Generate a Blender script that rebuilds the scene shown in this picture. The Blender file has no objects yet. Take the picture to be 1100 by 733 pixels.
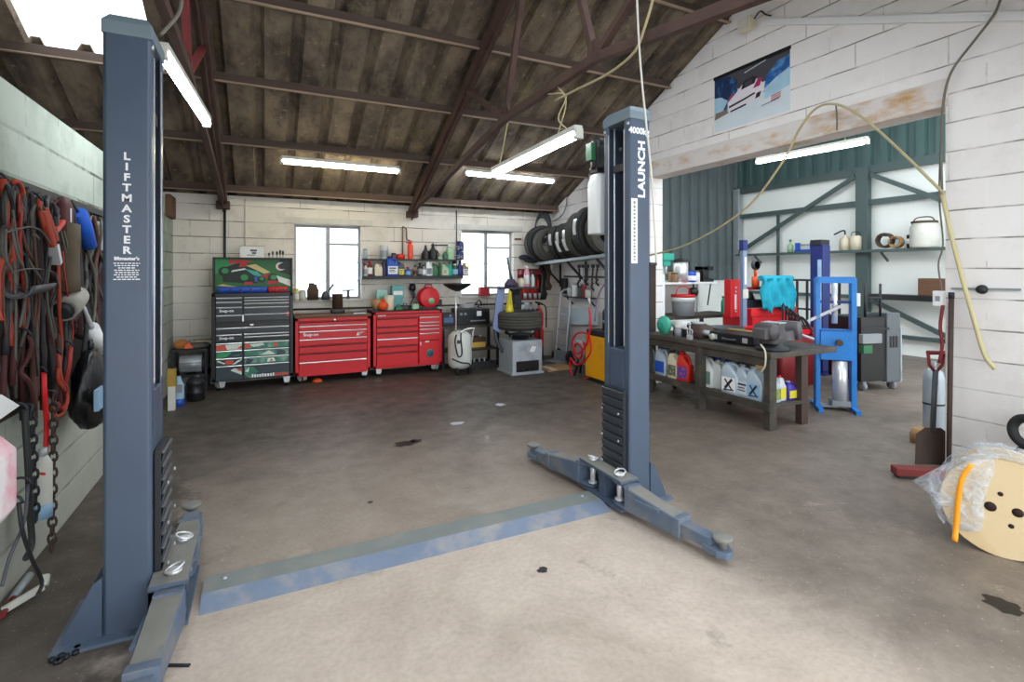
import bpy, math, random
from mathutils import Vector, Matrix
rnd = random.Random(7)
sc = bpy.context.scene
COL = sc.collection
PI = math.pi
# ------------------------------------------------------------------ camera geometry (frame taken as 1100 x 733)
F, CX, HY, EYE = 547.0, 550.0, 291.0, 1.55
TH = math.atan2(265.0, 547.0)
_s, _c = math.sin(TH), math.cos(TH)
def P(px, py, X=None, Y=None, Z=None, D=None):
    """the real point seen at a spot of the photograph, once one of its room coordinates is known"""
    u = (px - CX) / F; v = (HY - py) / F
    dx = _s + u * _c; dy = _c - u * _s
    d = X / dx if X is not None else Y / dy if Y is not None else (Z - EYE) / v if Z is not None else D
    return Vector((d * dx, d * dy, EYE + d * v))
# ------------------------------------------------------------------ helpers
def lin(h):
    h = h.lstrip('#')
    return tuple(((c / 12.92) if c <= 0.04045 else ((c + 0.055) / 1.055) ** 2.4) for c in (int(h[i:i + 2], 16) / 255 for i in (0, 2, 4))) + (1.0,)
MATS = {}
def M(name, col, rough=0.55, metal=0.0, var=0.25, scale=9.0, bump=0.0, dirt=None, dirt_amt=0.5, dirt_scale=3.0, emit=0.0, coat=0.0, stretch=None):
    if name in MATS: return MATS[name]
    m = bpy.data.materials.new(name); m.use_nodes = True
    nt = m.node_tree; N = nt.nodes; L = nt.links
    b = N['Principled BSDF']; b.inputs['Roughness'].default_value = rough; b.inputs['Metallic'].default_value = metal
    if coat: b.inputs['Coat Weight'].default_value = coat
    c = lin(col)
    tc = N.new('ShaderNodeTexCoord'); src = tc.outputs['Object']
    if stretch:
        mp = N.new('ShaderNodeMapping'); mp.inputs['Scale'].default_value = stretch; L.new(src, mp.inputs[0]); src = mp.outputs[0]
    nz = N.new('ShaderNodeTexNoise'); nz.inputs['Scale'].default_value = scale; nz.inputs['Detail'].default_value = 5
    L.new(src, nz.inputs['Vector'])
    mx = N.new('ShaderNodeMix'); mx.data_type = 'RGBA'
    mx.inputs[6].default_value = tuple(x * (1 - var) for x in c[:3]) + (1,)
    mx.inputs[7].default_value = tuple(min(1, x * (1 + var * 0.6)) for x in c[:3]) + (1,)
    L.new(nz.outputs['Fac'], mx.inputs[0]); out = mx.outputs[2]
    if dirt:
        n2 = N.new('ShaderNodeTexNoise'); n2.inputs['Scale'].default_value = dirt_scale; n2.inputs['Detail'].default_value = 8; n2.inputs['Roughness'].default_value = .65
        L.new(src, n2.inputs['Vector'])
        mr = N.new('ShaderNodeMapRange'); mr.inputs[1].default_value = .48; mr.inputs[2].default_value = .68; mr.inputs[4].default_value = dirt_amt
        L.new(n2.outputs['Fac'], mr.inputs[0])
        m2 = N.new('ShaderNodeMix'); m2.data_type = 'RGBA'; m2.inputs[7].default_value = lin(dirt)
        L.new(mr.outputs[0], m2.inputs[0]); L.new(out, m2.inputs[6]); out = m2.outputs[2]
    L.new(out, b.inputs['Base Color'])
    if bump:
        bp = N.new('ShaderNodeBump'); bp.inputs['Strength'].default_value = bump; bp.inputs['Distance'].default_value = .01
        L.new(nz.outputs['Fac'], bp.inputs['Height']); L.new(bp.outputs[0], b.inputs['Normal'])
    if emit:
        b.inputs['Emission Color'].default_value = c; b.inputs['Emission Strength'].default_value = emit
    MATS[name] = m; return m

class MB:
    """collects shapes, then links them as ONE mesh object"""
    def __init__(s): s.v = []; s.f = []; s.mi = []; s.sm = []; s.T = None
    def add(s, vs, fs, mi=0, smooth=False):
        n = len(s.v)
        for p in vs:
            p = Vector(p); s.v.append(tuple(s.T @ p) if s.T is not None else tuple(p))
        for f in fs: s.f.append([i + n for i in f]); s.mi.append(mi); s.sm.append(smooth)
        return s
    def box(s, x0, x1, y0, y1, z0, z1, mi=0):
        return s.add([(x0, y0, z0), (x1, y0, z0), (x1, y1, z0), (x0, y1, z0), (x0, y0, z1), (x1, y0, z1), (x1, y1, z1), (x0, y1, z1)],
                     [(0, 3, 2, 1), (4, 5, 6, 7), (0, 1, 5, 4), (1, 2, 6, 5), (2, 3, 7, 6), (3, 0, 4, 7)], mi)
    def bar(s, a, b, w, h=None, mi=0, up=(0, 0, 1)):
        a = Vector(a); b = Vector(b); h = w if h is None else h
        d = (b - a).normalized(); u = Vector(up)
        if abs(d.dot(u)) > .98: u = Vector((0, 1, 0))
        x = d.cross(u).normalized(); y = x.cross(d).normalized()
        vs = []
        for p in (a, b):
            for (i, j) in ((-1, -1), (1, -1), (1, 1), (-1, 1)): vs.append(p + x * (i * w / 2) + y * (j * h / 2))
        return s.add(vs, [(3, 2, 1, 0), (4, 5, 6, 7), (0, 1, 5, 4), (1, 2, 6, 5), (2, 3, 7, 6), (3, 0, 4, 7)], mi)
    def tube(s, pts, r, n=8, mi=0, smooth=0, closed=False, flat=1.0):
        pts = [Vector(p) for p in pts]
        if smooth: pts = crom(pts, smooth, closed)
        rs = r if isinstance(r, (list, tuple)) else [r] * len(pts)
        if len(rs) != len(pts): rs = [rs[min(len(rs) - 1, int(i * len(rs) / len(pts)))] for i in range(len(pts))]
        k = len(pts); vs = []; nrm = None
        for i, p in enumerate(pts):
            t = (pts[(i + 1) % k] - pts[i - 1]) if closed else (pts[min(i + 1, k - 1)] - pts[max(i - 1, 0)])
            if t.length < 1e-9: t = Vector((0, 0, 1))
            t.normalize()
            if nrm is None:
                nrm = t.orthogonal().normalized()
            nrm = (nrm - t * nrm.dot(t))
            nrm = nrm.normalized() if nrm.length > 1e-6 else t.orthogonal().normalized()
            bn = t.cross(nrm)
            for j in range(n):
                a = 2 * PI * j / n
                vs.append(p + nrm * (math.cos(a) * rs[i]) + bn * (math.sin(a) * rs[i] * flat))
        fs = []
        for i in range(k if closed else k - 1):
            for j in range(n):
                a = i * n + j; b = i * n + (j + 1) % n; i2 = (i + 1) % k
                fs.append((a, b, i2 * n + (j + 1) % n, i2 * n + j))
        s.add(vs, fs, mi, True)
        if not closed:
            m = len(s.v) - k * n
            s.f.append([m + j for j in reversed(range(n))]); s.mi.append(mi); s.sm.append(False)
            s.f.append([m + (k - 1) * n + j for j in range(n)]); s.mi.append(mi); s.sm.append(False)
        return s
    def cyl(s, a, b, r, r2=None, n=16, mi=0):
        return s.tube([a, b], [r, r if r2 is None else r2], n, mi)
    def lathe(s, prof, o=(0, 0, 0), n=20, mi=0, axis='z', closed=False, smooth=True, mis=None):
        vs = []; fs = []; k = len(prof)
        for r, z in prof:
            for j in range(n):
                a = 2 * PI * j / n; x, y = r * math.cos(a), r * math.sin(a)
                p = (x, y, z) if axis == 'z' else (z, x, y) if axis == 'x' else (x, z, y)
                vs.append((p[0] + o[0], p[1] + o[1], p[2] + o[2]))
        base = len(s.v); s.add(vs, [])
        for i in range(k if closed else k - 1):
            i2 = (i + 1) % k
            for j in range(n):
                f = [base + i * n + j, base + i * n + (j + 1) % n, base + i2 * n + (j + 1) % n, base + i2 * n + j]
                s.f.append(f if axis != 'y' else f[::-1]); s.mi.append(mis[i] if mis else mi); s.sm.append(smooth)
        if not closed:
            for i in (0, k - 1):
                if prof[i][0] > 1e-5:
                    f = [base + i * n + j for j in range(n)]
                    s.f.append(f if (i > 0) != (axis == 'y') else f[::-1]); s.mi.append(mi); s.sm.append(False)
        return s
    def prism(s, poly, h0, h1, plane='xy', mi=0):
        """poly extruded: plane 'xy' along z, 'xz' along y, 'yz' along x"""
        k = len(poly); vs = []
        for h in (h0, h1):
            for a, b in poly: vs.append((a, b, h) if plane == 'xy' else (a, h, b) if plane == 'xz' else (h, a, b))
        fs = [list(range(k))[::-1], list(range(k, 2 * k))] + [(i, (i + 1) % k, k + (i + 1) % k, k + i) for i in range(k)]
        if plane == 'xz': fs = [list(f)[::-1] for f in fs]
        return s.add(vs, fs, mi)
    def sphere(s, o, r, n=12, mi=0, sq=(1, 1, 1)):
        prof = [(math.sin(PI * i / n) * r, -math.cos(PI * i / n) * r) for i in range(n + 1)]
        vs = []; fs = []; m = n + 4
        for rr, z in prof:
            for j in range(m):
                a = 2 * PI * j / m; vs.append((o[0] + rr * math.cos(a) * sq[0], o[1] + rr * math.sin(a) * sq[1], o[2] + z * sq[2]))
        for i in range(n):
            for j in range(m): fs.append((i * m + j, i * m + (j + 1) % m, (i + 1) * m + (j + 1) % m, (i + 1) * m + j))
        return s.add(vs, fs, mi, True)
    def loft(s, secs, mi=0, cap=True, smooth=True):
        k = len(secs[0]); base = len(s.v)
        for q in secs: s.add(q, [])
        for i in range(len(secs) - 1):
            for j in range(k):
                s.f.append([base + i * k + j, base + i * k + (j + 1) % k, base + (i + 1) * k + (j + 1) % k, base + (i + 1) * k + j]); s.mi.append(mi); s.sm.append(smooth)
        if cap:
            s.f.append([base + j for j in reversed(range(k))]); s.mi.append(mi); s.sm.append(False)
            s.f.append([base + (len(secs) - 1) * k + j for j in range(k)]); s.mi.append(mi); s.sm.append(False)
        return s
    def quad(s, a, b, c, d, mi=0): return s.add([a, b, c, d], [(0, 1, 2, 3)], mi)
    def build(s, name, mat, parent=None, bev=0.0, solid=0.0, stuff=None):
        me = bpy.data.meshes.new(name); me.from_pydata(s.v, [], s.f)
        for m in (mat if isinstance(mat, (list, tuple)) else [mat]): me.materials.append(m)
        for i, p in enumerate(me.polygons): p.material_index = s.mi[i]; p.use_smooth = s.sm[i]
        me.validate(); me.update()
        o = bpy.data.objects.new(name, me); COL.objects.link(o)
        if parent is not None: o.parent = parent
        if bev:
            b = o.modifiers.new('bevel', 'BEVEL'); b.width = bev; b.segments = 2; b.limit_method = 'ANGLE'
        if solid:
            b = o.modifiers.new('solid', 'SOLIDIFY'); b.thickness = solid
        return o
def crom(pts, sub=6, closed=False):
    out = []; k = len(pts)
    rng = range(k) if closed else range(k - 1)
    for i in rng:
        p0 = pts[i - 1] if (closed or i > 0) else pts[i] * 2 - pts[i + 1]
        p1 = pts[i]; p2 = pts[(i + 1) % k]
        p3 = pts[(i + 2) % k] if (closed or i + 2 < k) else p2 * 2 - p1
        for q in range(sub):
            t = q / sub
            out.append(0.5 * ((2 * p1) + (p2 - p0) * t + (2 * p0 - 5 * p1 + 4 * p2 - p3) * t * t + (3 * p1 - p0 - 3 * p2 + p3) * t ** 3))
    if not closed: out.append(pts[-1])
    return out
def rrect(w, d, r, z, n=4, cx=0, cy=0):
    """rounded rectangle section at height z"""
    out = []
    for (sx, sy, a0) in ((1, -1, -PI / 2), (1, 1, 0), (-1, 1, PI / 2), (-1, -1, PI)):
        for i in range(n + 1):
            a = a0 + PI / 2 * i / n
            out.append((cx + sx * (w / 2 - r) + r * math.cos(a), cy + sy * (d / 2 - r) + r * math.sin(a), z))
    return out
def tag(o, label, cat, group=None, kind=None):
    if label: o['label'] = label
    if cat: o['category'] = cat
    if group: o['group'] = group
    if kind: o['kind'] = kind
    return o
def thing(name, label, cat, loc=(0, 0, 0), rz=0.0, group=None, kind=None):
    o = bpy.data.objects.new(name, None); COL.objects.link(o); o.empty_display_size = .1
    o.location = loc; o.rotation_euler = (0, 0, rz)
    return tag(o, label, cat, group, kind)
def copy_tree(o, parent=None):
    c = o.copy(); COL.objects.link(c)
    if parent is not None: c.parent = parent
    for ch in [x for x in bpy.data.objects if x.parent == o]: copy_tree(ch, c)
    return c
def struct(o, label=None, cat=None): return tag(o, label, cat, None, 'structure')
def text(body, size, mat, parent, loc, rot, name='lettering', bold=0.0, align='CENTER', ext=.0015, sx=1.0):
    cu = bpy.data.curves.new(name, 'FONT'); cu.body = body; cu.size = size; cu.align_x = align; cu.align_y = 'CENTER'
    cu.extrude = ext; cu.offset = bold; cu.resolution_u = 3
    cu.materials.append(mat)
    o = bpy.data.objects.new(name, cu); COL.objects.link(o); o.parent = parent
    o.location = loc; o.rotation_euler = rot; o.scale = (sx, 1, 1)
    return o
FRONT = (PI / 2, 0, 0)           # lettering facing the big doors (-y)
# ------------------------------------------------------------------ camera
cd = bpy.data.cameras.new('camera'); cam = bpy.data.objects.new('camera', cd); COL.objects.link(cam)
cam.location = (0, 0, EYE); cam.rotation_euler = (PI / 2, 0, -TH)
cd.sensor_width = 36.0; cd.lens = 36.0 * F / 1100.0; cd.shift_y = -(366.5 - HY) / 1100.0; cd.clip_start = .05
sc.camera = cam
# ------------------------------------------------------------------ materials
STEELBLUE = M('lift_blue_paint', '#4b596d', .4, 0.0, .12, 4, dirt='#4a4f58', dirt_amt=.3)
STEELBLUE_L = M('lift_worn_blue', '#5c6c82', .5, 0, .2, 7, dirt='#85827a', dirt_amt=.6, dirt_scale=6)
DUSTY = M('lift_dusty_top', '#82817b', .75, 0, .2, 9, dirt='#5d6a76', dirt_amt=.6, dirt_scale=8)
CAPBLUE = M('cap_grey_blue', '#74858f', .5, 0, .1, 5)
BLACKRUB = M('black_rubber', '#1d1e20', .75, 0, .3, 14)
DARKSTEEL = M('dark_steel', '#2a2d31', .5, .3, .3, 10)
BLACK = M('black_paint', '#16181b', .4, 0, .2, 10)
DARKIN = M('dark_inside', '#1f2836', .6, 0, .2, 6)
CHROME = M('chrome', '#e2e4e6', .25, .45, .08, 8)
ZINC = M('zinc', '#bcc1c5', .4, .3, .2, 12)
GALV = M('galvanised', '#98a1a5', .45, .25, .25, 6)
WHITE = M('white_plastic', '#e4e6e6', .4, 0, .06, 5)
WHITEPAPER = M('white_paper', '#eceeed', .7, 0, .08, 5)
OFFWHITE = M('offwhite', '#cfcfc6', .6, 0, .15, 8, dirt='#8b8778', dirt_amt=.3)
LETTER = M('white_lettering', '#eef1f3', .5, 0, .02, 5)
RED = M('red_enamel', '#d4101f', .42, 0, .12, 4)
RED2 = M('red_side', '#9c1420', .4, 0, .15, 5)
REDP = M('red_plastic', '#cc2b20', .45, 0, .15, 6)
DKRED = M('dark_red', '#7d1d22', .5, 0, .3, 8)
ORANGE = M('orange_plastic', '#e2551f', .5, 0, .15, 6)
YELLOW = M('yellow_paint', '#f0a800', .4, 0, .1, 5, dirt='#a87708', dirt_amt=.35)
YEL2 = M('yellow_plastic', '#dfd02c', .45, 0, .1, 6)
BLUE = M('blue_paint', '#2580d2', .38, 0, .12, 5, dirt='#155a94', dirt_amt=.4)
NAVY = M('navy_paint', '#19286e', .4, 0, .2, 5)
BLUEPL = M('blue_plastic', '#2151b8', .45, 0, .15, 6)
PALEBLUE = M('pale_blue', '#8fb4d2', .5, 0, .15, 6)
TEAL = M('teal_plastic', '#1fa58f', .45, 0, .15, 6)
TEALCLOTH = M('teal_cloth', '#1aa3bd', .85, 0, .35, 14, bump=.3)
GREEN = M('green_plastic', '#2b6b46', .45, 0, .25, 6)
PALEGREEN = M('pale_green', '#9ec29a', .4, 0, .15, 6)
LIME = M('lime_plastic', '#a8c728', .45, 0, .1, 6)
GREY = M('grey_plastic', '#8b9096', .5, 0, .15, 6)
DKGREY = M('dark_grey_plastic', '#4a4e53', .5, 0, .2, 7)
PALEGREY = M('pale_grey_paint', '#aab2ba', .45, 0, .14, 4, dirt='#60656a', dirt_amt=.5, dirt_scale=5)
SILVERJUG = M('silver_grey_plastic', '#aebdca', .35, .1, .08, 5)
CREAM = M('cream_plastic', '#d8cfb6', .5, 0, .12, 6)
BROWN = M('brown_oily', '#4d3a2c', .7, 0, .35, 8)
TAN = M('tan_cardboard', '#a9855c', .8, 0, .2, 7)
WOOD = M('pale_wood', '#b4936a', .7, 0, .22, 5, stretch=(1, 1, 6))
OLDWOOD = M('old_wood', '#6b4c36', .75, 0, .3, 5, stretch=(.5, .5, 4))
PLY = M('plywood_pale', '#dcc59c', .7, 0, .14, 4, dirt='#b8935f', dirt_amt=.4, dirt_scale=4)
BENCH = M('oily_bench_steel', '#423e38', .55, .1, .35, 6, dirt='#6a5e50', dirt_amt=.5, dirt_scale=5)
RUST = M('rusty_steel', '#4a3a33', .7, .1, .3, 8, dirt='#38231e', dirt_amt=.5)
TYRE = M('tyre_rubber', '#252625', .68, 0, .2, 20)
TYRE2 = M('dusty_tyre', '#4a4944', .8, 0, .2, 12)
# ------------------------------------------------------------------ setting materials
def nodes(name):
    m = bpy.data.materials.new(name); m.use_nodes = True
    return m, m.node_tree.nodes, m.node_tree.links, m.node_tree.nodes['Principled BSDF']
def mixc(N, L, fac, a, b):
    x = N.new('ShaderNodeMix'); x.data_type = 'RGBA'
    for v, i in ((fac, 0), (a, 6), (b, 7)):
        if isinstance(v, (tuple, float, int)): x.inputs[i].default_value = v
        else: L.new(v, x.inputs[i])
    return x.outputs[2]
def mrange(N, L, v, a, b, c=0.0, d=1.0, smooth=False):
    x = N.new('ShaderNodeMapRange'); x.inputs[1].default_value = a; x.inputs[2].default_value = b; x.inputs[3].default_value = c; x.inputs[4].default_value = d
    if smooth: x.interpolation_type = 'SMOOTHSTEP'
    L.new(v, x.inputs[0]); return x.outputs[0]
def noise(N, L, src, scale, detail=6, rough=.6, dist=0.0):
    x = N.new('ShaderNodeTexNoise'); x.inputs['Scale'].default_value = scale; x.inputs['Detail'].default_value = detail; x.inputs['Roughness'].default_value = rough; x.inputs['Distortion'].default_value = dist
    L.new(src, x.inputs['Vector']); return x.outputs['Fac']
def math_(N, L, op, a, b=0.0):
    x = N.new('ShaderNodeMath'); x.operation = op
    for v, i in ((a, 0), (b, 1)):
        if isinstance(v, (float, int)): x.inputs[i].default_value = v
        else: L.new(v, x.inputs[i])
    return x.outputs[0]
def blockwall(name, axis, col1, col2, mortar, stain, stain_lo=.5, stain_hi=.72, stain_amt=.6, row=.225, low=None, zoff=0.0, msize=.007):
    m, N, L, b = nodes(name); b.inputs['Roughness'].default_value = .8
    tc = N.new('ShaderNodeTexCoord'); sp = N.new('ShaderNodeSeparateXYZ'); L.new(tc.outputs['Object'], sp.inputs[0])
    cb = N.new('ShaderNodeCombineXYZ'); L.new(sp.outputs[axis], cb.inputs[0])
    wob = noise(N, L, tc.outputs['Object'], 1.6, 3)
    z = math_(N, L, 'ADD', math_(N, L, 'ADD', sp.outputs['Z'], zoff), math_(N, L, 'MULTIPLY', wob, .022)); L.new(z, cb.inputs[1])
    br = N.new('ShaderNodeTexBrick'); L.new(cb.outputs[0], br.inputs['Vector'])
    br.inputs['Scale'].default_value = 1; br.inputs['Brick Width'].default_value = .46; br.inputs['Row Height'].default_value = row
    br.inputs['Mortar Size'].default_value = msize; br.inputs['Mortar Smooth'].default_value = .4
    br.inputs['Color1'].default_value = lin(col1); br.inputs['Color2'].default_value = lin(col2); br.inputs['Mortar'].default_value = lin(col1)
    mm = noise(N, L, tc.outputs['Object'], 2.3, 5)           # the joints come and go under thick paint
    gap = mrange(N, L, mm, .44, .56)
    fr = math_(N, L, 'ABSOLUTE', math_(N, L, 'SUBTRACT', math_(N, L, 'FRACT', math_(N, L, 'DIVIDE', z, row)), .5))
    hline = mrange(N, L, fr, .5 - msize / row * 1.1, .5 - msize / row * .35, 0, 1)
    flat = mixc(N, L, noise(N, L, tc.outputs['Object'], 1.3, 4), lin(col1), lin(col2))
    fac = math_(N, L, 'MAXIMUM', math_(N, L, 'MULTIPLY', hline, mrange(N, L, gap, 0, 1, .3, 1.0)), math_(N, L, 'MULTIPLY', br.outputs['Fac'], mrange(N, L, mm, .48, .6, .0, .5)))
    c = mixc(N, L, fac, mixc(N, L, .35, flat, br.outputs['Color']), lin(mortar))
    c = mixc(N, L, mrange(N, L, noise(N, L, tc.outputs['Object'], 2.2, 9, .68), stain_lo, stain_hi, 0, stain_amt), c, lin(stain))
    pits = mrange(N, L, noise(N, L, tc.outputs['Object'], 24, 4, .7), .66, .74, 0, .55)
    c = mixc(N, L, pits, c, lin(stain))
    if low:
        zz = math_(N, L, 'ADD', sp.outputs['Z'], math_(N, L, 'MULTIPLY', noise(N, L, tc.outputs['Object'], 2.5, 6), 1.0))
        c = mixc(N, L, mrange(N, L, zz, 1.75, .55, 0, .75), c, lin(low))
    L.new(c, b.inputs['Base Color'])
    bp = N.new('ShaderNodeBump'); bp.inputs['Strength'].default_value = .5; bp.inputs['Distance'].default_value = .012
    h = math_(N, L, 'SUBTRACT', math_(N, L, 'MULTIPLY', noise(N, L, tc.outputs['Object'], 30, 5), .35), fac)
    L.new(h, bp.inputs['Height']); L.new(bp.outputs[0], b.inputs['Normal'])
    return m
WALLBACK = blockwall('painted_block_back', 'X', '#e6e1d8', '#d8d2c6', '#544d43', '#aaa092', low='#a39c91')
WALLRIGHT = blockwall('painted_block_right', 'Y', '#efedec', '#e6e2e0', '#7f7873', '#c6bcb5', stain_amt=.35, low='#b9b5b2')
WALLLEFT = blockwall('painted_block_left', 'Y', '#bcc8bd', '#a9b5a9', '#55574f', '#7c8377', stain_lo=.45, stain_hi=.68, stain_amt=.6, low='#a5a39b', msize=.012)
PATCH = M('oil_patch', '#08080a', .45, 0, .3, 12)
PATCHW = M('pale_splash', '#b9bcc2', .5, 0, .3, 20)
def floormat():
    m, N, L, b = nodes('oily_concrete')
    tc = N.new('ShaderNodeTexCoord'); o = tc.outputs['Object']; sp = N.new('ShaderNodeSeparateXYZ'); L.new(o, sp.inputs[0])
    n1 = noise(N, L, o, .9, 8, .62, .6); n2 = noise(N, L, o, 4.5, 8, .65); n3 = noise(N, L, o, 38, 4, .6)
    base = mixc(N, L, mrange(N, L, n2, .3, .7), lin('#bdaea1'), lin('#cdbfb2'))
    base = mixc(N, L, mrange(N, L, n1, .3, .5, 0, 1), lin('#a89a8c'), base)
    # trodden-in oil, and the dimmer light further in, both put into the colour
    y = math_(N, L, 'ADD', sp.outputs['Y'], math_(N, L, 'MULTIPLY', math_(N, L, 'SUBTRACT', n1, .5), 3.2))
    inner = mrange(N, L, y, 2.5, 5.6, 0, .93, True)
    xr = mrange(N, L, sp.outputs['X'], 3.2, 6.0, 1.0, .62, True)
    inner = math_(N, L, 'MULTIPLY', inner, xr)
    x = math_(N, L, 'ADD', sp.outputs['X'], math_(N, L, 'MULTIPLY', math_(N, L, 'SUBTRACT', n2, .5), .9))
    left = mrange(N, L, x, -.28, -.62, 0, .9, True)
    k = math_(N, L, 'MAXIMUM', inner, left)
    oily = mixc(N, L, mrange(N, L, n2, .35, .68), lin('#322e2b'), lin('#524a42'))  # dark tone for the oil and the dim interior together
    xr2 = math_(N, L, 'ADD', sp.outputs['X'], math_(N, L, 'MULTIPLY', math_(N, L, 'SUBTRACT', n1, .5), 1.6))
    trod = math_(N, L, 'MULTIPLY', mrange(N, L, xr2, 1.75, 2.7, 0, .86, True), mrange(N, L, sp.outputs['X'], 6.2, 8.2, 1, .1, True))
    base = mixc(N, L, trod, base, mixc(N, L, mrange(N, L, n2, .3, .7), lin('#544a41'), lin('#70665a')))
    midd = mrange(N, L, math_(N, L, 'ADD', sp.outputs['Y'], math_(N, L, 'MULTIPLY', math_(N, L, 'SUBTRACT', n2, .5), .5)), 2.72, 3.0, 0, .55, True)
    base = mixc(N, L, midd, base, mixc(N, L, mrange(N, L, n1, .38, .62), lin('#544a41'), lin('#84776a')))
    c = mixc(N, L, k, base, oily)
    c = mixc(N, L, mrange(N, L, noise(N, L, o, 2.1, 9, .7), .60, .72, 0, .6), c, lin('#5b544d'))
    c = mixc(N, L, mrange(N, L, noise(N, L, o, 1.4, 9, .72, 1.2), .62, .72, 0, .65), c, lin('#c9bba9'))
    c = mixc(N, L, mrange(N, L, n3, .4, .75, 0, .2), c, lin('#453f39'))
    c = mixc(N, L, mrange(N, L, noise(N, L, o, 60, 3, .5), .66, .72, 0, .5), c, lin('#cfc2b2'))
    L.new(c, b.inputs['Base Color'])
    L.new(mrange(N, L, n2, .3, .7, .62, .42), b.inputs['Roughness'])
    bp = N.new('ShaderNodeBump'); bp.inputs['Strength'].default_value = .12; bp.inputs['Distance'].default_value = .01
    L.new(n2, bp.inputs['Height']); L.new(bp.outputs[0], b.inputs['Normal'])
    return m
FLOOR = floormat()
def roofmat():
    m, N, L, b = nodes('old_asbestos_sheet'); b.inputs['Roughness'].default_value = .9
    tc = N.new('ShaderNodeTexCoord'); o = tc.outputs['Object']
    mp = N.new('ShaderNodeMapping'); mp.inputs['Scale'].default_value = (1.6, .8, .8); L.new(o, mp.inputs[0]); v = mp.outputs[0]
    c = mixc(N, L, mrange(N, L, noise(N, L, v, 1.6, 9, .68), .38, .64), lin('#443b34'), lin('#8b7c6a'))
    c = mixc(N, L, mrange(N, L, noise(N, L, v, 2.7, 8, .7), .55, .7, 0, .55), c, lin('#8d8250'))
    c = mixc(N, L, mrange(N, L, noise(N, L, v, 5.0, 8, .7), .58, .7, 0, .7), c, lin('#352c27'))
    c = mixc(N, L, mrange(N, L, noise(N, L, o, 16, 6, .7), .6, .72, 0, .6), c, lin('#b5a68f'))
    L.new(c, b.inputs['Base Color'])
    bp = N.new('ShaderNodeBump'); bp.inputs['Strength'].default_value = .5; bp.inputs['Distance'].default_value = .02
    L.new(noise(N, L, o, 12, 6), bp.inputs['Height']); L.new(bp.outputs[0], b.inputs['Normal'])
    return m
ROOF = roofmat()
def skymat():
    m, N, L, b = nodes('rooflight_sheet'); out = N['Material Output']
    t = N.new('ShaderNodeBsdfTransparent'); t.inputs[0].default_value = (.95, .97, 1, 1)
    d = N.new('ShaderNodeBsdfTranslucent'); d.inputs[0].default_value = (.85, .88, .88, 1)
    mx = N.new('ShaderNodeMixShader'); mx.inputs[0].default_value = .35
    L.new(t.outputs[0], mx.inputs[1]); L.new(d.outputs[0], mx.inputs[2]); L.new(mx.outputs[0], out.inputs[0])
    return m
SKYL = skymat()
def glassmat():
    m, N, L, b = nodes('window_glass'); out = N['Material Output']
    t = N.new('ShaderNodeBsdfTransparent'); t.inputs[0].default_value = (.93, .96, .98, 1)
    g = N.new('ShaderNodeBsdfGlossy'); g.inputs['Roughness'].default_value = .05
    mx = N.new('ShaderNodeMixShader'); mx.inputs[0].default_value = .06
    L.new(t.outputs[0], mx.inputs[1]); L.new(g.outputs[0], mx.inputs[2]); L.new(mx.outputs[0], out.inputs[0])
    return m
GLASS = glassmat()
def filmmat():
    m, N, L, b = nodes('clear_wrap'); out = N['Material Output']
    t = N.new('ShaderNodeBsdfTransparent')
    b.inputs['Base Color'].default_value = lin('#dfe8f2'); b.inputs['Roughness'].default_value = .22
    tc = N.new('ShaderNodeTexCoord'); n = noise(N, L, tc.outputs['Object'], 9, 5, .6, 1.5)
    bp = N.new('ShaderNodeBump'); bp.inputs['Strength'].default_value = .9; bp.inputs['Distance'].default_value = .03
    L.new(n, bp.inputs['Height']); L.new(bp.outputs[0], b.inputs['Normal'])
    mx = N.new('ShaderNodeMixShader'); L.new(mrange(N, L, n, .38, .7, .16, .75), mx.inputs[0])
    L.new(t.outputs[0], mx.inputs[1]); L.new(b.outputs[0], mx.inputs[2]); L.new(mx.outputs[0], out.inputs[0])
    return m
FILM = filmmat()
TRUSS = M('rusty_red_oxide', '#563f37', .75, .1, .35, 6, dirt='#3a2a25', dirt_amt=.7, dirt_scale=4)
TRUSSRED = M('red_oxide_paint', '#7a2226', .6, 0, .25, 6, dirt='#4a2422', dirt_amt=.5)
LIPLIT = M('lit_lip_tone', '#a08b76', .8, 0, .25, 6)  # bottom lip of the purlins: its lit edge put into a paler colour
PURLIN = M('timber_purlin', '#574840', .85, 0, .3, 5, dirt='#45342c', dirt_amt=.6, stretch=(.4, 4, 4))
CORR = M('grey_green_cladding', '#667273', .5, .2, .12, 4, dirt='#414b4c', dirt_amt=.3, dirt_scale=1.5)
CORRD = M('dark_green_cladding', '#46615f', .5, .1, .15, 4)
PANEL = M('white_insulated_panel', '#eff4f0', .5, 0, .06, 2)
FRAMEG = M('green_grey_steel', '#4c5c5b', .5, .2, .12, 5)
LINTEL = M('painted_lintel', '#d8d2ce', .75, 0, .1, 6, dirt='#b8873c', dirt_amt=.9, dirt_scale=2.6, stretch=(1, 1, 2.2))
SILLG = M('painted_frame', '#9fa3a6', .5, 0, .15, 6)
CONC = M('bare_concrete', '#8b867d', .8, 0, .2, 5)
TUBE_E = M('lit_tube', '#f6fbff', .4, 0, 0, 3, emit=18)
TUBE_W = M('lit_warm_tube', '#fff1cf', .4, 0, 0, 3, emit=13)
CABLE = M('grey_cable', '#6b675c', .6, 0, .2, 8)
CABLEY = M('yellowed_cable', '#b7ab83', .6, 0, .2, 8)
WHCAB = M('white_cable', '#d6d3cb', .5, 0, .1, 8)
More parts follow.
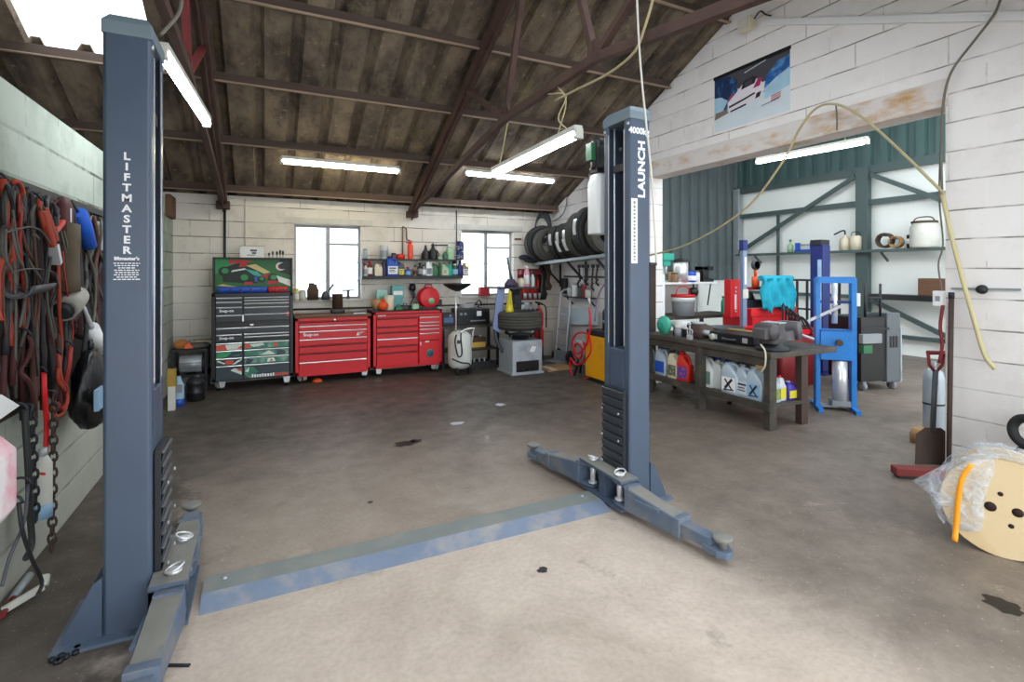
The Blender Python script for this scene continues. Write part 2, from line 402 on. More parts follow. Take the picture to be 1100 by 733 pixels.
# ------------------------------------------------------------------ shell
XL, XR, YB, YF = -1.11, 4.75, 8.1, -.6
RIDGE_Y, SL, Z0 = 3.75, .465, 2.56
def roofz(y): return Z0 + SL * (YB - y) if y > RIDGE_Y else Z0 + SL * (YB - RIDGE_Y) - SL * (RIDGE_Y - y)
XA = -3.6                       # far side of the bay beyond the left wall
mb = MB()
mb.quad((XA, -7, 0), (12, -7, 0), (12, 9.4, 0), (XA, 9.4, 0))
def blob(px, py, rx, ry, mi, seed):
    r = random.Random(seed); c = P(px, py, Z=0); n = 18; vs = []
    for i in range(n):
        a = 2 * PI * i / n; k = .75 + .5 * r.random(); vs.append((c.x + rx * k * math.cos(a), c.y + ry * k * math.sin(a), .002))
    mb.add(vs, [tuple(range(n))], mi)
for q in ((435, 477, .10, .07, 1, 1), (446, 474, .05, .05, 1, 2), (1076, 650, .06, .075, 1, 3), (583, 613, .028, .025, 1, 5), (491, 455, .07, .05, 2, 6), (537, 435, .06, .06, 2, 7), (398, 540, .02, .02, 1, 8)): blob(*q)
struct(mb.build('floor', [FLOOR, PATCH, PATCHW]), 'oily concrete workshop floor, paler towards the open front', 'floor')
# back wall with two window openings
wz0, wz1 = 1.12, 2.235
wins = [(.38, 1.335), (2.98, 3.955)]
mb = MB(); y0, y1 = YB, YB + .2
mb.box(XA, wins[0][0], y0, y1, 0, Z0); mb.box(wins[0][1], wins[1][0], y0, y1, 0, Z0); mb.box(wins[1][1], XR + .2, y0, y1, 0, Z0)
for a, b in wins: mb.box(a, b, y0, y1, 0, wz0); mb.box(a, b, y0, y1, wz1, Z0)
mb.box(XA, XR + .2, y0, y1, Z0, Z0 + .04)
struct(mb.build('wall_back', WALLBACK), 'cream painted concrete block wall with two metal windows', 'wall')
# right gable wall, its wide opening into the next unit
oy0, oy1, oz = 2.09, 5.46, 2.84
mb = MB(); x0, x1 = XR, XR + .22
mb.box(x0, x1, YF, oy0, 0, oz); mb.box(x0, x1, oy1, YB, 0, oz)
mb.prism([(YF, oz), (YB, oz), (YB, roofz(YB) + .02), (RIDGE_Y, roofz(RIDGE_Y) + .02), (YF, roofz(YF) + .02)] if roofz(YF) > oz else
         [(YF, roofz(YF)), (.2, oz), (oy0, oz), (oy1, oz), (7.55, oz), (RIDGE_Y, roofz(RIDGE_Y) + .02)], x0, x1, 'yz')
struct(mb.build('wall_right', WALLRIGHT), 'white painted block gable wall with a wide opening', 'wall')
mb = MB(); mb.box(XR - .015, XR + .235, oy0 - .02, oy1 + .25, oz - .015, oz + .2)
struct(mb.build('trim_1', LINTEL, bev=.006), 'rust stained concrete lintel over the wide opening', 'lintel')
mb = MB(); mb.box(XL - .2, XL, YF, YB, 0, 2.455)
struct(mb.build('wall_left', WALLLEFT), 'pale green painted block wall behind the hanging tools', 'wall')
# outer wall of the dim bay beyond the left wall
mb = MB(); mb.box(XA - .15, XA, YF, YB + .2, 0, 2.6); mb.prism([(YF, 2.6), (YB, 2.6), (RIDGE_Y, 4.55)], XA - .15, XA, 'yz')
struct(mb.build('wall_outer', CONC), 'bare wall of the dim bay beyond the left wall', 'wall')
# corrugated roof
def corr(x0, x1, ya, yb, per=.36, rib=.075):
    xs = []; x = math.floor(x0 / per) * per
    while x < x1 + per:
        for dx, h in ((0, 0), (.22, 0), (.255, rib), (.325, rib)): xs.append((x + dx, h))
        x += per
    ins = [(x, h) for x, h in xs if x0 < x < x1]
    def hat(x):
        for (xa, ha), (xb, hb) in zip(xs, xs[1:]):
            if xa <= x <= xb: return ha + (hb - ha) * (x - xa) / max(1e-9, xb - xa)
        return 0.0
    xs = [(x0, hat(x0))] + ins + [(x1, hat(x1))]
    m = MB(); n = len(xs); ys = [ya, (ya + yb) / 2, yb]; vs = []
    for y in ys:
        for x, h in xs: vs.append((x, y, roofz(y) + h + .07))
    fs = [(j * n + i, j * n + i + 1, (j + 1) * n + i + 1, (j + 1) * n + i) for j in range(2) for i in range(n - 1)]
    m.add(vs, fs); return m
SX0, SX1, SY0, SY1 = -1.92, -.96, 4.15, 6.02
m = corr(XA - .2, SX0, RIDGE_Y, YB + .35)
for q in (corr(SX1, XR + .25, RIDGE_Y, YB + .35), corr(SX0, SX1, SY1, YB + .35), corr(SX0, SX1, RIDGE_Y, SY1 - (SY1 - SY0))): m.add(q.v, q.f)
struct(m.build('ceiling', ROOF, solid=.012), 'mossy corrugated sheet roof sloping up from the back wall', 'roof')
m = corr(SX0, SX1, SY0, SY1)
struct(m.build('window_3', SKYL), 'bright translucent rooflight sheet over the left bay', 'rooflight')
m = corr(XA - .2, .6, YF - .3, RIDGE_Y); q = corr(1.6, 2.6, YF - .3, RIDGE_Y)
m.add(q.v, q.f); q = corr(3.6, XR + .25, YF - .3, RIDGE_Y); m.add(q.v, q.f)
struct(m.build('ceiling_front', ROOF, solid=.012), 'front roof slope over the open doors', 'roof')
m = corr(.6, 1.6, YF - .3, RIDGE_Y); q = corr(2.6, 3.6, YF - .3, RIDGE_Y); m.add(q.v, q.f)
struct(m.build('window_4', SKYL), 'added rooflight sheets in the unseen front roof slope', 'rooflight')  # rooflights added out of view to bring more light into the room
m = MB(); m.bar((XA, RIDGE_Y, roofz(RIDGE_Y) + .1), (XR + .2, RIDGE_Y, roofz(RIDGE_Y) + .1), .3, .1)
struct(m.build('trim_2', PURLIN), 'timber ridge board at the top of the roof', 'beam')
for i, y in enumerate((7.9, 6.95, 6.02, 5.09, 4.15, 3.0, 1.9, .8)):
    m = MB(); z = roofz(y) + .02
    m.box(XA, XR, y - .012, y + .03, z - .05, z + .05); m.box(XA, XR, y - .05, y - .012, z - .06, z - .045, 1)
    struct(m.build('roof_purlin', [PURLIN, LIPLIT], bev=.004), ['dark timber purlin resting on the back wall', 'timber purlin carrying the two tube lights at the back', 'timber purlin second up from the back wall lights', 'timber purlin crossing high over the red tool chests', 'timber purlin just below the roof ridge', 'timber purlin just in front of the ridge', 'timber purlin over the lift', 'timber purlin by the open doors'][i], 'beam')
# trusses: cambered bottom chord, webs, rafters
def truss(x, label):
    t = thing('roof_truss', label, 'truss', (x, 4, 2.5), kind='structure')
    def pt(y, z): return Vector((0, y - 4, z - 2.5))
    zr = roofz(RIDGE_Y) - .06
    for a, b in (((8.05, 2.47), (RIDGE_Y, zr)), ((YF, roofz(YF) - .1), (RIDGE_Y, zr))):
        m = MB(); m.bar(pt(*a), pt(*b), .1, .13); m.bar(pt(a[0], a[1] - .06), pt(b[0], b[1] - .06), .018, .12); m.build('rafter', TRUSS, t, bev=.004)
    m = MB(); ch = [pt(8.0, 2.5), pt(4.5, 3.04), pt(3.0, 3.06), pt(YF, 2.52)]
    for i in range(3): m.bar(ch[i], ch[i + 1], .055, .07)
    m.build('bottom_chord', TRUSS, t, bev=.004)
    for a, b in (((4.5, 3.04), (5.55, roofz(5.55) - .1)), ((4.5, 3.04), (4.05, roofz(4.05) - .1)), ((3.0, 3.06), (3.45, roofz(3.45) - .1)), ((3.0, 3.06), (1.95, roofz(1.95) - .1)), ((6.2, 2.78), (6.2, roofz(6.2) - .1))):
        if a[0] == 6.2: continue
        m = MB(); m.bar(pt(*a), pt(*b), .05, .05); m.build('web_bar', TRUSSRED if x < 0 else TRUSS, t)
    for y, z in ((4.5, 3.04), (3.0, 3.06)):
        m = MB(); m.prism([(y - 4 - .1, z - 2.5 - .02), (y - 4 + .1, z - 2.5 - .02), (y - 4 + .07, z - 2.5 + .13), (y - 4 - .07, z - 2.5 + .13)], -.012, .012, 'yz'); m.build('gusset_plate', TRUSS, t)
    m = MB(); m.box(-.08, .08, 3.93, 4.09, -.1, 0); m.build('bearing_plate', TRUSS, t)
    return t
truss(-.52, 'rusty steel roof truss above the left lift column')
truss(2.11, 'rusty steel roof truss crossing the middle of the workshop')
# ------------------------------------------------------------------ windows
def window(n, a, b, label):
    w = thing('window_%d' % n, label, 'window', (a, YB + .1, wz0), kind='structure')
    W = b - a; Hh = wz1 - wz0; m = MB(); t = .035
    m.box(0, W, 0, .04, 0, t); m.box(0, W, 0, .04, Hh - t, Hh); m.box(0, t, 0, .04, t, Hh - t); m.box(W - t, W, 0, .04, t, Hh - t)
    m.box(W * .5 - .028, W * .5 + .028, -.005, .045, t, Hh - t)
    for k in (1, 2, 3):
        z = Hh * k / 4 + (.0 if k < 3 else .0); w2 = .012 if not (k == 3) else .012
        m.box(t, W * .5 - .028, .008, .032, z - w2 / 2, z + w2 / 2)
        w3 = .034 if k == 3 else .012
        m.box(W * .5 + .028, W - t, .004, .036, z - w3 / 2, z + w3 / 2)
    m.build('window_frame', SILLG, w)
    m = MB(); m.box(t, W - t, .018, .022, t, Hh - t); m.build('window_pane', GLASS, w)
    m = MB(); m.box(-.04, W + .04, -.13, 0, -.04, 0); m.build('window_sill', OFFWHITE, w, bev=.004)
    m = MB(); m.box(-.13, W + .17, -.118, -.1, Hh + .015, Hh + .1); m.build('window_lintel', OFFWHITE, w)
    m = MB(); m.box(W * .5 - .02, W * .5 + .01, -.03, -.005, Hh * .37, Hh * .4); m.bar((W * .5, -.02, Hh * .39), (W * .5 - .0, -.03, Hh * .3), .015); m.build('window_handle', SILLG, w)
window(1, *wins[0], 'metal window above the plain red tool chest')
window(2, *wins[1], 'metal window behind the tyre changer')
# pipes and conduits on the back wall
def tubething(name, label, cat, pts, r, mat, smooth=0, group=None, n=8, kind=None, flat=1.0):
    m = MB(); m.tube(pts, r, n, 0, smooth, flat=flat); return tag(m.build(name, mat), label, cat, group, kind)
tubething('wall_conduit', 'dark vertical conduit on the back wall above the black tool chest', 'pipe', [(-.506, 8.08, 2.5), (-.506, 8.08, 1.6), (-.5, 8.08, .9)], .016, DARKSTEEL)
tubething('wall_conduit', 'thin pale vertical conduit beside the window over the black chest', 'pipe', [P(263.5, 214, Y=8.085), P(263.5, 268, Y=8.085)], .007, WHCAB)
tubething('wall_conduit', 'thin dark conduit running down between the bottle shelf and window', 'pipe', [P(490.5, 226, Y=8.085), P(490.5, 268, Y=8.085)], .008, DARKSTEEL)
tubething('air_pipe', 'long dark air pipe running level along the back wall behind the chests', 'pipe', [(.33, 8.06, .985), (1.5, 8.06, .98), (2.9, 8.06, .975), (4.3, 8.06, .97)], .014, DARKSTEEL)
# gable wall: conduit, flood light, hanging cables
a, b = P(824, 24, X=4.73), P(1100, 17.5, X=4.73)
m = MB(); m.bar(a, b + (b - a) * .3, .03, .06); tag(m.build('cable_trunking', WHITE), 'white trunking sloping across the gable top', 'trunking')
t = thing('flood_light', 'small cream flood light by the end of the white trunking', 'light', P(803, 27, X=4.68))
m = MB(); m.box(-.06, .03, -.08, .08, -.065, .065); m.build('housing', CREAM, t, bev=.008)
m = MB(); m.box(-.068, -.06, -.06, .06, -.05, .05); m.build('lens', OFFWHITE, t)
m = MB(); m.tube([(0, -.08, .03), (.02, -.14, .09), (.03, -.2, .03), (.03, -.26, -.01)], .008, 6, 0, 5); m.build('lead', BLACKRUB, t)
# ------------------------------------------------------------------ the unit next door, seen through the opening
AX, AY, AZ = 10.6, 9.0, 5.0
m = MB(); m.box(AX, AX + .15, -3, AY + .15, 0, 3.5); struct(m.build('wall_far', PANEL), 'white panelled wall of the unit next door', 'wall')
def ribwall(fixed, a0, a1, z0, z1, along, per=.3, h=.075, sgn=-1):
    m = MB(); prof = []; a = a0
    while a < a1 - 1e-6:
        for da, q in ((0, 0), (.13, 0), (.16, h), (.27, h)):
            if a + da <= a1: prof.append((a + da, q))
        a += per
    prof.append((a1, 0)); k = len(prof); vs = []
    for z in (z0, z1):
        for p, q in prof: vs.append((p, fixed + sgn * q, z) if along == 'x' else (fixed + sgn * q, p, z))
    m.add(vs, [(i, i + 1, k + i + 1, k + i) for i in range(k - 1)]); return m
struct(ribwall(AX + .02, -3, AY, 3.5, AZ, 'y').build('wall_far_upper', CORRD, solid=.01), 'dark green ribbed cladding above the white panelled wall', 'wall')
struct(ribwall(AY, XR + .22, AX, 1.32, AZ, 'x').build('wall_clad', CORR, solid=.01), 'grey green ribbed cladding wall at the end of the next unit', 'wall')
m = MB(); m.box(XR + .22, AX, AY + .02, AY + .15, 0, 1.34); struct(m.build('wall_clad_base', PANEL), 'white boarding below the ribbed cladding', 'wall')
m = MB(); m.box(XR + .22, AX, -3, .2, AZ, AZ + .1); m.box(XR + .22, AX, 4.2, AY, AZ, AZ + .1); struct(m.build('ceiling_far', CORRD), 'dark roof of the unit next door', 'roof')
m = MB(); m.box(XR + .22, AX, .2, 4.2, AZ + .02, AZ + .05); struct(m.build('window_5', SKYL), 'added rooflight in the unseen roof of the next unit', 'rooflight')  # rooflight added out of view to brighten the next unit
# steel frame along the far wall
fx = AX - .1
t = thing('steel_frame', 'grey green steel frame of posts and rails along the white panelled wall', 'frame', (fx, 6, 0), kind='structure')
def fz(px, py): return P(px, py, X=fx).z
def fy(px): return P(px, 200, X=fx).y
m = MB(); y = fy(929); m.box(-.12, .02, y - 6 - .11, y - 6 + .11, 0, 3.55); m.build('column_post', FRAMEG, t, bev=.006)
m = MB(); y2 = fy(793); m.box(-.1, .02, y2 - 6 - .09, y2 - 6 + .09, 0, 3.55); m.build('corner_post', GALV, t, bev=.006)
for nm, z, hh in (('top_beam', 3.5, .16), ('rail', 2.87, .1), ('rail', 1.04, .07), ('rail', .34, .07)):
    m = MB(); m.box(-.05, .03, -6.5, 2.95, z - hh / 2, z + hh / 2); m.build(nm, FRAMEG, t)
for (pa, pb) in (((795, 272), (921, 190)), ((938, 188), (1010, 214)), ((938, 322), (1016, 360))):
    a = P(*pa, X=fx); b = P(*pb, X=fx); d = (b - a); b = b + d * (.0 if pa[0] == 795 else 1.0)
    m = MB(); m.bar(a - Vector((fx + .07, 6, 0)), b - Vector((fx + .07, 6, 0)), .05, .08); m.build('diagonal_brace', FRAMEG, t)
m = MB(); yy = fy(836); m.box(-.03, .02, yy - 6 - .025, yy - 6 + .025, .0, 2.87); m.build('thin_post', FRAMEG, t)
SHZ = 1.95
t = thing('wall_shelf', 'long steel shelf on the white panelled wall next door', 'shelf', (fx - .16, 6, SHZ))
m = MB(); m.box(-.14, .14, -6, 2.7, -.05, 0); m.build('shelf_board', FRAMEG, t)
for yq in (-3, -.5, 2.2):
    m = MB(); m.bar((.13, yq, -.22), (-.1, yq, -.05), .03); m.build('bracket', FRAMEG, t)
t = thing('wall_shelf', 'low black shelf at the right end of the panelled wall', 'shelf', (fx - .16, 4.9, 1.04))
m = MB(); m.box(-.2, .1, -1.6, .75, .04, .08); m.build('shelf_board', BLACK, t)
m = MB(); m.box(-.2, -.17, -1.6, .75, -.01, .04); m.build('front_lip', BLACK, t)
# things along that shelf
def shelf_at(px): return P(px, 200, X=fx - .16).y
def putlathe(name, label, cat, loc, prof, mat, n=14, lid=None, group=None):
    t = thing(name, label, cat, loc, group=group); m = MB(); m.lathe(prof, n=n); m.build('body', mat, t)
    if lid: m = MB(); m.lathe(lid[0], n=n); m.build('lid', lid[1], t)
    return t
X = fx - .16
t = thing('white_drum', 'large white plastic drum at the right end of the far wall shelf', 'drum', (X, shelf_at(993), SHZ))
m = MB(); m.lathe([(.0, 0), (.2, 0), (.21, .03), (.21, .36), (.18, .4), (.18, .43), (0, .43)], n=20); m.build('body', OFFWHITE, t)
m = MB(); m.lathe([(0, .43), (.19, .43), (.19, .465), (0, .465)], n=20); m.tube([(-.02, -.17, .45), (-.02, -.1, .53), (-.02, .1, .53), (-.02, .17, .45)], .01, 6, 0, 4); m.build('lid', BROWN, t)
t = putlathe('paint_tin', 'small dark tin with pale band beside the white drum', 'tin', (X, shelf_at(978), SHZ), [(0, 0), (.055, 0), (.055, .24), (0, .24)], BLACK, lid=([(.057, .08), (.057, .17)], WHITEPAPER))
def reel(px, label, r, mat):
    t = thing('cable_coil', label, 'coil', (X, shelf_at(px), SHZ))
    m = MB()
    for k in range(4):
        m.tube([(.03 * k - .05, r * .85 * math.cos(a * PI / 8), r + .012 + (r * .8) * math.sin(a * PI / 8)) for a in range(16)], .022, 6, 0, 1, True)
    m.build('loops', mat, t); m = MB(); m.box(-.08, .08, -.03, .03, r * 1.6, r * 1.9); m.build('tie', BROWN, t)
reel(951, 'brown coiled cable on the far wall shelf', .15, BROWN); reel(963, 'smaller tan coil next to the brown cable on the far shelf', .11, TAN)
t = thing('oil_can', 'yellowed can with a bent spout on the far wall shelf', 'can', (X, shelf_at(908), SHZ))
m = MB(); m.lathe([(0, 0), (.1, 0), (.1, .22), (.04, .27), (.03, .31), (0, .31)], n=14); m.build('body', CREAM, t)
m = MB(); m.tube([(0, 0, .3), (0, .03, .4), (0, .22, .33)], .016, 6, 0, 4); m.build('spout', DARKSTEEL, t)
t = thing('oil_can', 'cream tin with a wire handle beside the spouted can', 'can', (X, shelf_at(919), SHZ))
m = MB(); m.lathe([(0, 0), (.1, 0), (.1, .26), (.085, .28), (0, .28)], n=14); m.build('body', CREAM, t)
m = MB(); m.tube([(0, -.09, .26), (0, -.06, .35), (0, .06, .35), (0, .09, .26)], .008, 6, 0, 4); m.build('handle', DARKSTEEL, t)
t = thing('clamp', 'small blue clamp lying on the far wall shelf', 'clamp', (X, shelf_at(864), SHZ))
m = MB(); m.box(-.05, .05, -.2, .2, 0, .05); m.box(-.05, .05, -.2, -.15, .05, .2); m.box(-.05, .05, .12, .18, .05, .2); m.build('body', BLUEPL, t, bev=.006); m = MB(); m.cyl((0, -.24, .15), (0, .1, .15), .018); m.build('screw', ZINC, t)
t = putlathe('bottle', 'pale green bottle left of the blue clamp on the far shelf', 'bottle', (X, shelf_at(849), SHZ), [(0, 0), (.06, 0), (.06, .15), (.02, .2), (.02, .24), (0, .24)], PALEGREEN, lid=([(0, .24), (.024, .24), (.024, .28), (0, .28)], GREEN))
t = thing('timber_block', 'brown wooden block on the low black shelf', 'block', (fx - .2, P(1000, 310, X=fx - .2).y - .05, 1.12))
m = MB(); m.box(-.1, .1, -.2, .2, 0, .3); m.build('block', OLDWOOD, t, bev=.01)
# ------------------------------------------------------------------ fluorescent lights
def lamp(label, a, b, mat=TUBE_E, wires=None):
    a = Vector(a); b = Vector(b); c = (a + b) / 2; t = thing('fluorescent_light', label, 'light', c); a -= c; b -= c
    m = MB(); m.bar(a * 1.01 + Vector((0, 0, .045)), b * 1.01 + Vector((0, 0, .045)), .07, .04); m.build('housing', OFFWHITE, t, bev=.004)
    m = MB(); m.tube([a, b], .033, 12); m.build('lit_tube', mat, t)
    for q in (a, b):
        m = MB(); d = (b - a).normalized() * (.03 if q is a else -.03); m.bar(q - d * .8, q + d * .6, .06, .075); m.build('end_cap', OFFWHITE, t)
    if wires:
        for w in wires:
            m = MB(); m.tube([Vector(p) - c for p in w], .006, 6, 0, 5); m.build('hanging_flex', CABLEY, t)
    return t
lamp('bright tube light under the left truss, behind the left column', P(174, 57, Z=2.84), P(222, 132, Z=2.84))
lamp('warm tube light under the purlin over the red tool chest, left of two', P(303, 173, Y=6.95), P(428, 184, Y=6.95), TUBE_W)
lamp('white tube light along the back purlin near the right wall', P(500, 186, Y=6.95), P(594, 195, Y=6.95))
a, b = P(531, 187, X=2.08), P(621, 144, X=2.08)
lamp('tube light hung on wires below the middle truss', a, b, TUBE_E,
     [[b + Vector((0, .12, .05)), b + Vector((-.02, .25, .18)), b + Vector((.02, .2, .35)), (2.11, b.y + .5, 3.02)], [a + Vector((0, -.12, .05)), (2.1, a.y - .2, a.z + .3), (2.11, a.y - .25, 2.98)], [b + Vector((0, .3, .05)), (2.1, b.y + .2, b.z + .3), (2.11, b.y + .35, 3.04)]])
lamp('tube light hanging in the unit next door', P(814, 174, X=7.0), P(931, 152, X=7.0), TUBE_E, [[(7, 5.3, 3.28), (7, 5.3, 4.2), (7, 5.3, 5.0)], [(7, 4.2, 3.28), (7, 4.2, 4.2), (7, 4.2, 5.0)]])
# ------------------------------------------------------------------ two-post lift
LY = 2.82
GUARD = M('guard_slate', '#3a414b', .4, .1, .2, 9)
def lift_column(label, X0, rz):
    t = thing('lift_column', label, 'vehicle lift', (X0, LY, 0), rz)
    h = 2.575; D = .146; m = MB(); o = -.172; th = .008
    # a C section of folded plate, open towards the bay
    outer = [(0, D - .062), (0, D - .012), (-.012, D), (o + .012, D), (o, D - .012), (o, -D + .012), (o + .012, -D), (-.012, -D), (0, -D + .012), (0, -D + .062)]
    inner = [(-th, -D + .062), (-th, -D + th + .004), (o + th, -D + th), (o + th, D - th), (-th, D - th - .004), (-th, D - .062)]
    m.prism((outer + inner)[::-1], .012, h, 'xy'); m.build('post', STEELBLUE, t, bev=.004)
    m = MB(); m.box(o + th, o + th + .004, -D + th, D - th, .02, h - .02); m.build('inner_web', DARKIN, t)
    m = MB(); m.loft([[(o - .004, -D - .004, h - .02), (.004, -D - .004, h - .02), (.004, D + .004, h - .02), (o - .004, D + .004, h - .02)], [(o - .004, -D - .004, h + .035), (.004, -D - .004, h + .035), (.004, D + .004, h + .035), (o - .004, D + .004, h + .035)], [(o + .02, -D + .02, h + .07), (-.02, -D + .02, h + .07), (-.02, D - .02, h + .07), (o + .02, D - .02, h + .07)]], smooth=False)
    m.build('top_cap', CAPBLUE, t, bev=.004)
    m = MB(); m.box(o - .16, .02, -D - .05, D + .05, 0, .014); m.build('base_plate', STEELBLUE_L, t)
    for y in (-D + .004, D - .004):
        m = MB(); m.prism([(o, .012), (o - .13, .012), (o - .13, .04), (o - .03, .24), (o, .26)], y - .006, y + .006, 'xz'); m.build('gusset', STEELBLUE, t)
    for y in (-.15, .15):
        for x in (o - .1, ):
            m = MB(); m.lathe([(.022, .014), (.022, .03), (.012, .03), (.012, .06), (0, .06)], (x, y * .75, 0), 6); m.build('anchor_bolt', DARKSTEEL, t)
    for y, r in ((D - .05, .007), (-D + .075, .006)):
        m = MB(); m.cyl((-.04, y, .3), (-.04, y, h - .03), r, n=8); m.build('lifting_cable', CHROME, t)
    for y in (-D + .018, D - .018):
        m = MB(); m.cyl((-.002, y, h - .05), (.006, y, h - .05), .01, n=10); m.build('cap_bolt', CHROME, t)
    m = MB(); m.box(o + .012, -.012, -.05, .08, h - .35, h - .3); m.cyl((-.05, .03, h - .2), (-.01, .03, h - .2), .012); m.build('safety_catch', DARKSTEEL, t)
    for y in (-D + .06, D - .06):
        m = MB(); m.box(-.002, .0025, y - .004, y + .004, 1.05, h - .08); m.build('lip_highlight', CHROME, t)  # bright strips: window light on the lip edges put in as chrome
    # carriage
    cr = thing('carriage', None, None); cr.parent = t; 
    m = MB(); m.box(-.14, .0, -.076, .076, .2, 1.02); m.build('slide_block', STEELBLUE, cr, bev=.006)
    m = MB(); m.box(.004, .03, -.115, .115, .2, .755)
    m.build('rubber_guard', DARKSTEEL, cr, bev=.003)
    m = MB()
    for k in range(9): z = .21 + k * .0605; m.add([(.031, -.113, z), (.031, .113, z), (.042, .113, z + .045), (.042, -.113, z + .045), (.031, -.113, z + .05), (.031, .113, z + .05)], [(0, 1, 2, 3), (3, 2, 5, 4)])
    m.build('guard_slats', GUARD, cr, solid=.003)
    m = MB()
    for k in range(3):
        for y in (-.09, .09): m.lathe([(.008, .0), (.008, .008), (0, .009)], (.05, y, .27 + k * .18), 8, axis='x') if False else m.cyl((.05, y, .24 + k * .18), (.056, y, .24 + k * .18), .008, n=8)
    m.build('guard_screws', ZINC, cr)
    m = MB(); m.box(.0, .145, -.235, .235, .022, .04); m.box(.0, .145, -.235, .235, .2, .218); m.box(0, .03, -.235, .235, .04, .2)
    m.box(.03, .12, -.035, .035, .04, .2); m.box(.0, .04, -.235, -.222, .04, .2); m.box(.0, .04, .222, .235, .04, .2)
    m.build('arm_bracket', STEELBLUE, cr, bev=.003)
    m = MB(); m.box(.004, .142, -.23, .23, .2185, .221); m.build('dusty_top_plate', DUSTY, cr)
    return t
def lift_arm(t, name, piv, pad, label=None):
    """arm from its pin in the bracket out to the pad, in the column's own coordinates"""
    piv = Vector((piv[0], piv[1], 0)); pad = Vector((pad[0], pad[1], 0)); d = (pad - piv); L_ = d.length
    a = thing('lift_arm', None, None); a.parent = t; a.location = piv; a.rotation_euler = (0, 0, math.atan2(d.y, d.x))
    L1 = L_ * .66
    m = MB(); sec = lambda x, w, z0, z1: [(x, -w, z0), (x, w, z0), (x, w, z1), (x, -w, z1)]
    m.loft([sec(.09, .06, .045, .185), sec(.14, .058, .045, .18), sec(L1, .05, .045, .135)], smooth=False); m.build('outer_box', STEELBLUE_L, a, bev=.005)
    m = MB(); m.loft([sec(.09, .055, .186, .189), sec(.14, .053, .181, .184), sec(L1 - .01, .045, .136, .139)], smooth=False); m.build('dusty_top', DUSTY, a)
    m = MB(); m.prism([(-.035, -.03), (.0, -.045), (.12, -.055), (.12, .055), (.0, .045), (-.035, .03)], .18, .196, 'xy'); m.prism([(-.035, -.03), (.0, -.045), (.12, -.055), (.12, .055), (.0, .045), (-.035, .03)], .045, .06, 'xy'); m.build('hinge_plates', STEELBLUE_L, a)
    m = MB(); m.loft([sec(L1 - .05, .04, .055, .122), sec(L_ - .05, .04, .055, .115)], smooth=False); m.build('inner_slide', STEELBLUE_L, a, bev=.004)
    m = MB(); m.prism([(L_ - .09, -.05), (L_ + .0, -.055), (L_ + .045, -.03), (L_ + .055, 0), (L_ + .045, .03), (L_, .055), (L_ - .09, .05)], .04, .075, 'xy'); m.build('end_tab', STEELBLUE_L, a, bev=.003)
    m = MB(); m.box(L1 - .03, L1 + .015, -.057, .057, .04, .145); m.build('end_collar', STEELBLUE_L, a, bev=.003)
    p = thing('lift_pad', None, None); p.parent = a; p.location = (L_, 0, 0)
    m = MB(); m.lathe([(.022, .03), (.022, .105), (.036, .11), (.036, .12), (.02, .122)], n=12); m.lathe([(0, .12), (.045, .12), (.052, .128), (.052, .138), (.045, .142), (0, .14)], n=20); m.build('pad_screw', DUSTY, a).location = (L_, 0, 0)
    bpy.data.objects.remove(p)
    m = MB(); m.cyl((0, 0, .02), (0, 0, .235), .02, n=14); m.lathe([(.03, .222), (.03, .234), (.02, .238), (0, .238)], n=14); m.lathe([(.034, .062), (.034, .075), (.02, .08)], n=14); m.build('pivot_pin', CHROME, a)
    m = MB(); m.tube([(.0 + .035 * math.cos(k * PI / 6), .035 * math.sin(k * PI / 6), .243 + .012 * math.sin(k * PI / 6)) for k in range(12)], .005, 6, 0, 1, True); m.build('pin_ring', CHROME, a)
    m = MB(); m.box(L1 * .35, L1 * .75, -.07, -.05, .13, .15); m.build('stop_bar', STEELBLUE_L, a)
    return a
lc = lift_column('left blue lift column with stacked white lettering', -.445, 0)
lift_arm(lc, 'a', (.085, -.15), (.035, -.87)); lift_arm(lc, 'b', (.085, .15), (.045, .80))
for i, ch in enumerate('LIFTMASTER'):
    o = text(ch, .044, LETTER, lc, (-.087, -.1475, P(138, 168.5 + i * 11.2, Y=LY - .147).z), FRONT, bold=.0014, sx=1.1)
z0 = P(138, 278, Y=LY - .147).z
text("liftmaster's", .02, LETTER, lc, (-.087, -.1475, z0), FRONT, bold=.0008)
m = MB()
for i, (w, off) in enumerate(((.092, 0), (.085, 0), (.06, 0), (.088, 0), (.08, 0), (.09, 0), (.07, 0), (.094, 0))):
    z = z0 - .02 - i * .0098; x = -.087 - w / 2
    while x < -.087 + w / 2:
        k = rnd.uniform(.006, .016); m.box(x, min(x + k, -.087 + w / 2), -.1472, -.1464, z - .0022, z + .0022); x += k + .0035
m.build('small_print', LETTER, lc)
rc = lift_column('right blue lift column with sideways white lettering and power unit', 2.157, PI)
def rl(v): return (2.157 - v.x, LY - v.y)
pr = rl(P(776, 584, Z=.1)); lift_arm(rc, 'a', (.085, .15), pr)
pr = rl(P(573, 482, Z=.1)); lift_arm(rc, 'b', (.085, -.15), pr)
FB = (PI / 2, 0, PI)
def rface(px, py): v = P(px, py, Y=LY - .147); return (2.157 - v.x, LY - v.y, v.z)
o = text('LAUNCH', .078, LETTER, rc, rface(689.5, 182), (0, 0, 0), bold=.003)
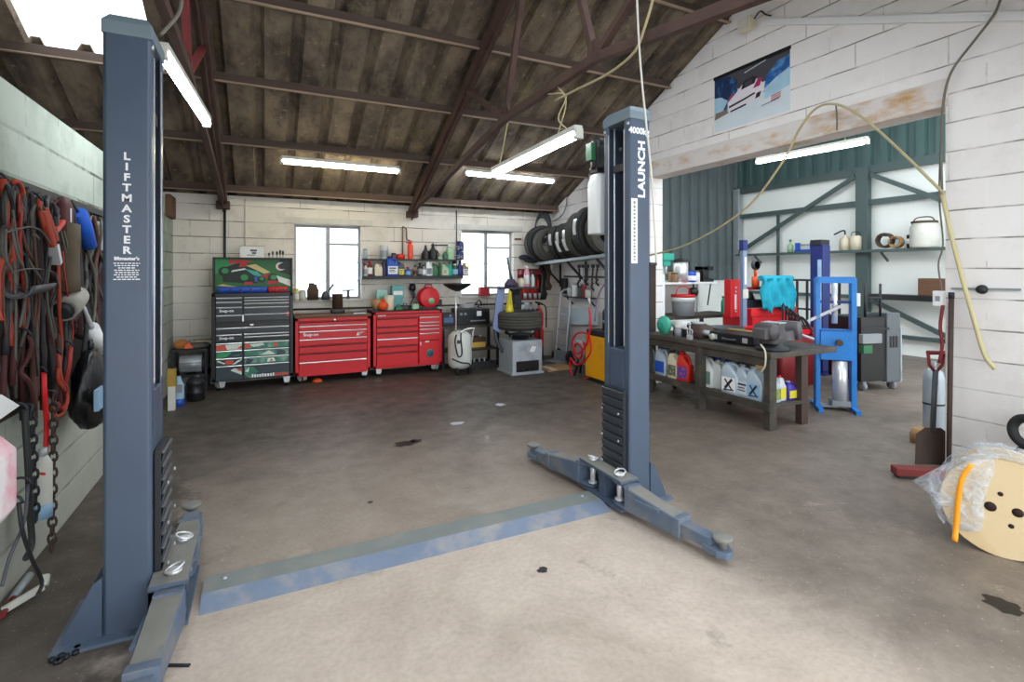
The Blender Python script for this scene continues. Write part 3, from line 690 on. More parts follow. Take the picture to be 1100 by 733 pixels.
# reads upwards on the face that looks to -y in the room
R = Matrix(((0, 1, 0), (0, 0, 1), (1, 0, 0)))
o.rotation_euler = R.to_euler(); o.scale = (1.2, 1.0, 1)
text('4000kg', .058, LETTER, rc, rface(686.5, 141), FB, bold=.0022)
a = rface(681.5, 248); hh = (P(681, 213, Y=LY - .147).z - P(681, 283, Y=LY - .147).z) / 2
m = MB(); m.box(a[0] - .026, a[0] + .026, .1462, .1475, a[2] - hh, a[2] + hh); m.build('white_label', WHITEPAPER, rc)
m = MB()
z = a[2] - hh + .02
while z < a[2] + hh - .02:
    k = rnd.uniform(.008, .02); m.box(a[0] - .008, a[0] + .008, .1474, .1481, z, z + k); z += k + .009
m.build('label_print', GREY, rc)
# power unit on the back of the right column
u = thing('power_unit', None, None); u.parent = rc; u.location = (-.07, -.30, 0)
m = MB(); m.loft([rrect(.12, .15, .03, z) for z in (1.82, 1.83, 2.2)] + [rrect(.1, .12, .03, 2.25), rrect(.06, .06, .02, 2.28)]); m.build('oil_reservoir', WHITE, u)
m = MB(); m.box(-.05, .05, -.05, .05, 2.27, 2.31); m.box(-.04, .04, .05, .16, 2.3, 2.46); m.build('pump_block', BLACK, u, bev=.004)
m = MB(); m.lathe([(0, 2.3), (.055, 2.3), (.06, 2.32), (.06, 2.5), (.045, 2.53), (0, 2.53)], n=16); m.build('motor', BLACK, u)
m = MB(); m.box(.02, .085, -.045, .03, 2.36, 2.49); m.build('switch_box', GREEN, u, bev=.004)
# cover plate on the floor between the columns
t = thing('floor_cover_plate', 'worn blue grey steel cover plate across the floor between the lift columns', 'plate', ((-.28 + 2.02) / 2, LY, 0))
m = MB(); m.prism([(-.15, 0), (.12, 0), (.115, .03), (-.03, .03)], -1.14, 1.14, 'yz'); m.mi[:] = [0] * len(m.mi)
for i, f in enumerate(m.f):
    zs = [m.v[k] for k in f]
    if len(f) == 4 and all(abs(v[1] + .15) < .13 for v in zs) and max(v[2] for v in zs) > .02 and min(v[2] for v in zs) < .001: m.mi[i] = 1
m.build('plate', [M('plate_top', '#7f8785', .7, .1, .2, 5, dirt='#95918a', dirt_amt=.6, dirt_scale=4), M('plate_ramp', '#74839a', .6, 0, .25, 6, dirt='#9d9a98', dirt_amt=.9, dirt_scale=4.5)], t)
m = MB()
for x in (-1.05, 1.05): m.lathe([(.012, .03), (.012, .037), (0, .039)], (x, .06, 0), 8)
m.build('plate_bolts', ZINC, t)
# slack cord beside the right column
tubething('hanging_rope', 'thin pale cord hanging past the right lift column from the roof', 'cord', [P(683, -30, D=3.0), P(688, 70, D=3.05), P(699, 180, D=3.1), P(703, 240, D=3.12), P(705, 282, D=3.15)], .006, WHCAB, 4)

tubething('roof_cable', 'brown cable dropping from the roof onto the lettered lift column', 'cable', [P(196, -12, D=2.5), P(193, 12, D=2.5), P(182, 27, D=2.45), P(172, 38, D=2.4)], .009, CABLE, 4)
tubething('roof_cable', 'pale cable tied along the bottom bar of the middle truss', 'cable', [P(704, -10, X=2.06), P(694, 25, X=2.06), P(682, 55, X=2.06), P(655, 78, X=2.06), P(622, 95, X=2.06), P(596, 108, X=2.06)], .008, CABLEY, 4)
# ------------------------------------------------------------------ tool chests along the back wall
def caster(t, x, y, swivel=.0):
    c = thing('caster', None, None); c.parent = t; c.location = (x, y, 0); c.rotation_euler = (0, 0, swivel)
    m = MB(); m.lathe([(.02, -.02), (.06, -.02), (.063, -.012), (.063, .012), (.06, .02), (.02, .02)], (0, 0, .063), 18, axis='x'); m.build('tyre', BLACKRUB, c)
    m = MB(); m.cyl((-.024, 0, .063), (.024, 0, .063), .03, n=12); m.build('hub', ZINC, c)
    m = MB(); m.prism([(-.03, .05), (.03, .05), (.045, .14), (-.045, .14)], -.034, -.028, 'yz'); m.prism([(-.03, .05), (.03, .05), (.045, .14), (-.045, .14)], .028, .034, 'yz'); m.box(-.045, .045, -.05, .05, .135, .145); m.prism([(-.03, .05), (.03, .05), (.045, .14), (-.045, .14)], -.072, -.064, 'xz'); m.build('fork', CHROME, c)
def drawer(t, x0, x1, z0, z1, mat, trim=CHROME, badge=None, decal=None, y=0.0):
    d = thing('drawer', None, None); d.parent = t
    m = MB(); m.box(x0, x1, y - .014, y + .02, z0 + .004, z1 - .004); m.build('front', mat, d, bev=.003)
    if trim: m = MB(); m.prism([(y - .03, z1 - .012), (y - .014, z1 - .022), (y - .014, z1 - .003), (y - .026, z1 - .003)], x0 + .004, x1 - .004, 'yz'); m.build('pull', trim, d)
    return d
def chest(name, label, x0, x1, yf, yb, zbase, ztop, body, side):
    t = thing(name, label, 'tool chest', ((x0 + x1) / 2, yf, 0)); W = x1 - x0; D = yb - yf
    m = MB(); w = W / 2
    m.box(-w, -w + .045, 0, D, zbase, ztop); m.box(w - .045, w, 0, D, zbase, ztop); m.box(-w, w, .03, D, zbase, ztop); m.box(-w, w, 0, .05, zbase, zbase + .045); m.box(-w, w, 0, .05, ztop - .045, ztop)
    m.build('cabinet', [body], t, bev=.005)
    return t, w, D
# -- black two-piece chest with the open picture lid
yf = 7.48
a = P(227, 350, Y=yf); b = P(315, 350, Y=yf); zt = P(270, 315, Y=yf).z
t, w, D = chest('tool_chest', 'tall black tool chest with open lid showing a racing picture', a.x, b.x, yf, 8.02, .13, zt, BLACK, BLACK)
DK = M('black_drawer', '#2b2f36', .35, .1, .1, 5)
def zz(py, y=7.48): return P(270, py, Y=y).z
sx = -w + .045 + (2 * w - .09) * .36
rows_l = [(319, 323.5), (323.5, 329), (329, 337.5), (337.5, 345)]
rows_r = [(319, 322), (322, 325.3), (325.3, 329.5), (329.5, 337), (337, 345)]
for q0, q1 in rows_l: drawer(t, -w + .05, sx - .01, zz(q1), zz(q0), DK)
for q0, q1 in rows_r: drawer(t, sx + .01, w - .05, zz(q1), zz(q0), DK)
drawer(t, -w + .05, w - .05, zz(358), zz(351), DK)
for q0, q1 in ((358, 366),): drawer(t, -w + .05, sx - .01, zz(q1), zz(q0), DK)
for q0, q1 in ((358, 361), (361, 364.5)): drawer(t, sx + .01, w - .05, zz(q1), zz(q0), DK)
# painted racing graphics on the lower drawers
GB = M('graphic_teal', '#3c7f6a', .4, 0, .4, 7, dirt='#a8d6bc', dirt_amt=.7, dirt_scale=6)
GR = M('graphic_red', '#d8503c', .4, 0, .15, 7); GW = M('graphic_white', '#d9e4d8', .4, 0, .1, 7); GD = M('graphic_slate', '#33434c', .4, 0, .2, 5); GG = M('graphic_green', '#2f9a5d', .4, 0, .25, 6)
def gdrawer(x0, x1, z0, z1, base, shapes):
    d = drawer(t, x0, x1, z0, z1, base); m = MB(); mats = [GB, GR, GW, GD, GG]; W_ = x1 - x0; H_ = z1 - z0 - .03
    for mi, poly in shapes: m.add([(x0 + W_ * (.02 + .96 * u), -.0152 - .0003 * len(m.f), z0 + .006 + H_ * v) for u, v in poly], [tuple(range(len(poly)))], mi)
    if m.f: m.build('painted_graphic', mats, d)
zq = [(367, 375), (375, 383), (383, 391), (391, 407)]
lsh = [[(2, [(0, 0), (1, 0), (1, 1), (0, 1)]), (1, [(0, 0), (.42, 0), (.34, 1), (0, .9)]), (1, [(.8, .2), (1, .1), (1, .7)])],
       [(4, [(0, 0), (.5, .1), (.6, 1), (0, 1)]), (3, [(.35, 0), (1, 0), (1, .9), (.6, .8)]), (0, [(.6, .2), (.9, .2), (.95, .6)])],
       [(1, [(.3, .2), (.62, .1), (.7, .8), (.4, .9)]), (2, [(.6, .0), (.75, .1), (1, .8), (1, 1), (.85, .8)]), (2, [(0, .8), (.3, .2), (.35, .35), (.1, .95)])],
       [(2, [(.55, .75), (1, .35), (1, .75), (.7, .9)]), (1, [(.8, .75), (1, .6), (1, .9)])]]
for (q0, q1), sh in zip(zq, lsh): gdrawer(-w + .05, sx - .01, zz(q1), zz(q0), GD, sh)
rsh = [[(0, [(0, 0), (1, 0), (1, 1), (0, 1)]), (1, [(0, .1), (.14, .2), (.1, .9), (0, 1)]), (1, [(.66, .2), (.78, .3), (.72, .9), (.64, .7)]), (2, [(.2, .3), (.45, .6), (.4, 1), (.1, .8)])],
       [(0, [(0, 0), (1, 0), (1, 1), (0, 1)]), (2, [(.35, .2), (.7, .1), (.55, .9)]), (3, [(.72, 0), (.95, .1), (.9, .8), (.75, .9)])],
       [(0, [(0, 0), (1, 0), (1, 1), (0, 1)]), (2, [(.5, .1), (.7, .2), (.66, .9), (.52, .8)]), (1, [(.56, .2), (.64, .3), (.6, .7)]), (3, [(.0, .0), (.12, 0), (.2, .8), (.05, 1)])],
       [(0, [(0, .3), (.14, 0), (.3, .5), (.2, .9), (0, 1)]), (2, [(0, .6), (.08, .5), (.1, .9)])]]
for (q0, q1), sh in zip(zq, rsh): gdrawer(sx + .01, w - .05, zz(q1) - .0, zz(q0), GD, sh)
m = MB(); x = sx + .1
for i in range(15):
    k = rnd.uniform(.018, .026); m.box(x, x + k, -.0162, -.0152, zz(405.5), zz(402.5) if i % 4 else zz(402), 0 if i < 9 else 1); x += k + .008
m.build('race_lettering', [LETTER, GR], t)
for px in (zz(333.3), zz(362)): text('Snap-on', .05, LETTER, t, (-w + .05 + .12, -.0165, px), FRONT, bold=.001)
m = MB(); m.box(-.04, 0, -.035, -.012, zz(349.5), zz(348)); m.cyl((-.02, -.04, zz(349)), (-.02, -.01, zz(349)), .012); m.build('lock', CHROME, t)
m = MB(); m.box(sx - .008, sx + .008, -.02, 0, zz(345), zz(338)); m.build('latch', CHROME, t)
m = MB(); m.box(w - .08, w - .055, -.0165, -.0145, zz(341), zz(336)); m.build('red_sticker', GR, t)
for x in (-w + .08, w - .08):
    for y in (.08, D - .08): caster(t, x, y, .6 if x < 0 else 0)
# open lid with the picture on its inside
lz0, lz1 = zt, P(270, 277, Y=7.75).z
lid = thing('lid', None, None); lid.parent = t
m = MB(); y0 = .22
m.box(-w, w, y0, y0 + .02, lz0, lz1); m.box(-w, -w + .02, y0 - .06, y0, lz0, lz1); m.box(w - .02, w, y0 - .06, y0, lz0, lz1); m.box(-w, w, y0 - .06, y0, lz1 - .02, lz1); m.build('shell', M('lid_black', '#14201b', .4, 0, .2, 5), lid, bev=.003)
m = MB(); pw, ph, yb = 2 * w - .05, lz1 - lz0 - .03, y0 - .002
PG = [M('pic_green', '#256b35', .5, 0, .35, 5), M('pic_dark', '#15251e', .5, 0, .4, 9), M('pic_red', '#b8252a', .5, 0, .25, 6), M('pic_white', '#d8ded6', .5, 0, .2, 6), M('pic_teal', '#3fae9c', .5, 0, .4, 9), M('pic_blue', '#2b5fae', .5, 0, .3, 9), M('pic_green_light', '#2d8f52', .5, 0, .2, 5), M('pic_tan', '#cdbb7c', .5, 0, .2, 5)]
def pic(mi, pts): m.add([(-w + .025 + pw * u, yb - .0012 - .0004 * len(m.f), lz0 + .01 + ph * v) for u, v in pts], [tuple(range(len(pts)))], mi)
def disc(mi, u, v, r, n=14, asp=.55): pic(mi, [(u + r * asp * math.cos(2 * PI * k / n), v + r * math.sin(2 * PI * k / n)) for k in range(n)])
pic(0, [(0, 0), (1, 0), (1, 1), (0, 1)]); pic(6, [(0, .55), (.3, .6), (.3, 1), (0, 1)]); pic(1, [(.1, .3), (.55, .25), (.6, .75), (.3, .9), (.08, .7)]); pic(1, [(.85, .6), (1, .5), (1, 1), (.85, 1)])
pic(2, [(.17, .85), (.36, .88), (.5, .93), (.36, .98), (.17, .97)]); pic(2, [(.3, .75), (.42, .78), (.4, .9), (.33, .9)])
pic(7, [(.4, .8), (.52, .85), (.72, .6), (.64, .55)]); pic(4, [(.38, .7), (.55, .62), (.62, .45), (.5, .5)]); pic(3, [(.2, .6), (.4, .68), (.38, .72), (.22, .66)]); pic(5, [(.5, .45), (.62, .5), (.66, .35), (.52, .3)]); pic(2, [(.58, .48), (.72, .56), (.68, .4)])
for u, v, r in ((.12, .62, .15), (.37, .42, .17), (.6, .38, .1), (.76, .42, .14)): disc(1, u, v, r); disc(6, u + .005, v + .02, r * .55)
pic(3, [(.8, .5), (1, .35), (1, .15), (.84, .3)]); pic(2, [(.36, .22), (.5, .22), (.48, .3), (.38, .3)]); pic(2, [(.68, .22), (.84, .25), (.8, .34), (.7, .34)]); pic(7, [(.02, .2), (.3, .12), (.28, .16), (.1, .24)])
disc(3, .865, .78, .13); disc(2, .872, .78, .09); disc(1, .895, .79, .1)
m.build('lid_picture', PG, lid)
# what lies in the open top tray
ys = 7.48 + .09
def traybox(name, label, px0, px1, py0, py1, mat, cat):
    a = P(px0, py1, Y=ys); b = P(px1, py0, Y=ys); h = b.z - zt
    t2 = thing(name, label, cat, ((a.x + b.x) / 2, ys + .05, zt)); W_ = (b.x - a.x) / 2
    m = MB(); m.loft([rrect(2 * W_, .09, .02, 0), rrect(2 * W_, .09, .02, h * .8), rrect(2 * W_ - .02, .07, .02, h)]); m.build('body', mat, t2)
    m = MB()
    for k in range(5): m.box(-W_ + W_ * .4 * k + .03, -W_ + W_ * .4 * k + .05, -.05, -.044, .01, h * .7)
    m.build('straps', BLACK, t2); return t2
traybox('tool_roll', 'long blue tool roll in the open top of the black chest', 233, 287, 308, 316, BLUEPL, 'tool roll')
traybox('tool_roll', 'red tool roll in the open top of the black chest', 287.8, 309, 308, 315.5, RED, 'tool roll')
# on top of the lid
a = P(257.5, 275, Y=7.72); b = P(283.5, 262, Y=7.72)
t = thing('cardboard_box', 'white box with a dark printed mark on the black chest lid', 'box', ((a.x + b.x) / 2, 7.78, lz1)); W_ = (b.x - a.x) / 2
m = MB(); m.box(-W_, W_, -.055, .1, 0, .15); m.build('carton', WHITEPAPER, t, bev=.003)
m = MB(); m.add([(-W_ - .004, -.06, .12), (W_ + .004, -.06, .13), (W_ + .004, .1, .17), (-W_ - .004, .1, .165)], [(0, 1, 2, 3)]); m.build('flap', OFFWHITE, t, solid=.003)
m = MB()
for q in ((-.02, .06, .085, .11), (0, .05, .05, .075), (-.06, .04, .03, .04)): m.box(q[0], q[1], -.0565, -.0552, q[2], q[3])
m.build('print', DKGREY, t)
for i, (px, hgt) in enumerate(((289, .07), (293, .09), (297.5, .09), (301, .11), (304, .1))):
    a = P(px, 275, Y=7.72); t = thing('screwdriver', 'screwdriver standing upright on the black chest lid', 'screwdriver', (a.x, 7.74, lz1), group='screwdrivers on the chest lid')
    m = MB(); m.cyl((0, 0, 0), (0, 0, hgt * .5), .004, n=8); m.build('shaft', DARKSTEEL, t)
    m = MB(); m.lathe([(0, hgt * .45), (.01, hgt * .47), (.013, hgt * .8), (.01, hgt), (0, hgt)], n=10); m.build('handle', [BLACK, DKGREY, BLACK, BLACK, DARKSTEEL][i], t)
# -- plain red chest
yf = 7.5
a = P(317, 350, Y=yf); b = P(398, 350, Y=yf); zt = P(357, 341, Y=yf).z; zb = P(357, 404.5, Y=yf).z
t, w, D = chest('tool_chest', 'red tool chest with full width drawers under the window', a.x, b.x, yf, 8.02, .12, zt, RED, RED2)
def z1_(py): return P(357, py, Y=yf).z
ed = [344.5, 349, 354.5, 363, 370, 378, 387, 402.5]
for i in range(7): drawer(t, -w + .05, w - .05, z1_(ed[i + 1]), z1_(ed[i]), RED, CHROME if i in (1, 2, 3, 6) else DKRED)
m = MB(); m.box(-w - .01, w + .01, -.02, D, zt, zt + .03); m.build('wooden_top', OLDWOOD, t, bev=.004)
text('Snap-on', .06, LETTER, t, (-w + .2, -.0165, z1_(358.5)), FRONT, bold=.0016)
m = MB()
for k in range(4): m.add([(w - .2 + .02 * k, -.0165, z1_(361.5) + .012 * k), (w - .17 + .02 * k, -.0165, z1_(361.5) + .012 * k), (w - .15 + .02 * k, -.0165, z1_(358)), (w - .18 + .02 * k, -.0165, z1_(358))], [(0, 1, 2, 3)])
m.build('badge', LETTER, t)
m = MB(); m.cyl((.01, -.03, z1_(343.5)), (.01, 0, z1_(343.5)), .012); m.build('lock', CHROME, t)
for x in (-w + .08, w - .08):
    for y in (.08, D - .08): caster(t, x, y, .8 if x < 0 else 0)
ZT1 = zt + .03; X1 = (a.x, b.x)
# -- red chest with divided drawers
a = P(401, 350, Y=yf); b = P(475, 350, Y=yf); zt = P(438, 334.5, Y=yf).z
t, w, D = chest('tool_chest', 'red tool chest with a split drawer front and round badge', a.x, b.x, yf, 8.02, .12, zt, RED, RED2)
def z2_(py): return P(438, py, Y=yf).z
sx = -w + (2 * w) * .64
drawer(t, -w + .05, w - .05, z2_(340.5), z2_(336), RED, DKRED)
e1 = [341, 350, 356, 362.5, 370.5, 377.5, 391.5]
for i in range(6): drawer(t, -w + .05, sx - .01, z2_(e1[i + 1]), z2_(e1[i]), RED, DKRED if i != 3 else CHROME)
e2 = [341, 346.5, 350, 354, 358.5, 366.5]
for i in range(5): drawer(t, sx + .01, w - .05, z2_(e2[i + 1]), z2_(e2[i]), RED, CHROME)
d = thing('door', None, None); d.parent = t
m = MB(); m.box(sx + .01, w - .05, -.016, .02, z2_(391.5), z2_(367.5)); m.build('panel', RED, d, bev=.003)
m = MB(); cx, cz = (sx + w) / 2 - .01, z2_(381)
m.lathe([(0, -.0185), (.06, -.0185), (.06, -.016)], (cx, 0, cz), 20, axis='y'); m.lathe([(0, -.0195), (.045, -.0195), (.045, -.018)], (cx, 0, cz), 20, 1, axis='y'); m.build('round_badge', [M('badge_blue', '#3d6a8f', .5, 0, .4, 30, dirt='#b9a24c', dirt_amt=.8, dirt_scale=25), M('badge_mid', '#2d7a86', .5, 0, .5, 30, dirt='#20303f', dirt_amt=.9, dirt_scale=30)], d)
m = MB(); m.box(sx + .02, sx + .035, -.03, -.012, z2_(372), z2_(368)); m.box(sx + .1, sx + .16, -.028, -.012, z2_(368.8), z2_(367.5)); m.build('latch', CHROME, d)
text('Snap-on', .035, LETTER, t, (-w + .12, -.0165, z2_(338)), FRONT, bold=.0008)
for x in (-w + .08, w - .08):
    for y in (.08, D - .08): caster(t, x, y, 0 if x < 0 else -.8)
m = MB(); m.box(-w, w, 0, D, zt, zt + .012); m.build('top_mat', BLACKRUB, t)
ZT2 = zt + .012
# ------------------------------------------------------------------ bottles, jugs, cans
def cyl_can(name, label, cat, loc, r, h, body, band=None, lid=None, group=None, neck=None, rz=0):
    t = thing(name, label, cat, loc, rz, group=group)
    m = MB(); m.lathe([(0, 0), (r * .95, 0), (r, .006), (r, h - .006), (r * .93, h), (0, h)] if not neck else [(0, 0), (r * .95, 0), (r, .006), (r, h * .68), (neck, h * .86), (neck, h), (0, h)], n=14); m.build('body', body, t)
    if band: m = MB(); m.lathe([(r + .001, h * .15), (r + .0015, h * .16), (r + .0015, h * .6), (r + .001, h * .61)], n=14); m.build('paper_label', band, t)
    if lid: m = MB(); rr = (neck or r * .8) + .004; m.lathe([(0, h - .004), (rr, h - .004), (rr, h + .022), (0, h + .024)], n=12); m.build('cap', lid, t)
    return t
def jug(name, label, cat, loc, w, d, h, body, cap, lab=None, rz=0, group=None, mark=None):
    """flat sided oil jug with a loop handle at one side of its shoulder"""
    t = thing(name, label, cat, loc, rz, group=group); r = min(w, d) * .22; m = MB()
    m.loft([rrect(w * .94, d * .94, r, 0), rrect(w, d, r, .01), rrect(w, d, r, h * .55), rrect(w * .78, d * .95, r, h * .66, cx=-w * .09), rrect(w * .5, d * .8, r * .8, h * .8, cx=-w * .2), rrect(w * .3, w * .3, w * .13, h * .9, cx=-w * .22)])
    m.cyl((-w * .22, 0, h * .88), (-w * .22, 0, h * .95), w * .13, n=12)
    m.build('body', body, t)
    m = MB(); m.tube([(-w * .1, 0, h * .86), (w * .18, 0, h * .87), (w * .4, 0, h * .74), (w * .44, 0, h * .52)], w * .075, 8, 0, 5); m.build('handle', body, t)
    m = MB(); m.cyl((-w * .22, 0, h * .93), (-w * .22, 0, h * 1.0), w * .16, n=14); m.build('cap', cap, t)
    if lab:
        m = MB()
        for s in (-1, ): m.box(-w * .4, w * .38, s * (d / 2 + .0006) - .0006, s * (d / 2 + .0006) + .0006, h * .1, h * .5)
        m.build('paper_label', lab, t)
        if mark:
            m = MB()
            for s in (-1, ):
                y0 = s * (d / 2 + .0022)
                for (u0, v0, u1, v1, wd) in mark: m.bar((w * u0, y0, h * v0), (w * u1, y0, h * v1), w * wd, .0012, 0, up=(0, 1, 0))
            m.build('printed_mark', mark_mat, t)
    return t
mark_mat = M('mark_black', '#1b2030', .5, 0, .1, 8)
XMARK = [(-.22, .16, .2, .46, .12), (.2, .14, -.22, .44, .08), (-.3, .12, .3, .15, .06)]
TXT = [(-.3, .4, .25, .4, .1), (-.3, .3, .15, .3, .06), (-.3, .22, .2, .22, .06)]
# -- two tier shelf between the windows
SY = 7.97
zU = P(440, 278.5, Y=7.86).z; zL = P(440, 296.5, Y=7.86).z
xs0, xs1 = P(389, 280, Y=7.86).x, P(499, 280, Y=7.86).x
t = thing('wall_shelf', 'two tier dark shelf of bottles between the two windows', 'shelf', ((xs0 + xs1) / 2, 8.1, zL)); W_ = (xs1 - xs0) / 2
m = MB(); m.box(-W_, W_ - .02, -.24, -.0, -.05, 0); m.build('lower_board', DARKSTEEL, t)
m = MB(); m.box(-W_, W_ - .12, -.2, -.0, zU - zL - .022, zU - zL); m.build('upper_board', DARKSTEEL, t)
for x in (-W_ + .01, W_ - .13):
    m = MB(); m.box(x, x + .015, -.2, 0, 0, zU - zL - .022); m.build('upright', DARKSTEEL, t)
def sx_(px, y=7.9): return P(px, 290, Y=y).x
def hpx(n): return n * 8.0 / 547 * .98
low = [  # px, kind, width, height px, body, cap, label, text
    (393, 'c', .04, 13, OFFWHITE, RED, GREY, 'white bottle with dotted label, first on the lower shelf by the window'),
    (397.5, 'c', .045, 16, DKRED, RED, WHITEPAPER, 'dark red bottle with red cap next to the dotted bottle'),
    (406.5, 'j', .12, 14, CREAM, GREY, None, 'cream jug with a loop handle on the lower bottle shelf'),
    (413, 'c', .04, 18, M('plum', '#3c3050', .4, 0, .2, 6), BLACK, None, 'tall plum coloured bottle beside the blue jug'),
    (421.5, 'J', .19, 21, BLUEPL, NAVY, WHITEPAPER, 'large blue jug with white label on the bottle shelf'),
    (431, 'j', .1, 15, DKGREY, BLACK, YEL2, 'dark jug with yellow label right of the large blue jug'),
    (438.5, 'c', .05, 9, BLUEPL, REDP, PALEBLUE, 'short blue tub with a leaning red cap on the bottle shelf'),
    (446, 'c', .035, 11, TAN, BLACK, BROWN, 'small orange brown bottle on the lower bottle shelf'),
    (451.5, 'c', .045, 14, BLACK, BLACK, GREY, 'black bottle with grey label next to the orange brown bottle'),
    (455.5, 'c', .04, 12, GREY, DKGREY, WHITEPAPER, 'grey bottle with white label on the lower bottle shelf'),
    (461, 'J', .11, 17, WHITE, GREEN, GREY, 'white jug with lined label in the middle of the lower shelf'),
    (467, 'J', .11, 14, GREEN, BLACK, None, 'dark green jug next to the white lined jug'),
    (473, 'c', .045, 14, M('bottle_green', '#27442f', .3, 0, .2, 6), GREEN, None, 'slim bottle green bottle on the lower shelf'),
    (478, 'J', .12, 14, PALEGREEN, BLACK, CREAM, 'pale green jug with a cream label on the lower shelf'),
    (483.5, 'c', .05, 15, TEAL, GREEN, None, 'teal green bottle on the lower shelf below the jugs'),
    (489, 'c', .06, 13, GREEN, WHITE, PALEBLUE, 'green tub with pale blue label near the end of the shelf'),
    (494.5, 'c', .05, 17, NAVY, BLACK, None, 'navy tin under the stacked navy tins'),
    (500, 'j', .11, 15, M('amber', '#8d7746', .35, 0, .2, 8), GREY, WHITEPAPER, 'amber jug with white label at the window end of the shelf')]
for px, k, wd, hp, bo, ca, la, lb in low:
    x = sx_(px); h = hpx(hp)
    if k == 'c': cyl_can('bottle', lb, 'bottle', (x, SY - .05, zL), wd * .9, h * .92, bo, la, ca, neck=wd * .4)
    else: jug('oil_jug', lb, 'jug', (x, SY - .06, zL), wd, wd * .62, h, bo, ca, la, mark=TXT if la else None)
up = [(393, 'c', .035, 9, PALEGREY, GREY, None, 'small pale bottle at the window end of the upper shelf'),
      (413.2, 'c', .062, 15, ZINC, None, GALV, 'tall silver tin standing on the upper bottle shelf'),
      (424, 'c', .04, 5, DKGREY, BLACK, None, 'low dark pot behind the red pot on the upper shelf')]
for px, k, wd, hp, bo, ca, la, lb in up: cyl_can('tin', lb, 'tin', (sx_(px), SY - .01, zU), wd, hpx(hp), bo, la, ca)
t = thing('funnel_pot', 'small red pot with a side spout on the upper bottle shelf', 'pot', (sx_(431), SY, zU))
m = MB(); m.lathe([(0, 0), (.075, 0), (.07, .07), (.05, .08), (0, .08)], n=14); m.build('body', REDP, t); m = MB(); m.tube([(-.06, 0, .04), (-.11, 0, .07), (-.13, 0, .065)], .014, 8); m.build('spout', REDP, t)
t = thing('fire_extinguisher', 'slim orange red extinguisher on the upper bottle shelf', 'extinguisher', (sx_(442), SY, zU)); h = hpx(18)
m = MB(); m.lathe([(0, 0), (.042, 0), (.045, .01), (.045, h * .85), (.02, h * .95), (0, h * .95)], n=16); m.build('cylinder', M('orange_red', '#f0563a', .35, 0, .08, 4), t)
m = MB(); m.cyl((0, 0, h * .94), (0, 0, h * 1.04), .022); m.bar((.04, 0, h * 1.1), (-.07, 0, h * 1.03), .014, .02); m.bar((.03, 0, h * 1.0), (-.05, 0, h * .98), .012, .012); m.build('valve', REDP, t)
tubething('bent_pipe', 'thin bent copper pipe looping up the wall behind the orange extinguisher', 'pipe', [P(432.5, 278, Y=8.07), P(432.5, 246, Y=8.07), P(434, 244.5, Y=8.07), P(436.5, 246, Y=8.07), P(437, 257, Y=8.07), P(441, 258.5, Y=8.06)], .011, M('copper_dull', '#7a6650', .5, .3, .2, 8), 3)
for px, sc_, lb in ((458.5, .92, 'black plastic oil pourer with a tapered spout, slightly smaller of the pair'), (466.5, 1.05, 'black plastic oil pourer with tapered spout, taller of the pair')):
    t = thing('oil_pourer', lb, 'pourer', (sx_(px), SY, zU)); k = sc_
    m = MB(); m.lathe([(0, 0), (.075 * k, 0), (.078 * k, .01), (.072 * k, .1 * k), (.03 * k, .17 * k), (.015 * k, .25 * k), (0, .25 * k)], n=16); m.build('body', BLACK, t)
    m = MB(); m.tube([(.07 * k, 0, .03), (.1 * k, 0, .08 * k), (.05 * k, 0, .15 * k)], .009, 6, 0, 4); m.build('handle', BLACK, t)
jug('spray_jug', 'pale translucent green jug on the upper shelf', 'jug', (sx_(485), SY, zU), .12, .08, hpx(16), PALEGREEN, WHITE)
jug('spray_jug', 'small green jug beside the translucent green jug', 'jug', (sx_(479.5), SY - .03, zU), .08, .06, hpx(9), GREEN, GREEN)
cyl_can('tin', 'low pale green tin on the upper bottle shelf', 'tin', (sx_(474), SY, zU), .05, .05, PALEGREEN)
for i in range(2): cyl_can('tin', ['navy tin with white marks, on the shelf top by the window', 'navy tin stacked on another navy tin by the window'][i], 'tin', (sx_(494.5), SY - .05, zL + hpx(17) + .012 + i * .145), .065, .14, NAVY, M('navy_label', '#2c3a58', .5, 0, .6, 40, dirt='#c9ced6', dirt_amt=.9, dirt_scale=30), BLACK if i else None)
m = MB(); m.bar(P(463, 263.5, Y=8.09), P(481, 263.5, Y=8.09), .02); tag(m.build('wall_bar', DARKSTEEL), 'short dark bar fixed to the wall above the black pourers', 'bar')
m = MB(); m.bar(P(553, 257, Y=8.09), P(560, 257, Y=8.09), .02, .03); tag(m.build('wall_bar', OLDWOOD), 'stub of timber set in the wall right of the second window', 'bar')
# black hook below the shelf
t = thing('trigger_gun', 'black air gun hanging on the wall below the bottle shelf', 'air gun', P(443, 309, Y=8.0))
m = MB(); m.lathe([(0, -.06), (.05, -.05), (.055, .0), (.04, .06), (0, .07)], n=12); m.build('body', BLACK, t); m = MB(); m.bar((0, 0, -.05), (.02, -.02, -.15), .035, .04); m.build('grip', DKGREY, t)
m = MB(); m.tube([(.02, -.02, -.15), (-.03, .03, -.3), (-.02, .04, -.5), (-.02, .03, -.55)], .007, 6, 0, 4); m.build('hose', BLACKRUB, t)
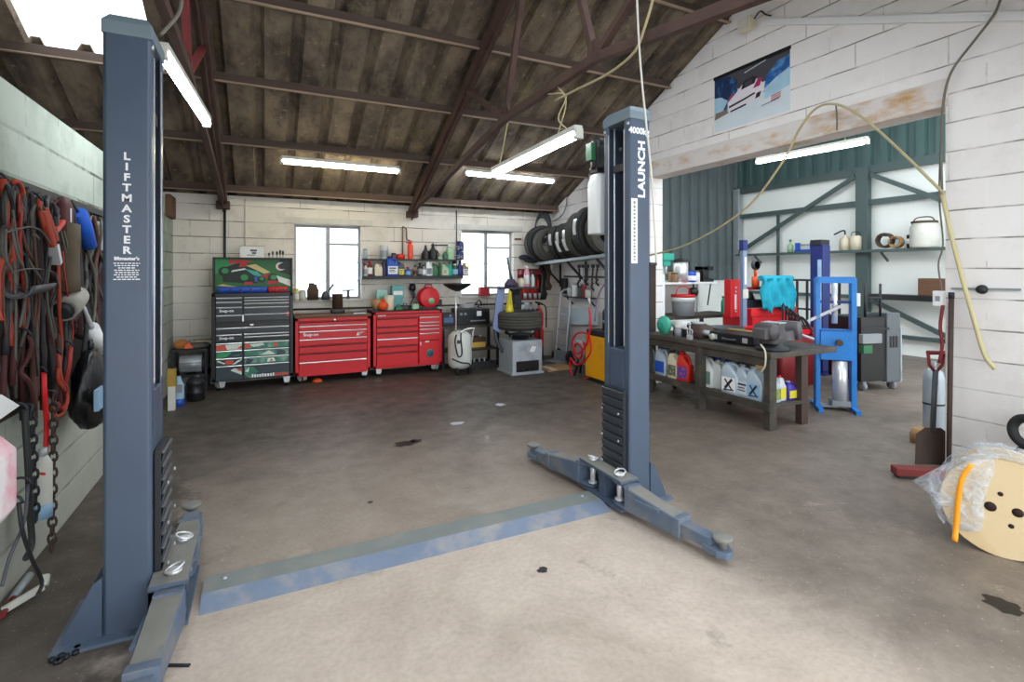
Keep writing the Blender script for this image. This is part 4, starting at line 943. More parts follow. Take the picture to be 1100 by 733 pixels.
# on the window sill and red chest
zs = wz0
t = cyl_can('tin', 'yellow topped jar on the window sill over the red chest', 'jar', (P(318.5, 315, Y=8.05).x, 8.05, zs), .035, .15, M('pale_yellow', '#d9cf9a', .5, 0, .1, 5), WHITEPAPER, YEL2)
t = cyl_can('tin', 'white pot on the window sill next to the yellow topped jar', 'pot', (P(325, 315, Y=8.05).x, 8.05, zs), .05, .13, OFFWHITE, None, WHITE)
t = thing('metal_can', 'dark battered can with shoulders on the window sill', 'can', (P(336, 315, Y=8.05).x, 8.05, zs))
m = MB(); m.loft([rrect(.15, .11, .02, 0), rrect(.16, .115, .02, .14), rrect(.12, .1, .02, .19), rrect(.11, .09, .02, .23)]); m.build('body', BROWN, t); m = MB(); m.box(-.06, .02, -.03, .03, .23, .25); m.build('lid', DARKSTEEL, t)
t = thing('oil_can', 'dark pump oil can with a slanting spout on the window sill', 'can', (P(350, 315, Y=8.05).x, 8.05, zs))
m = MB(); m.lathe([(0, 0), (.06, 0), (.065, .06), (.04, .12), (0, .13)], n=14); m.build('body', DKGREY, t); m = MB(); m.bar((.02, 0, .1), (.11, 0, .23), .025, .03); m.build('spout', DKGREY, t)
t = thing('scraper', 'dark scraper lying across the window glass bars', 'scraper', P(374, 312, Y=8.06)); m = MB(); m.box(-.09, .09, -.01, .01, -.012, .012); m.build('blade', DARKSTEEL, t); m = MB(); m.box(-.02, .02, -.012, .012, -.13, -.012); m.build('handle', DKGREY, t)
t = thing('flask', 'brown metal flask with a dark base on the plain red chest', 'flask', (P(362.5, 335, Y=7.85).x, 7.85, ZT1))
m = MB(); m.loft([rrect(.19, .16, .02, 0), rrect(.19, .16, .02, .06)]); m.build('base', BLACK, t, bev=.004); m = MB(); m.lathe([(0, .06), (.075, .06), (.075, .26), (.085, .27), (.085, .28), (0, .28)], n=18); m.build('body', BROWN, t)
t = thing('silver_tray', 'small silver tray with a dark edge on the plain red chest', 'tray', (P(386, 340, Y=7.62).x, 7.62, ZT1)); m = MB(); m.box(-.09, .09, -.05, .05, 0, .012); m.build('tray', ZINC, t); m = MB(); m.box(-.1, .1, .05, .06, 0, .03); m.box(-.1, -.09, -.05, .05, 0, .03); m.build('rim', BLACK, t)
t = thing('rag', 'orange rag lying on the floor by the plain red chest', 'rag', P(341, 410.5, Z=0)); m = MB(); m.loft([[(.07 * math.cos(k * PI / 5) * q, .05 * math.sin(k * PI / 5) * q + .01 * (k % 2), z) for k in range(10)] for q, z in ((1, 0), (.9, .025), (.45, .045), (.1, .05))]); m.build('cloth', ORANGE, t)
# on the split red chest
def onred(px, y=7.75): return (P(px, 330, Y=y).x, y, ZT2)
t = thing('funnel', 'crumpled brown paper funnel on the split red chest', 'funnel', onred(404, 7.7)); m = MB(); m.lathe([(.02, 0), (.06, .06), (.09, .17), (.085, .17), (.05, .06), (.0, .02)], n=11); m.build('cone', TAN, t)
t = thing('orange_bag', 'orange crumpled bag on the split red chest', 'bag', onred(411.5, 7.65)); m = MB(); m.sphere((0, 0, .07), .075, 7, 0, (1.1, .8, .95)); m.build('bag', ORANGE, t); m = MB(); m.lathe([(.02, .13), (.035, .17), (.03, .17), (.0, .14)], n=8); m.build('neck', ORANGE, t)
t = cyl_can('tub', 'cream tub standing on the split red chest', 'tub', onred(418, 7.72), .075, .2, CREAM, None, OFFWHITE)
t = thing('wipes_box', 'teal and white box of wipes on the split red chest', 'box', onred(426.5, 7.88)); m = MB(); m.box(-.09, .09, -.07, .07, .16, .36); m.box(-.08, .08, -.06, .06, 0, .16); m.build('box', M('teal_box', '#5fa3a3', .5, 0, .3, 12), t, bev=.004); m = MB(); m.box(-.07, .07, -.0715, -.0702, .22, .28); m.build('white_panel', WHITEPAPER, t)
t = thing('wipes_box', 'pale teal carton behind the cream tub', 'box', onred(410, 7.93)); m = MB(); m.box(-.08, .08, -.05, .05, 0, .3); m.build('box', M('pale_teal', '#9cc4bc', .6, 0, .2, 9), t, bev=.004); m = MB(); m.box(-.05, .05, -.0515, -.0502, .1, .2); m.build('print', TEAL, t)
for i, (px, c, lb) in enumerate(((428, GREEN, 'small green tool box beside the cream tub'), (435, BLACK, 'low black case on the split red chest'), (446, PALEGREEN, 'long pale green tray on the split red chest'), (453, GREEN, 'dark green wrap near the red helmet shaped can'))):
    t = thing('small_case', lb, 'case', onred(px, 7.66 + .04 * i)); m = MB(); m.box(-.05, .05, -.04, .04, 0, .05 + .015 * (i % 3)); m.build('case', c, t, bev=.006); m = MB(); m.tube([(-.025, 0, .05 + .015 * (i % 3)), (-.02, 0, .075 + .015 * (i % 3)), (.02, 0, .075 + .015 * (i % 3)), (.025, 0, .05 + .015 * (i % 3))], .005, 6); m.build('handle', BLACK, t)
t = thing('red_machine_drum', 'round red machine with a small white dial on the split red chest', 'machine', onred(460, 7.78))
m = MB(); m.lathe([(0, -.11), (.15, -.1), (.17, -.06), (.17, .06), (.15, .1), (0, .11)], (0, 0, .17), 22, axis='y'); m.build('drum', RED, t, bev=.004); m = MB(); m.lathe([(0, -.118), (.05, -.118), (.05, -.1)], (.02, 0, .12), 14, axis='y'); m.build('dial', PALEGREEN, t); m = MB(); m.box(.06, .2, -.09, .09, .04, .14); m.build('motor', BLACK, t, bev=.008); m = MB(); m.box(-.12, .12, -.09, .09, 0, .03); m.build('foot', BLACK, t); m = MB(); m.tube([(-.06, 0, .33), (-.05, 0, .37), (.05, 0, .37), (.06, 0, .33)], .012, 6); m.build('handle', DKRED, t)
# ------------------------------------------------------------------ back right: drainer, bench, tyre changer, tyres
o = P(494, 402, Z=0); o.y = 7.25; o.x = P(494, 402, Y=7.25).x
t = thing('oil_drainer', 'white wheeled oil drainer tank with a black catch bowl on a pole', 'drainer', (o.x, o.y, 0))
m = MB(); m.lathe([(0, .08), (.12, .09), (.17, .13), (.18, .18), (.18, .52), (.165, .58), (.11, .63), (.03, .65), (0, .65)], n=26); m.build('tank', M('tank_white', '#d5d9d3', .4, .1, .08, 5, dirt='#9a968c', dirt_amt=.4), t)
m = MB(); m.tube([(-.07, -.02, .62), (-.07, -.02, 1.3)], .014, 8); m.build('pole', CHROME, t)
m = MB(); m.lathe([(.02, 1.24), (.05, 1.25), (.1, 1.27), (.2, 1.33), (.215, 1.36), (.2, 1.36), (.1, 1.29), (.0, 1.27)], (-.05, -.02, 0), 24); m.build('catch_bowl', BLACK, t)
m = MB(); m.tube([(.17, .05, .2), (.19, -.06, .62), (.19, -.08, .68), (.05, -.1, .67), (-.05, -.1, .62)], .014, 8, 0, 4); m.build('push_handle', CHROME, t)
m = MB(); m.tube([(-.1, -.12, .6), (-.14, -.18, .5), (-.1, -.2, .3), (-.04, -.2, .33), (-.05, -.18, .55), (-.02, -.1, .63)], .011, 8, 0, 5); m.tube([(-.16, -.1, .25), (-.05, -.2, .2), (.08, -.19, .17), (.14, -.14, .05)], .01, 8, 0, 5); m.build('hose', BLACKRUB, t)
m = MB(); m.cyl((-.09, -.14, .5), (-.05, -.16, .5), .03, n=12); m.build('gauge', DKGREY, t)
for a in (-2.2, -.6, 1.5):
    m = MB(); c = (.14 * math.cos(a), .14 * math.sin(a)); m.lathe([(.02, -.015), (.045, -.015), (.045, .015), (.02, .015)], (c[0], c[1], .045), 14, axis='x'); m.cyl((c[0], c[1], .05), (c[0], c[1], .12), .012); m.build('caster', BLACKRUB, t)
t = thing('work_bench', 'dark steel bench against the back wall beside the oil drainer', 'bench', (2.98, 7.85, 0))
m = MB(); m.box(-.5, .5, -.22, .22, .64, .68); m.build('top', BENCH, t, bev=.003)
m = MB(); m.box(-.48, .48, -.2, .2, .26, .28); m.build('lower_shelf', BENCH, t)
for x in (-.47, .47):
    for y in (-.19, .19): m = MB(); m.bar((x, y, 0), (x, y, .64), .04); m.build('leg', DARKSTEEL, t)
t = thing('welder', 'black welding set with a white rating plate on the dark bench', 'welder', (3.02, 7.8, .68))
m = MB(); m.box(-.28, .28, -.16, .16, .0, .26); m.build('case', BLACK, t, bev=.012)
m = MB(); m.box(.05, .13, -.163, -.16, .14, .22); m.build('rating_plate', WHITEPAPER, t)
m = MB(); m.box(-.06, .2, -.163, -.16, .055, .075); m.build('front_lettering', GREY, t); m = MB(); m.tube([(-.1, 0, .26), (-.08, 0, .33), (.12, 0, .33), (.14, 0, .26)], .013, 8, 0, 3); m.build('handle', DKGREY, t)
m = MB()
for x in (-.22, -.15): m.cyl((x, -.16, .18), (x, -.18, .18), .022, n=12)
m.build('dials', GREY, t)
t = thing('charger', 'blue and black battery charger left of the black welding set', 'charger', (2.6, 7.78, .68))
m = MB(); m.box(-.1, .1, -.12, .12, 0, .2); m.build('case', BLACK, t, bev=.01); m = MB(); m.box(-.08, .08, -.123, -.12, .05, .13); m.build('blue_panel', M('slate_blue', '#4a6d9a', .5, 0, .2, 8), t); m = MB(); m.cyl((.03, -.13, .16), (.03, -.12, .16), .02); m.build('knob', GREY, t)
t = thing('torch_lead', 'coiled silver lead lying on top of the black welding set', 'lead', (3.02, 7.8, .94)); m = MB()
for k in range(3): m.tube([(-.05 + .12 * math.cos(a * PI / 7), .08 * math.sin(a * PI / 7), .02 + k * .022) for a in range(14)], .011, 6, 0, 1, True)
m.build('coil', ZINC, t); m = MB(); m.tube([(.06, .02, .05), (.16, 0, .12), (.2, -.02, .04)], .012, 6, 0, 4); m.build('tail', BLACKRUB, t)
t = thing('battery', 'yellow and brown car battery on the lower shelf of the dark bench', 'battery', (3.05, 7.7, .28))
m = MB(); m.box(-.17, .17, -.09, .09, 0, .2); m.build('case', BROWN, t, bev=.006); m = MB(); m.box(-.16, .16, -.092, -.09, .04, .12); m.build('yellow_label', M('ochre_label', '#c9a94a', .6, 0, .2, 9), t); m = MB(); m.box(-.12, -.08, -.02, .02, .2, .225); m.box(.08, .12, -.02, .02, .2, .225); m.build('terminals', ZINC, t)
t = thing('parts_tray', 'dark tray of pale tools on the floor under the dark bench', 'tray', (2.98, 7.65, 0)); m = MB(); m.box(-.3, .3, -.12, .12, 0, .02); m.box(-.3, .3, -.12, -.1, .02, .1); m.box(-.3, .3, .1, .12, .02, .1); m.box(-.3, -.28, -.1, .1, .02, .1); m.box(.28, .3, -.1, .1, .02, .1); m.build('tray', DARKSTEEL, t)
m = MB()
for k in range(6): m.bar((-.24 + .09 * k, -.06, .05), (-.2 + .09 * k, .06, .13), .025, .02)
m.build('tools', ZINC, t)
a = P(519.5, 318, Y=8.03); t = thing('red_case', 'small red case on the sill of the window behind the tyre changer', 'case', (a.x, 8.02, wz0)); m = MB(); m.box(-.09, .09, -.05, .05, 0, .15); m.build('case', M('dull_red', '#b02a35', .5, 0, .15, 6), t, bev=.006); m = MB(); m.tube([(-.04, 0, .15), (-.03, 0, .18), (.03, 0, .18), (.04, 0, .15)], .008, 6); m.build('handle', DKRED, t)
# tyre changer
cx, cy = 3.54, 7.02
t = thing('tyre_changer', 'grey tyre changer cabinet with a turntable, pillar and tool tray', 'tyre changer', (cx, cy, 0))
m = MB(); m.box(-.25, .25, -.25, .25, .0, .5); m.build('cabinet', PALEGREY, t, bev=.01)
m = MB(); m.box(-.19, .19, -.256, -.25, .04, .2); m.build('pedal_recess', BLACK, t)
m = MB()
for x in (-.1, 0, .1): m.bar((x, -.24, .1), (x, -.32, .07), .05, .015)
m.build('pedals', DARKSTEEL, t)
m = MB(); m.box(-.27, .27, -.27, .27, -.0, .03); m.build('base_skirt', PALEGREY, t)
m = MB(); m.add([(.03, -.2565, .33), (.11, -.2565, .33), (.15, -.2565, .4), (.08, -.2565, .42), (.05, -.2565, .38)], [(0, 1, 2, 3, 4)]); m.build('white_emblem', WHITE, t)
m = MB(); m.lathe([(0, .5), (.13, .5), (.13, .56), (.2, .57), (.24, .58), (.24, .615), (0, .615)], n=24); m.build('turntable', DARKSTEEL, t)
m = MB()
for k in range(4): a = k * PI / 2 + .4; m.bar((.06 * math.cos(a), .06 * math.sin(a), .63), (.25 * math.cos(a), .25 * math.sin(a), .63), .05, .035)
m.build('clamp_jaws', ZINC, t)
m = MB(); m.box(.1, .22, .38, .5, .0, 1.3); m.box(-.1, .24, .25, .42, .1, .48); m.build('pillar', BLACK, t, bev=.008)
m = MB(); m.bar((.17, .42, 1.2), (-.12, .1, 1.2), .07, .09); m.cyl((-.1, .1, 1.27), (-.1, .1, 1.02), .028); m.box(-.15, -.05, .04, .16, .98, 1.03); m.build('swing_arm', DARKSTEEL, t)
m = MB(); m.box(-.36, .3, -.05, .45, 1.27, 1.3); m.build('tool_tray', BLACK, t, bev=.004)
m = MB(); m.box(.255, .275, -.2, .0, .06, .42); m.build('blue_side_strip', M('denim_blue', '#5a76a8', .5, 0, .2, 7), t)
m = MB(); m.tube([(-.25, .1, .3), (-.36, .1, .5), (-.37, .1, .75), (-.3, .12, .95)], .03, 8, 0, 4); m.build('bead_breaker_arm', DKGREY, t)
m = MB(); m.prism([(-.45, .68), (-.33, .6), (-.24, 1.3), (-.36, 1.32)], .02, .05, 'xz'); m.build('pale_blue_shield', M('pale_violet_blue', '#8b9bc9', .5, 0, .2, 6), t)
def tyre_obj(label, loc, R, W, rot, mat=TYRE, strips=0, group=None, name='tyre', rim=.6):
    t = thing(name, label, 'tyre', loc, group=group); t.rotation_euler = rot
    ri = R * rim; m = MB(); hw = W / 2; prof = []
    prof = [(ri, -hw * .75), (ri + R * .03, -hw * .85), (R * .82, -hw), (R * .94, -hw * .92), (R * .985, -hw * .72)]
    for k in range(5):
        z = -hw * .6 + k * hw * .3; prof += [(R, z - hw * .12), (R, z + hw * .1), (R * .975, z + hw * .12), (R * .975, z + hw * .17)]
    prof += [(R * .985, hw * .72), (R * .94, hw * .92), (R * .82, hw), (ri + R * .03, hw * .85), (ri, hw * .75), (ri - .004, 0)]
    m.lathe(prof, n=40, closed=True); m.build('casing', mat, t)
    m = MB()
    for s in (-1, 1): m.tube([((ri + R * .12) * math.cos(a * PI / 16), (ri + R * .12) * math.sin(a * PI / 16), s * hw * .93) for a in range(32)], .006, 5, 0, 1, True)
    m.build('sidewall_bead', mat, t)
    for k in range(strips):
        m = MB(); a0 = PI - .45 + k * .5; n = 7
        vs = []
        for j in range(n):
            a = a0 + j * .11
            for z in (-hw * .35, hw * .35): vs.append((R * 1.006 * math.cos(a), R * 1.006 * math.sin(a), z + (j - 3) * .004))
        m.add(vs, [(2 * j, 2 * j + 2, 2 * j + 3, 2 * j + 1) for j in range(n - 1)]); m.build('tread_sticker', CHROME if k == 0 else WHITEPAPER, t)
    return t
tyre_obj('wide dusty tyre lying flat on the tyre changer turntable', (cx - .02, cy, .79), .35, .28, (0, 0, 0), TYRE2)
# things on the changer's tray
tz = 1.3
t = thing('air_wrench', 'purple grey air tool with a long thin rod on the tyre changer tray', 'air tool', (cx - .13, cy + .06, tz)); m = MB(); m.loft([rrect(.2, .1, .03, 0), rrect(.2, .12, .04, .05), rrect(.1, .09, .03, .12)]); m.build('body', M('violet_grey', '#3f3a55', .5, 0, .2, 6), t); m = MB(); m.tube([(.02, 0, .1), (-.03, 0, .28), (-.06, 0, .46)], [.022, .016, .018], 8); m.build('rod', DKGREY, t)
t = thing('grease_tub', 'pale yellow tub on the tyre changer tray', 'tub', (cx + .03, cy + .02, tz)); m = MB(); m.lathe([(0, 0), (.045, 0), (.05, .12), (0, .12)], n=14); m.build('tub', CREAM, t); m = MB(); m.cyl((0, 0, .12), (0, 0, .135), .052); m.build('lid', OFFWHITE, t)
cyl_can('spray_can', 'tall pink topped spray can on the tyre changer tray', 'can', (cx + .17, cy + .1, tz), .045, .3, M('pink_can', '#e0a9bb', .4, 0, .1, 5), WHITEPAPER, WHITE, neck=.03)
cyl_can('spray_can', 'silver spray can between the pink and dark cans on the tray', 'can', (cx + .22, cy + .0, tz), .035, .2, ZINC, None, BLACK, neck=.022)
cyl_can('spray_can', 'dark green spray can on the tyre changer tray', 'can', (cx + .27, cy + .08, tz), .035, .22, GREEN, None, BLACK, neck=.022)
t = thing('yellow_funnel', 'yellow plastic cone standing on the tyre below the tyre changer tray', 'funnel', (cx - .24, cy - .12, .93)); m = MB(); m.lathe([(.018, .32), (.022, .25), (.06, .04), (.065, 0), (.055, 0), (.015, .24)], n=14); m.build('cone', YEL2, t); m = MB(); m.tube([(0, -.03, .31), (0, -.05, .24), (0, -.085, .12)], .012, 6); m.build('grip', YEL2, t)
# red tool board and dark wall box below the tyre shelf
a = P(557, 289, Y=8.05); b = P(580, 322, Y=8.05)
t = thing('red_wall_rack', 'dark red wall rack with hanging sockets under the tyre shelf', 'rack', ((a.x + b.x) / 2, 8.1, b.z)); W_ = (b.x - a.x) / 2; hh = a.z - b.z
m = MB(); m.box(-W_, W_, -.04, -.0, 0, hh); m.box(-W_, W_, -.16, -.04, hh - .1, hh - .02); m.build('board', DKRED, t, bev=.004)
m = MB()
for k in range(9): x = -W_ + .08 + .055 * k; m.box(x, x + .03, -.09, -.04, hh * .2 + .05 * (k % 3), hh * .55 + .05 * (k % 2))
m.build('hanging_tools', REDP, t); m = MB()
for k in range(5): m.cyl((-W_ + .1 + .1 * k, -.11, hh * .05), (-W_ + .1 + .1 * k, -.11, hh * .22), .03, n=10)
m.build('sockets', ZINC, t)
for i, (px, y0, y1, c) in enumerate(((583, 285, 322, BLACK), (588, 284, 312, BROWN))):
    a = P(px, y0, Y=7.98); b = P(px, y1, Y=7.98); t = thing('rag_bundle', ['black rag bundle hanging from the tyre shelf end', 'brown strap bundle hanging from the tyre shelf'][i], 'bundle', (a.x, 7.98, b.z)); h = a.z - b.z
    m = MB(); m.loft([rrect(.12 + .03 * math.sin(k * 1.7), .08, .03, h * k / 6, cx=.02 * math.sin(k * 2.1)) for k in range(7)]); m.build('bundle', c, t); m = MB(); m.cyl((0, .0, h - .02), (0, .0, h + .03), .01); m.build('hook', ZINC, t)
# tyre shelf, sloping slightly
zt0, zt1 = 1.685, 1.80
t = thing('tyre_shelf', 'long steel tyre shelf on brackets along the gable wall', 'shelf', (4.55, 7, 0))
m = MB(); m.add([(-.24, 1.05, zt0), (.2, 1.05, zt0), (.2, -1.35, zt1), (-.24, -1.35, zt1), (-.24, 1.05, zt0 - .025), (.2, 1.05, zt0 - .025), (.2, -1.35, zt1 - .025), (-.24, -1.35, zt1 - .025)], [(0, 3, 2, 1), (4, 5, 6, 7), (0, 1, 5, 4), (1, 2, 6, 5), (2, 3, 7, 6), (3, 0, 4, 7)]); m.build('board', GALV, t)
m = MB(); m.bar((-.24, 1.05, zt0 - .02), (-.24, -1.35, zt1 - .02), .03, .045); m.build('front_angle', GALV, t)
for y in (.8, 0, -.8):
    z = zt0 + (1.05 - y) / 2.4 * (zt1 - zt0) - .03; m = MB(); m.bar((.19, y, z - .35), (-.18, y, z), .03); m.bar((.19, y, z - .4), (.19, y, z), .03); m.build('bracket', DARKSTEEL, t)
def tshelf(y): return zt0 + (8.05 - y) / 2.4 * (zt1 - zt0)
def tyre_on(label, px, y, R, W, lean, yaw, mat=TYRE, st=0, X=None):
    x = P(px, 260, Y=y).x if X is None else X
    return tyre_obj(label, (x, y, tshelf(y) + R + .012), R, W, (PI / 2 + lean, 0, yaw), mat, st)
tyre_on('worn tyre leaning face out at the corner end of the tyre shelf', 0, 7.74, .31, .19, -.04, -.12, TYRE, 0, 4.33)
tyre_on('second tyre from the corner, tilted in front of the worn one', 0, 7.47, .27, .17, -.06, .06, TYRE2, 0, 4.30)
tyre_on('narrow new tyre with a silver tread sticker nearest the tilted tyres', 0, 7.2, .28, .15, -.06, .42, TYRE, 1, 4.36)
tyre_on('new tyre with white stickers, fourth from the corner on the shelf', 0, 6.985, .285, .15, -.06, .42, TYRE, 2, 4.37)
tyre_on('new tyre with bright tread stickers, fifth from the corner', 0, 6.77, .29, .16, -.06, .40, TYRE, 2, 4.37)
tyre_on('dusty greenish tyre standing taller behind the stickered tyres', 0, 6.54, .34, .16, 0, .3, TYRE2, 0, 4.36)
tyre_on('large black tyre next to the white oil reservoir of the lift', 0, 6.25, .36, .2, 0, .1, TYRE, 1, 4.36)
tyre_on('tyre with brown wall mostly hidden by the white reservoir', 0, 5.97, .33, .18, 0, 0, TYRE2, 0, 4.4)
t = thing('rag', 'dark blue grey rag lying on the corner end of the tyre shelf', 'rag', (4.35, 7.98, zt0)); m = MB(); m.sphere((-.1, 0, .06), .1, 8, 0, (1.6, .7, .6)); m.sphere((-.25, 0, .1), .07, 7, 0, (1.5, .7, .7)); m.build('rag', M('slate_rag', '#2d3440', .9, 0, .3, 10), t)
t = thing('cable_coil', 'dark cable coil hanging high in the back corner', 'coil', P(584, 242, Y=8.0)); m = MB()
for k in range(4): m.tube([(.16 * math.cos(a * PI / 10 + k) * (1 - .04 * k), .02 * k, .24 * math.sin(a * PI / 10 + k) - .03 * k) for a in range(20)], .012, 6, 0, 1, True)
m.build('loops', DKGREY, t); m = MB(); m.cyl((.02, .1, .25), (.02, -.02, .25), .012); m.build('hook', DARKSTEEL, t)
tubething('hanging_rope', 'dark cord looping down the gable wall from the corner coil', 'cord', [P(609, 212, X=4.7), P(608, 222, X=4.7), P(603, 232, X=4.7), P(594, 238, X=4.66)], .008, DKGREY, 4)
# red floor extinguisher, sack truck
t = thing('fire_extinguisher', 'large red extinguisher standing by the sack truck', 'extinguisher', (4.33, 7.85, 0))
m = MB(); m.lathe([(.07, 0), (.08, 0), (.08, .28), (0, .28)], n=18); m.build('black_stand', BLACK, t); m = MB(); m.lathe([(0, .2), (.075, .22), (.085, .26), (.085, .5), (.06, .55), (.075, .6), (.075, .8), (.04, .87), (.02, .9), (0, .96)], n=20); m.build('cylinder', M('bright_red', '#d01f2b', .35, 0, .1, 5), t)
m = MB(); m.bar((-.07, 0, 1.0), (.07, 0, .96), .02, .03); m.cyl((0, 0, .94), (0, 0, 1.0), .025); m.build('valve', BLACK, t); m = MB(); m.tube([(.03, 0, .97), (.12, -.03, .9), (.13, -.03, .55)], .012, 6, 0, 4); m.build('hose', BLACKRUB, t)
t = thing('sack_truck', 'silver sack truck leaning against the gable wall', 'sack truck', (4.5, 7.42, 0)); t.rotation_euler = (0, 0, -PI / 2 + .15)
m = MB(); m.tube([(-.13, 0, .05), (-.13, .06, .6), (-.13, .12, 1.1), (-.09, .14, 1.2), (0, .145, 1.23), (.09, .14, 1.2), (.13, .12, 1.1), (.13, .06, .6), (.13, 0, .05)], .018, 8, 0, 4); m.build('frame', ZINC, t)
m = MB()
for z in (.3, .55, .8): m.bar((-.13, .12 * z - .01, z), (.13, .12 * z - .01, z), .022, .035)
m.build('cross_bars', ZINC, t); m = MB(); m.box(-.17, .17, -.2, 0, .012, .025); m.box(-.17, .17, -.005, .005, .02, .2); m.build('toe_plate', GALV, t)
for x in (-.18, .18): m = MB(); m.lathe([(.03, -.02), (.1, -.025), (.105, 0), (.1, .025), (.03, .02)], (x, .08, .105), 18, axis='x'); m.build('wheel', BLACKRUB, t)
t = thing('cardboard_sheet', 'flat brown cardboard on the floor at the sack truck', 'cardboard', P(601, 394, Z=0) + Vector((-.1, -.1, 0))); m = MB(); m.box(-.28, .22, -.2, .2, .0, .015); m.box(-.1, .24, -.1, .22, .015, .024); m.build('sheet', TAN, t)
m = MB(); m.box(-.2, -.1, -.19, .19, .0155, .0165) ; m.build('tape', CREAM, t)
# rail, tools and small shelf on the gable wall
m = MB(); a = P(606, 297.5, X=4.72); b = P(672, 297.5, X=4.72); z = 1.45; m.bar((4.72, a.y, z), (4.72, b.y - .2, z), .02, .03); tag(m.build('tool_rail', DARKSTEEL), 'dark tool rail on the gable wall below the tyre shelf', 'rail')
for i, (px, L_, k) in enumerate(((622, .35, 0), (626, .42, 1), (631, .3, 2), (637, .38, 0), (642, .3, 1))):
    y = P(px, 300, X=4.68).y; t = thing('hanging_tool', ['short hand tool', 'long pale hook', 'dark spanner', 'curved tyre lever', 'dark pipe wrench'][i] + ' hanging from the gable wall rail', 'tool', (4.68, y, 1.62))
    m = MB(); m.bar((0, 0, 0), (.0, .02 * i - .03, -L_ * .7), .02, .025); m.build('shaft', [DARKSTEEL, ZINC, DARKSTEEL, RUST, DARKSTEEL][i], t, bev=.003)
    m = MB(); m.tube([(0, .0, -L_ * .68), (0, .04, -L_ * .85), (0, -.02, -L_)], .016, 8, 0, 4); m.box(-.012, .012, -.03, .03, -.02, .03); m.build('working_end', DARKSTEEL, t)
a = P(612, 323, X=4.68); t = thing('wall_shelf', 'small dark shelf of tins on the gable wall under the tool rail', 'shelf', (4.75, a.y - .3, 1.12)); m = MB(); m.box(-.16, 0, -.42, .35, -.02, 0); m.build('board', DARKSTEEL, t)
for y in (-.35, .28): m = MB(); m.bar((-.005, y, -.14), (-.14, y, -.02), .02); m.build('bracket', DARKSTEEL, t)
for i, (dy, r, h, c) in enumerate(((.25, .05, .14, ZINC), (.1, .055, .19, WHITE), (-.05, .05, .15, DKGREY), (-.17, .045, .17, DKRED), (-.28, .05, .12, OFFWHITE))):
    cyl_can('tin', ['silver tin', 'white bottle', 'dark grey tin', 'dark red tin', 'off white pot'][i] + ' on the small dark shelf of the gable wall', 'tin', (4.66, a.y - .3 + dy, 1.12), r, h, c, None, [GREY, GREY, BLACK, RED, GREY][i])
a = P(605, 336, X=4.68); b = P(641, 351, X=4.68); t = thing('plastic_sheet', 'pale blue white plastic sheet leaning along the gable wall', 'sheet', (4.7, (a.y + b.y) / 2, 0)); m = MB(); L_ = (a.y - b.y) / 2
m.add([(0, L_, .62), (0, L_, .88), (0, -L_, .98), (0, -L_, .7)], [(0, 1, 2, 3)]); m.build('sheet', M('ice_blue', '#bcd0d8', .4, 0, .12, 5), t, solid=.02); m = MB(); m.bar((-.03, L_ * .6, 0), (-.01, L_ * .6, .68), .03); m.build('prop', GALV, t); m = MB(); m.bar((-.03, -L_ * .6, 0), (-.01, -L_ * .6, .75), .03); m.build('prop', GALV, t)
m = MB(); a = P(606, 318, X=4.7); m.box(4.66, 4.74, a.y - .07, a.y + .05, 1.15, 1.42); tag(m.build('switch_box', BLACK, bev=.006), 'black switch box on the gable wall above the sack truck', 'switch')
# yellow machine with red hose
t = thing('yellow_machine', 'yellow steel cabinet with a dark top behind the right lift column', 'machine', (4.34, 5.78, 0))
m = MB(); m.box(-.24, .24, -.3, .29, .06, .64); m.build('cabinet', YELLOW, t, bev=.006); m = MB(); m.box(-.22, .26, -.3, .29, .64, .72); m.build('top', DARKSTEEL, t, bev=.006); m = MB(); m.box(-.22, .22, -.28, .27, .0, .06); m.build('plinth', DARKSTEEL, t)
t = thing('black_canister', 'black canister with a grey band on the yellow cabinet', 'canister', (4.35, 5.84, .72)); m = MB(); m.lathe([(0, 0), (.1, 0), (.1, .26), (.06, .32), (0, .33)], n=18); m.build('body', BLACK, t); m = MB(); m.lathe([(.102, .1), (.102, .14)], n=18); m.build('band', GREY, t)
t = thing('hose_reel', 'dark reel wound with red air hose beside the yellow cabinet', 'hose reel', (4.2, 6.36, 0))
m = MB(); m.lathe([(.04, -.02), (.17, -.03), (.17, -.022), (.05, -.01), (.05, .07), (.17, .08), (.17, .09), (.04, .08)], (0, 0, .36), 22, axis='x'); m.build('spool', M('reel_white', '#a8aab0', .5, .2, .3, 9), t)
m = MB()
for k in range(5): m.tube([(-.03 + .022 * k, (.11 + .012 * (k % 3)) * math.cos(a * PI / 9), .36 + (.11 + .012 * (k % 3)) * math.sin(a * PI / 9)) for a in range(18)], .015, 6, 0, 1, True)
m.build('hose_coil', RED, t); m = MB(); m.bar((.03, 0, .36), (.1, -.14, 0), .03); m.bar((.03, 0, .36), (.1, .14, 0), .03); m.bar((.03, 0, .36), (-.1, 0, 0), .03); m.build('stand', BLACK, t)
t = thing('air_hose', 'loose red air hose hanging in loops over the yellow cabinet', 'hose', (0, 0, 0)); m = MB()
pp = [(633, 330), (634, 352), (629, 372), (620, 380), (615, 368), (621, 358), (632, 360), (635, 376), (628, 388), (619, 392), (613, 385), (613, 398), (620, 408), (634, 404), (644, 388), (641, 368), (633, 362)]
m.tube([P(px, py, X=4.07 + .004 * i) for i, (px, py) in enumerate(pp)], .014, 8, 0, 5); m.build('hose', RED, t); m = MB(); q = P(633, 327, X=4.07); m.cyl(q, q + Vector((0, 0, .09)), .02); m.build('coupling', ZINC, t)
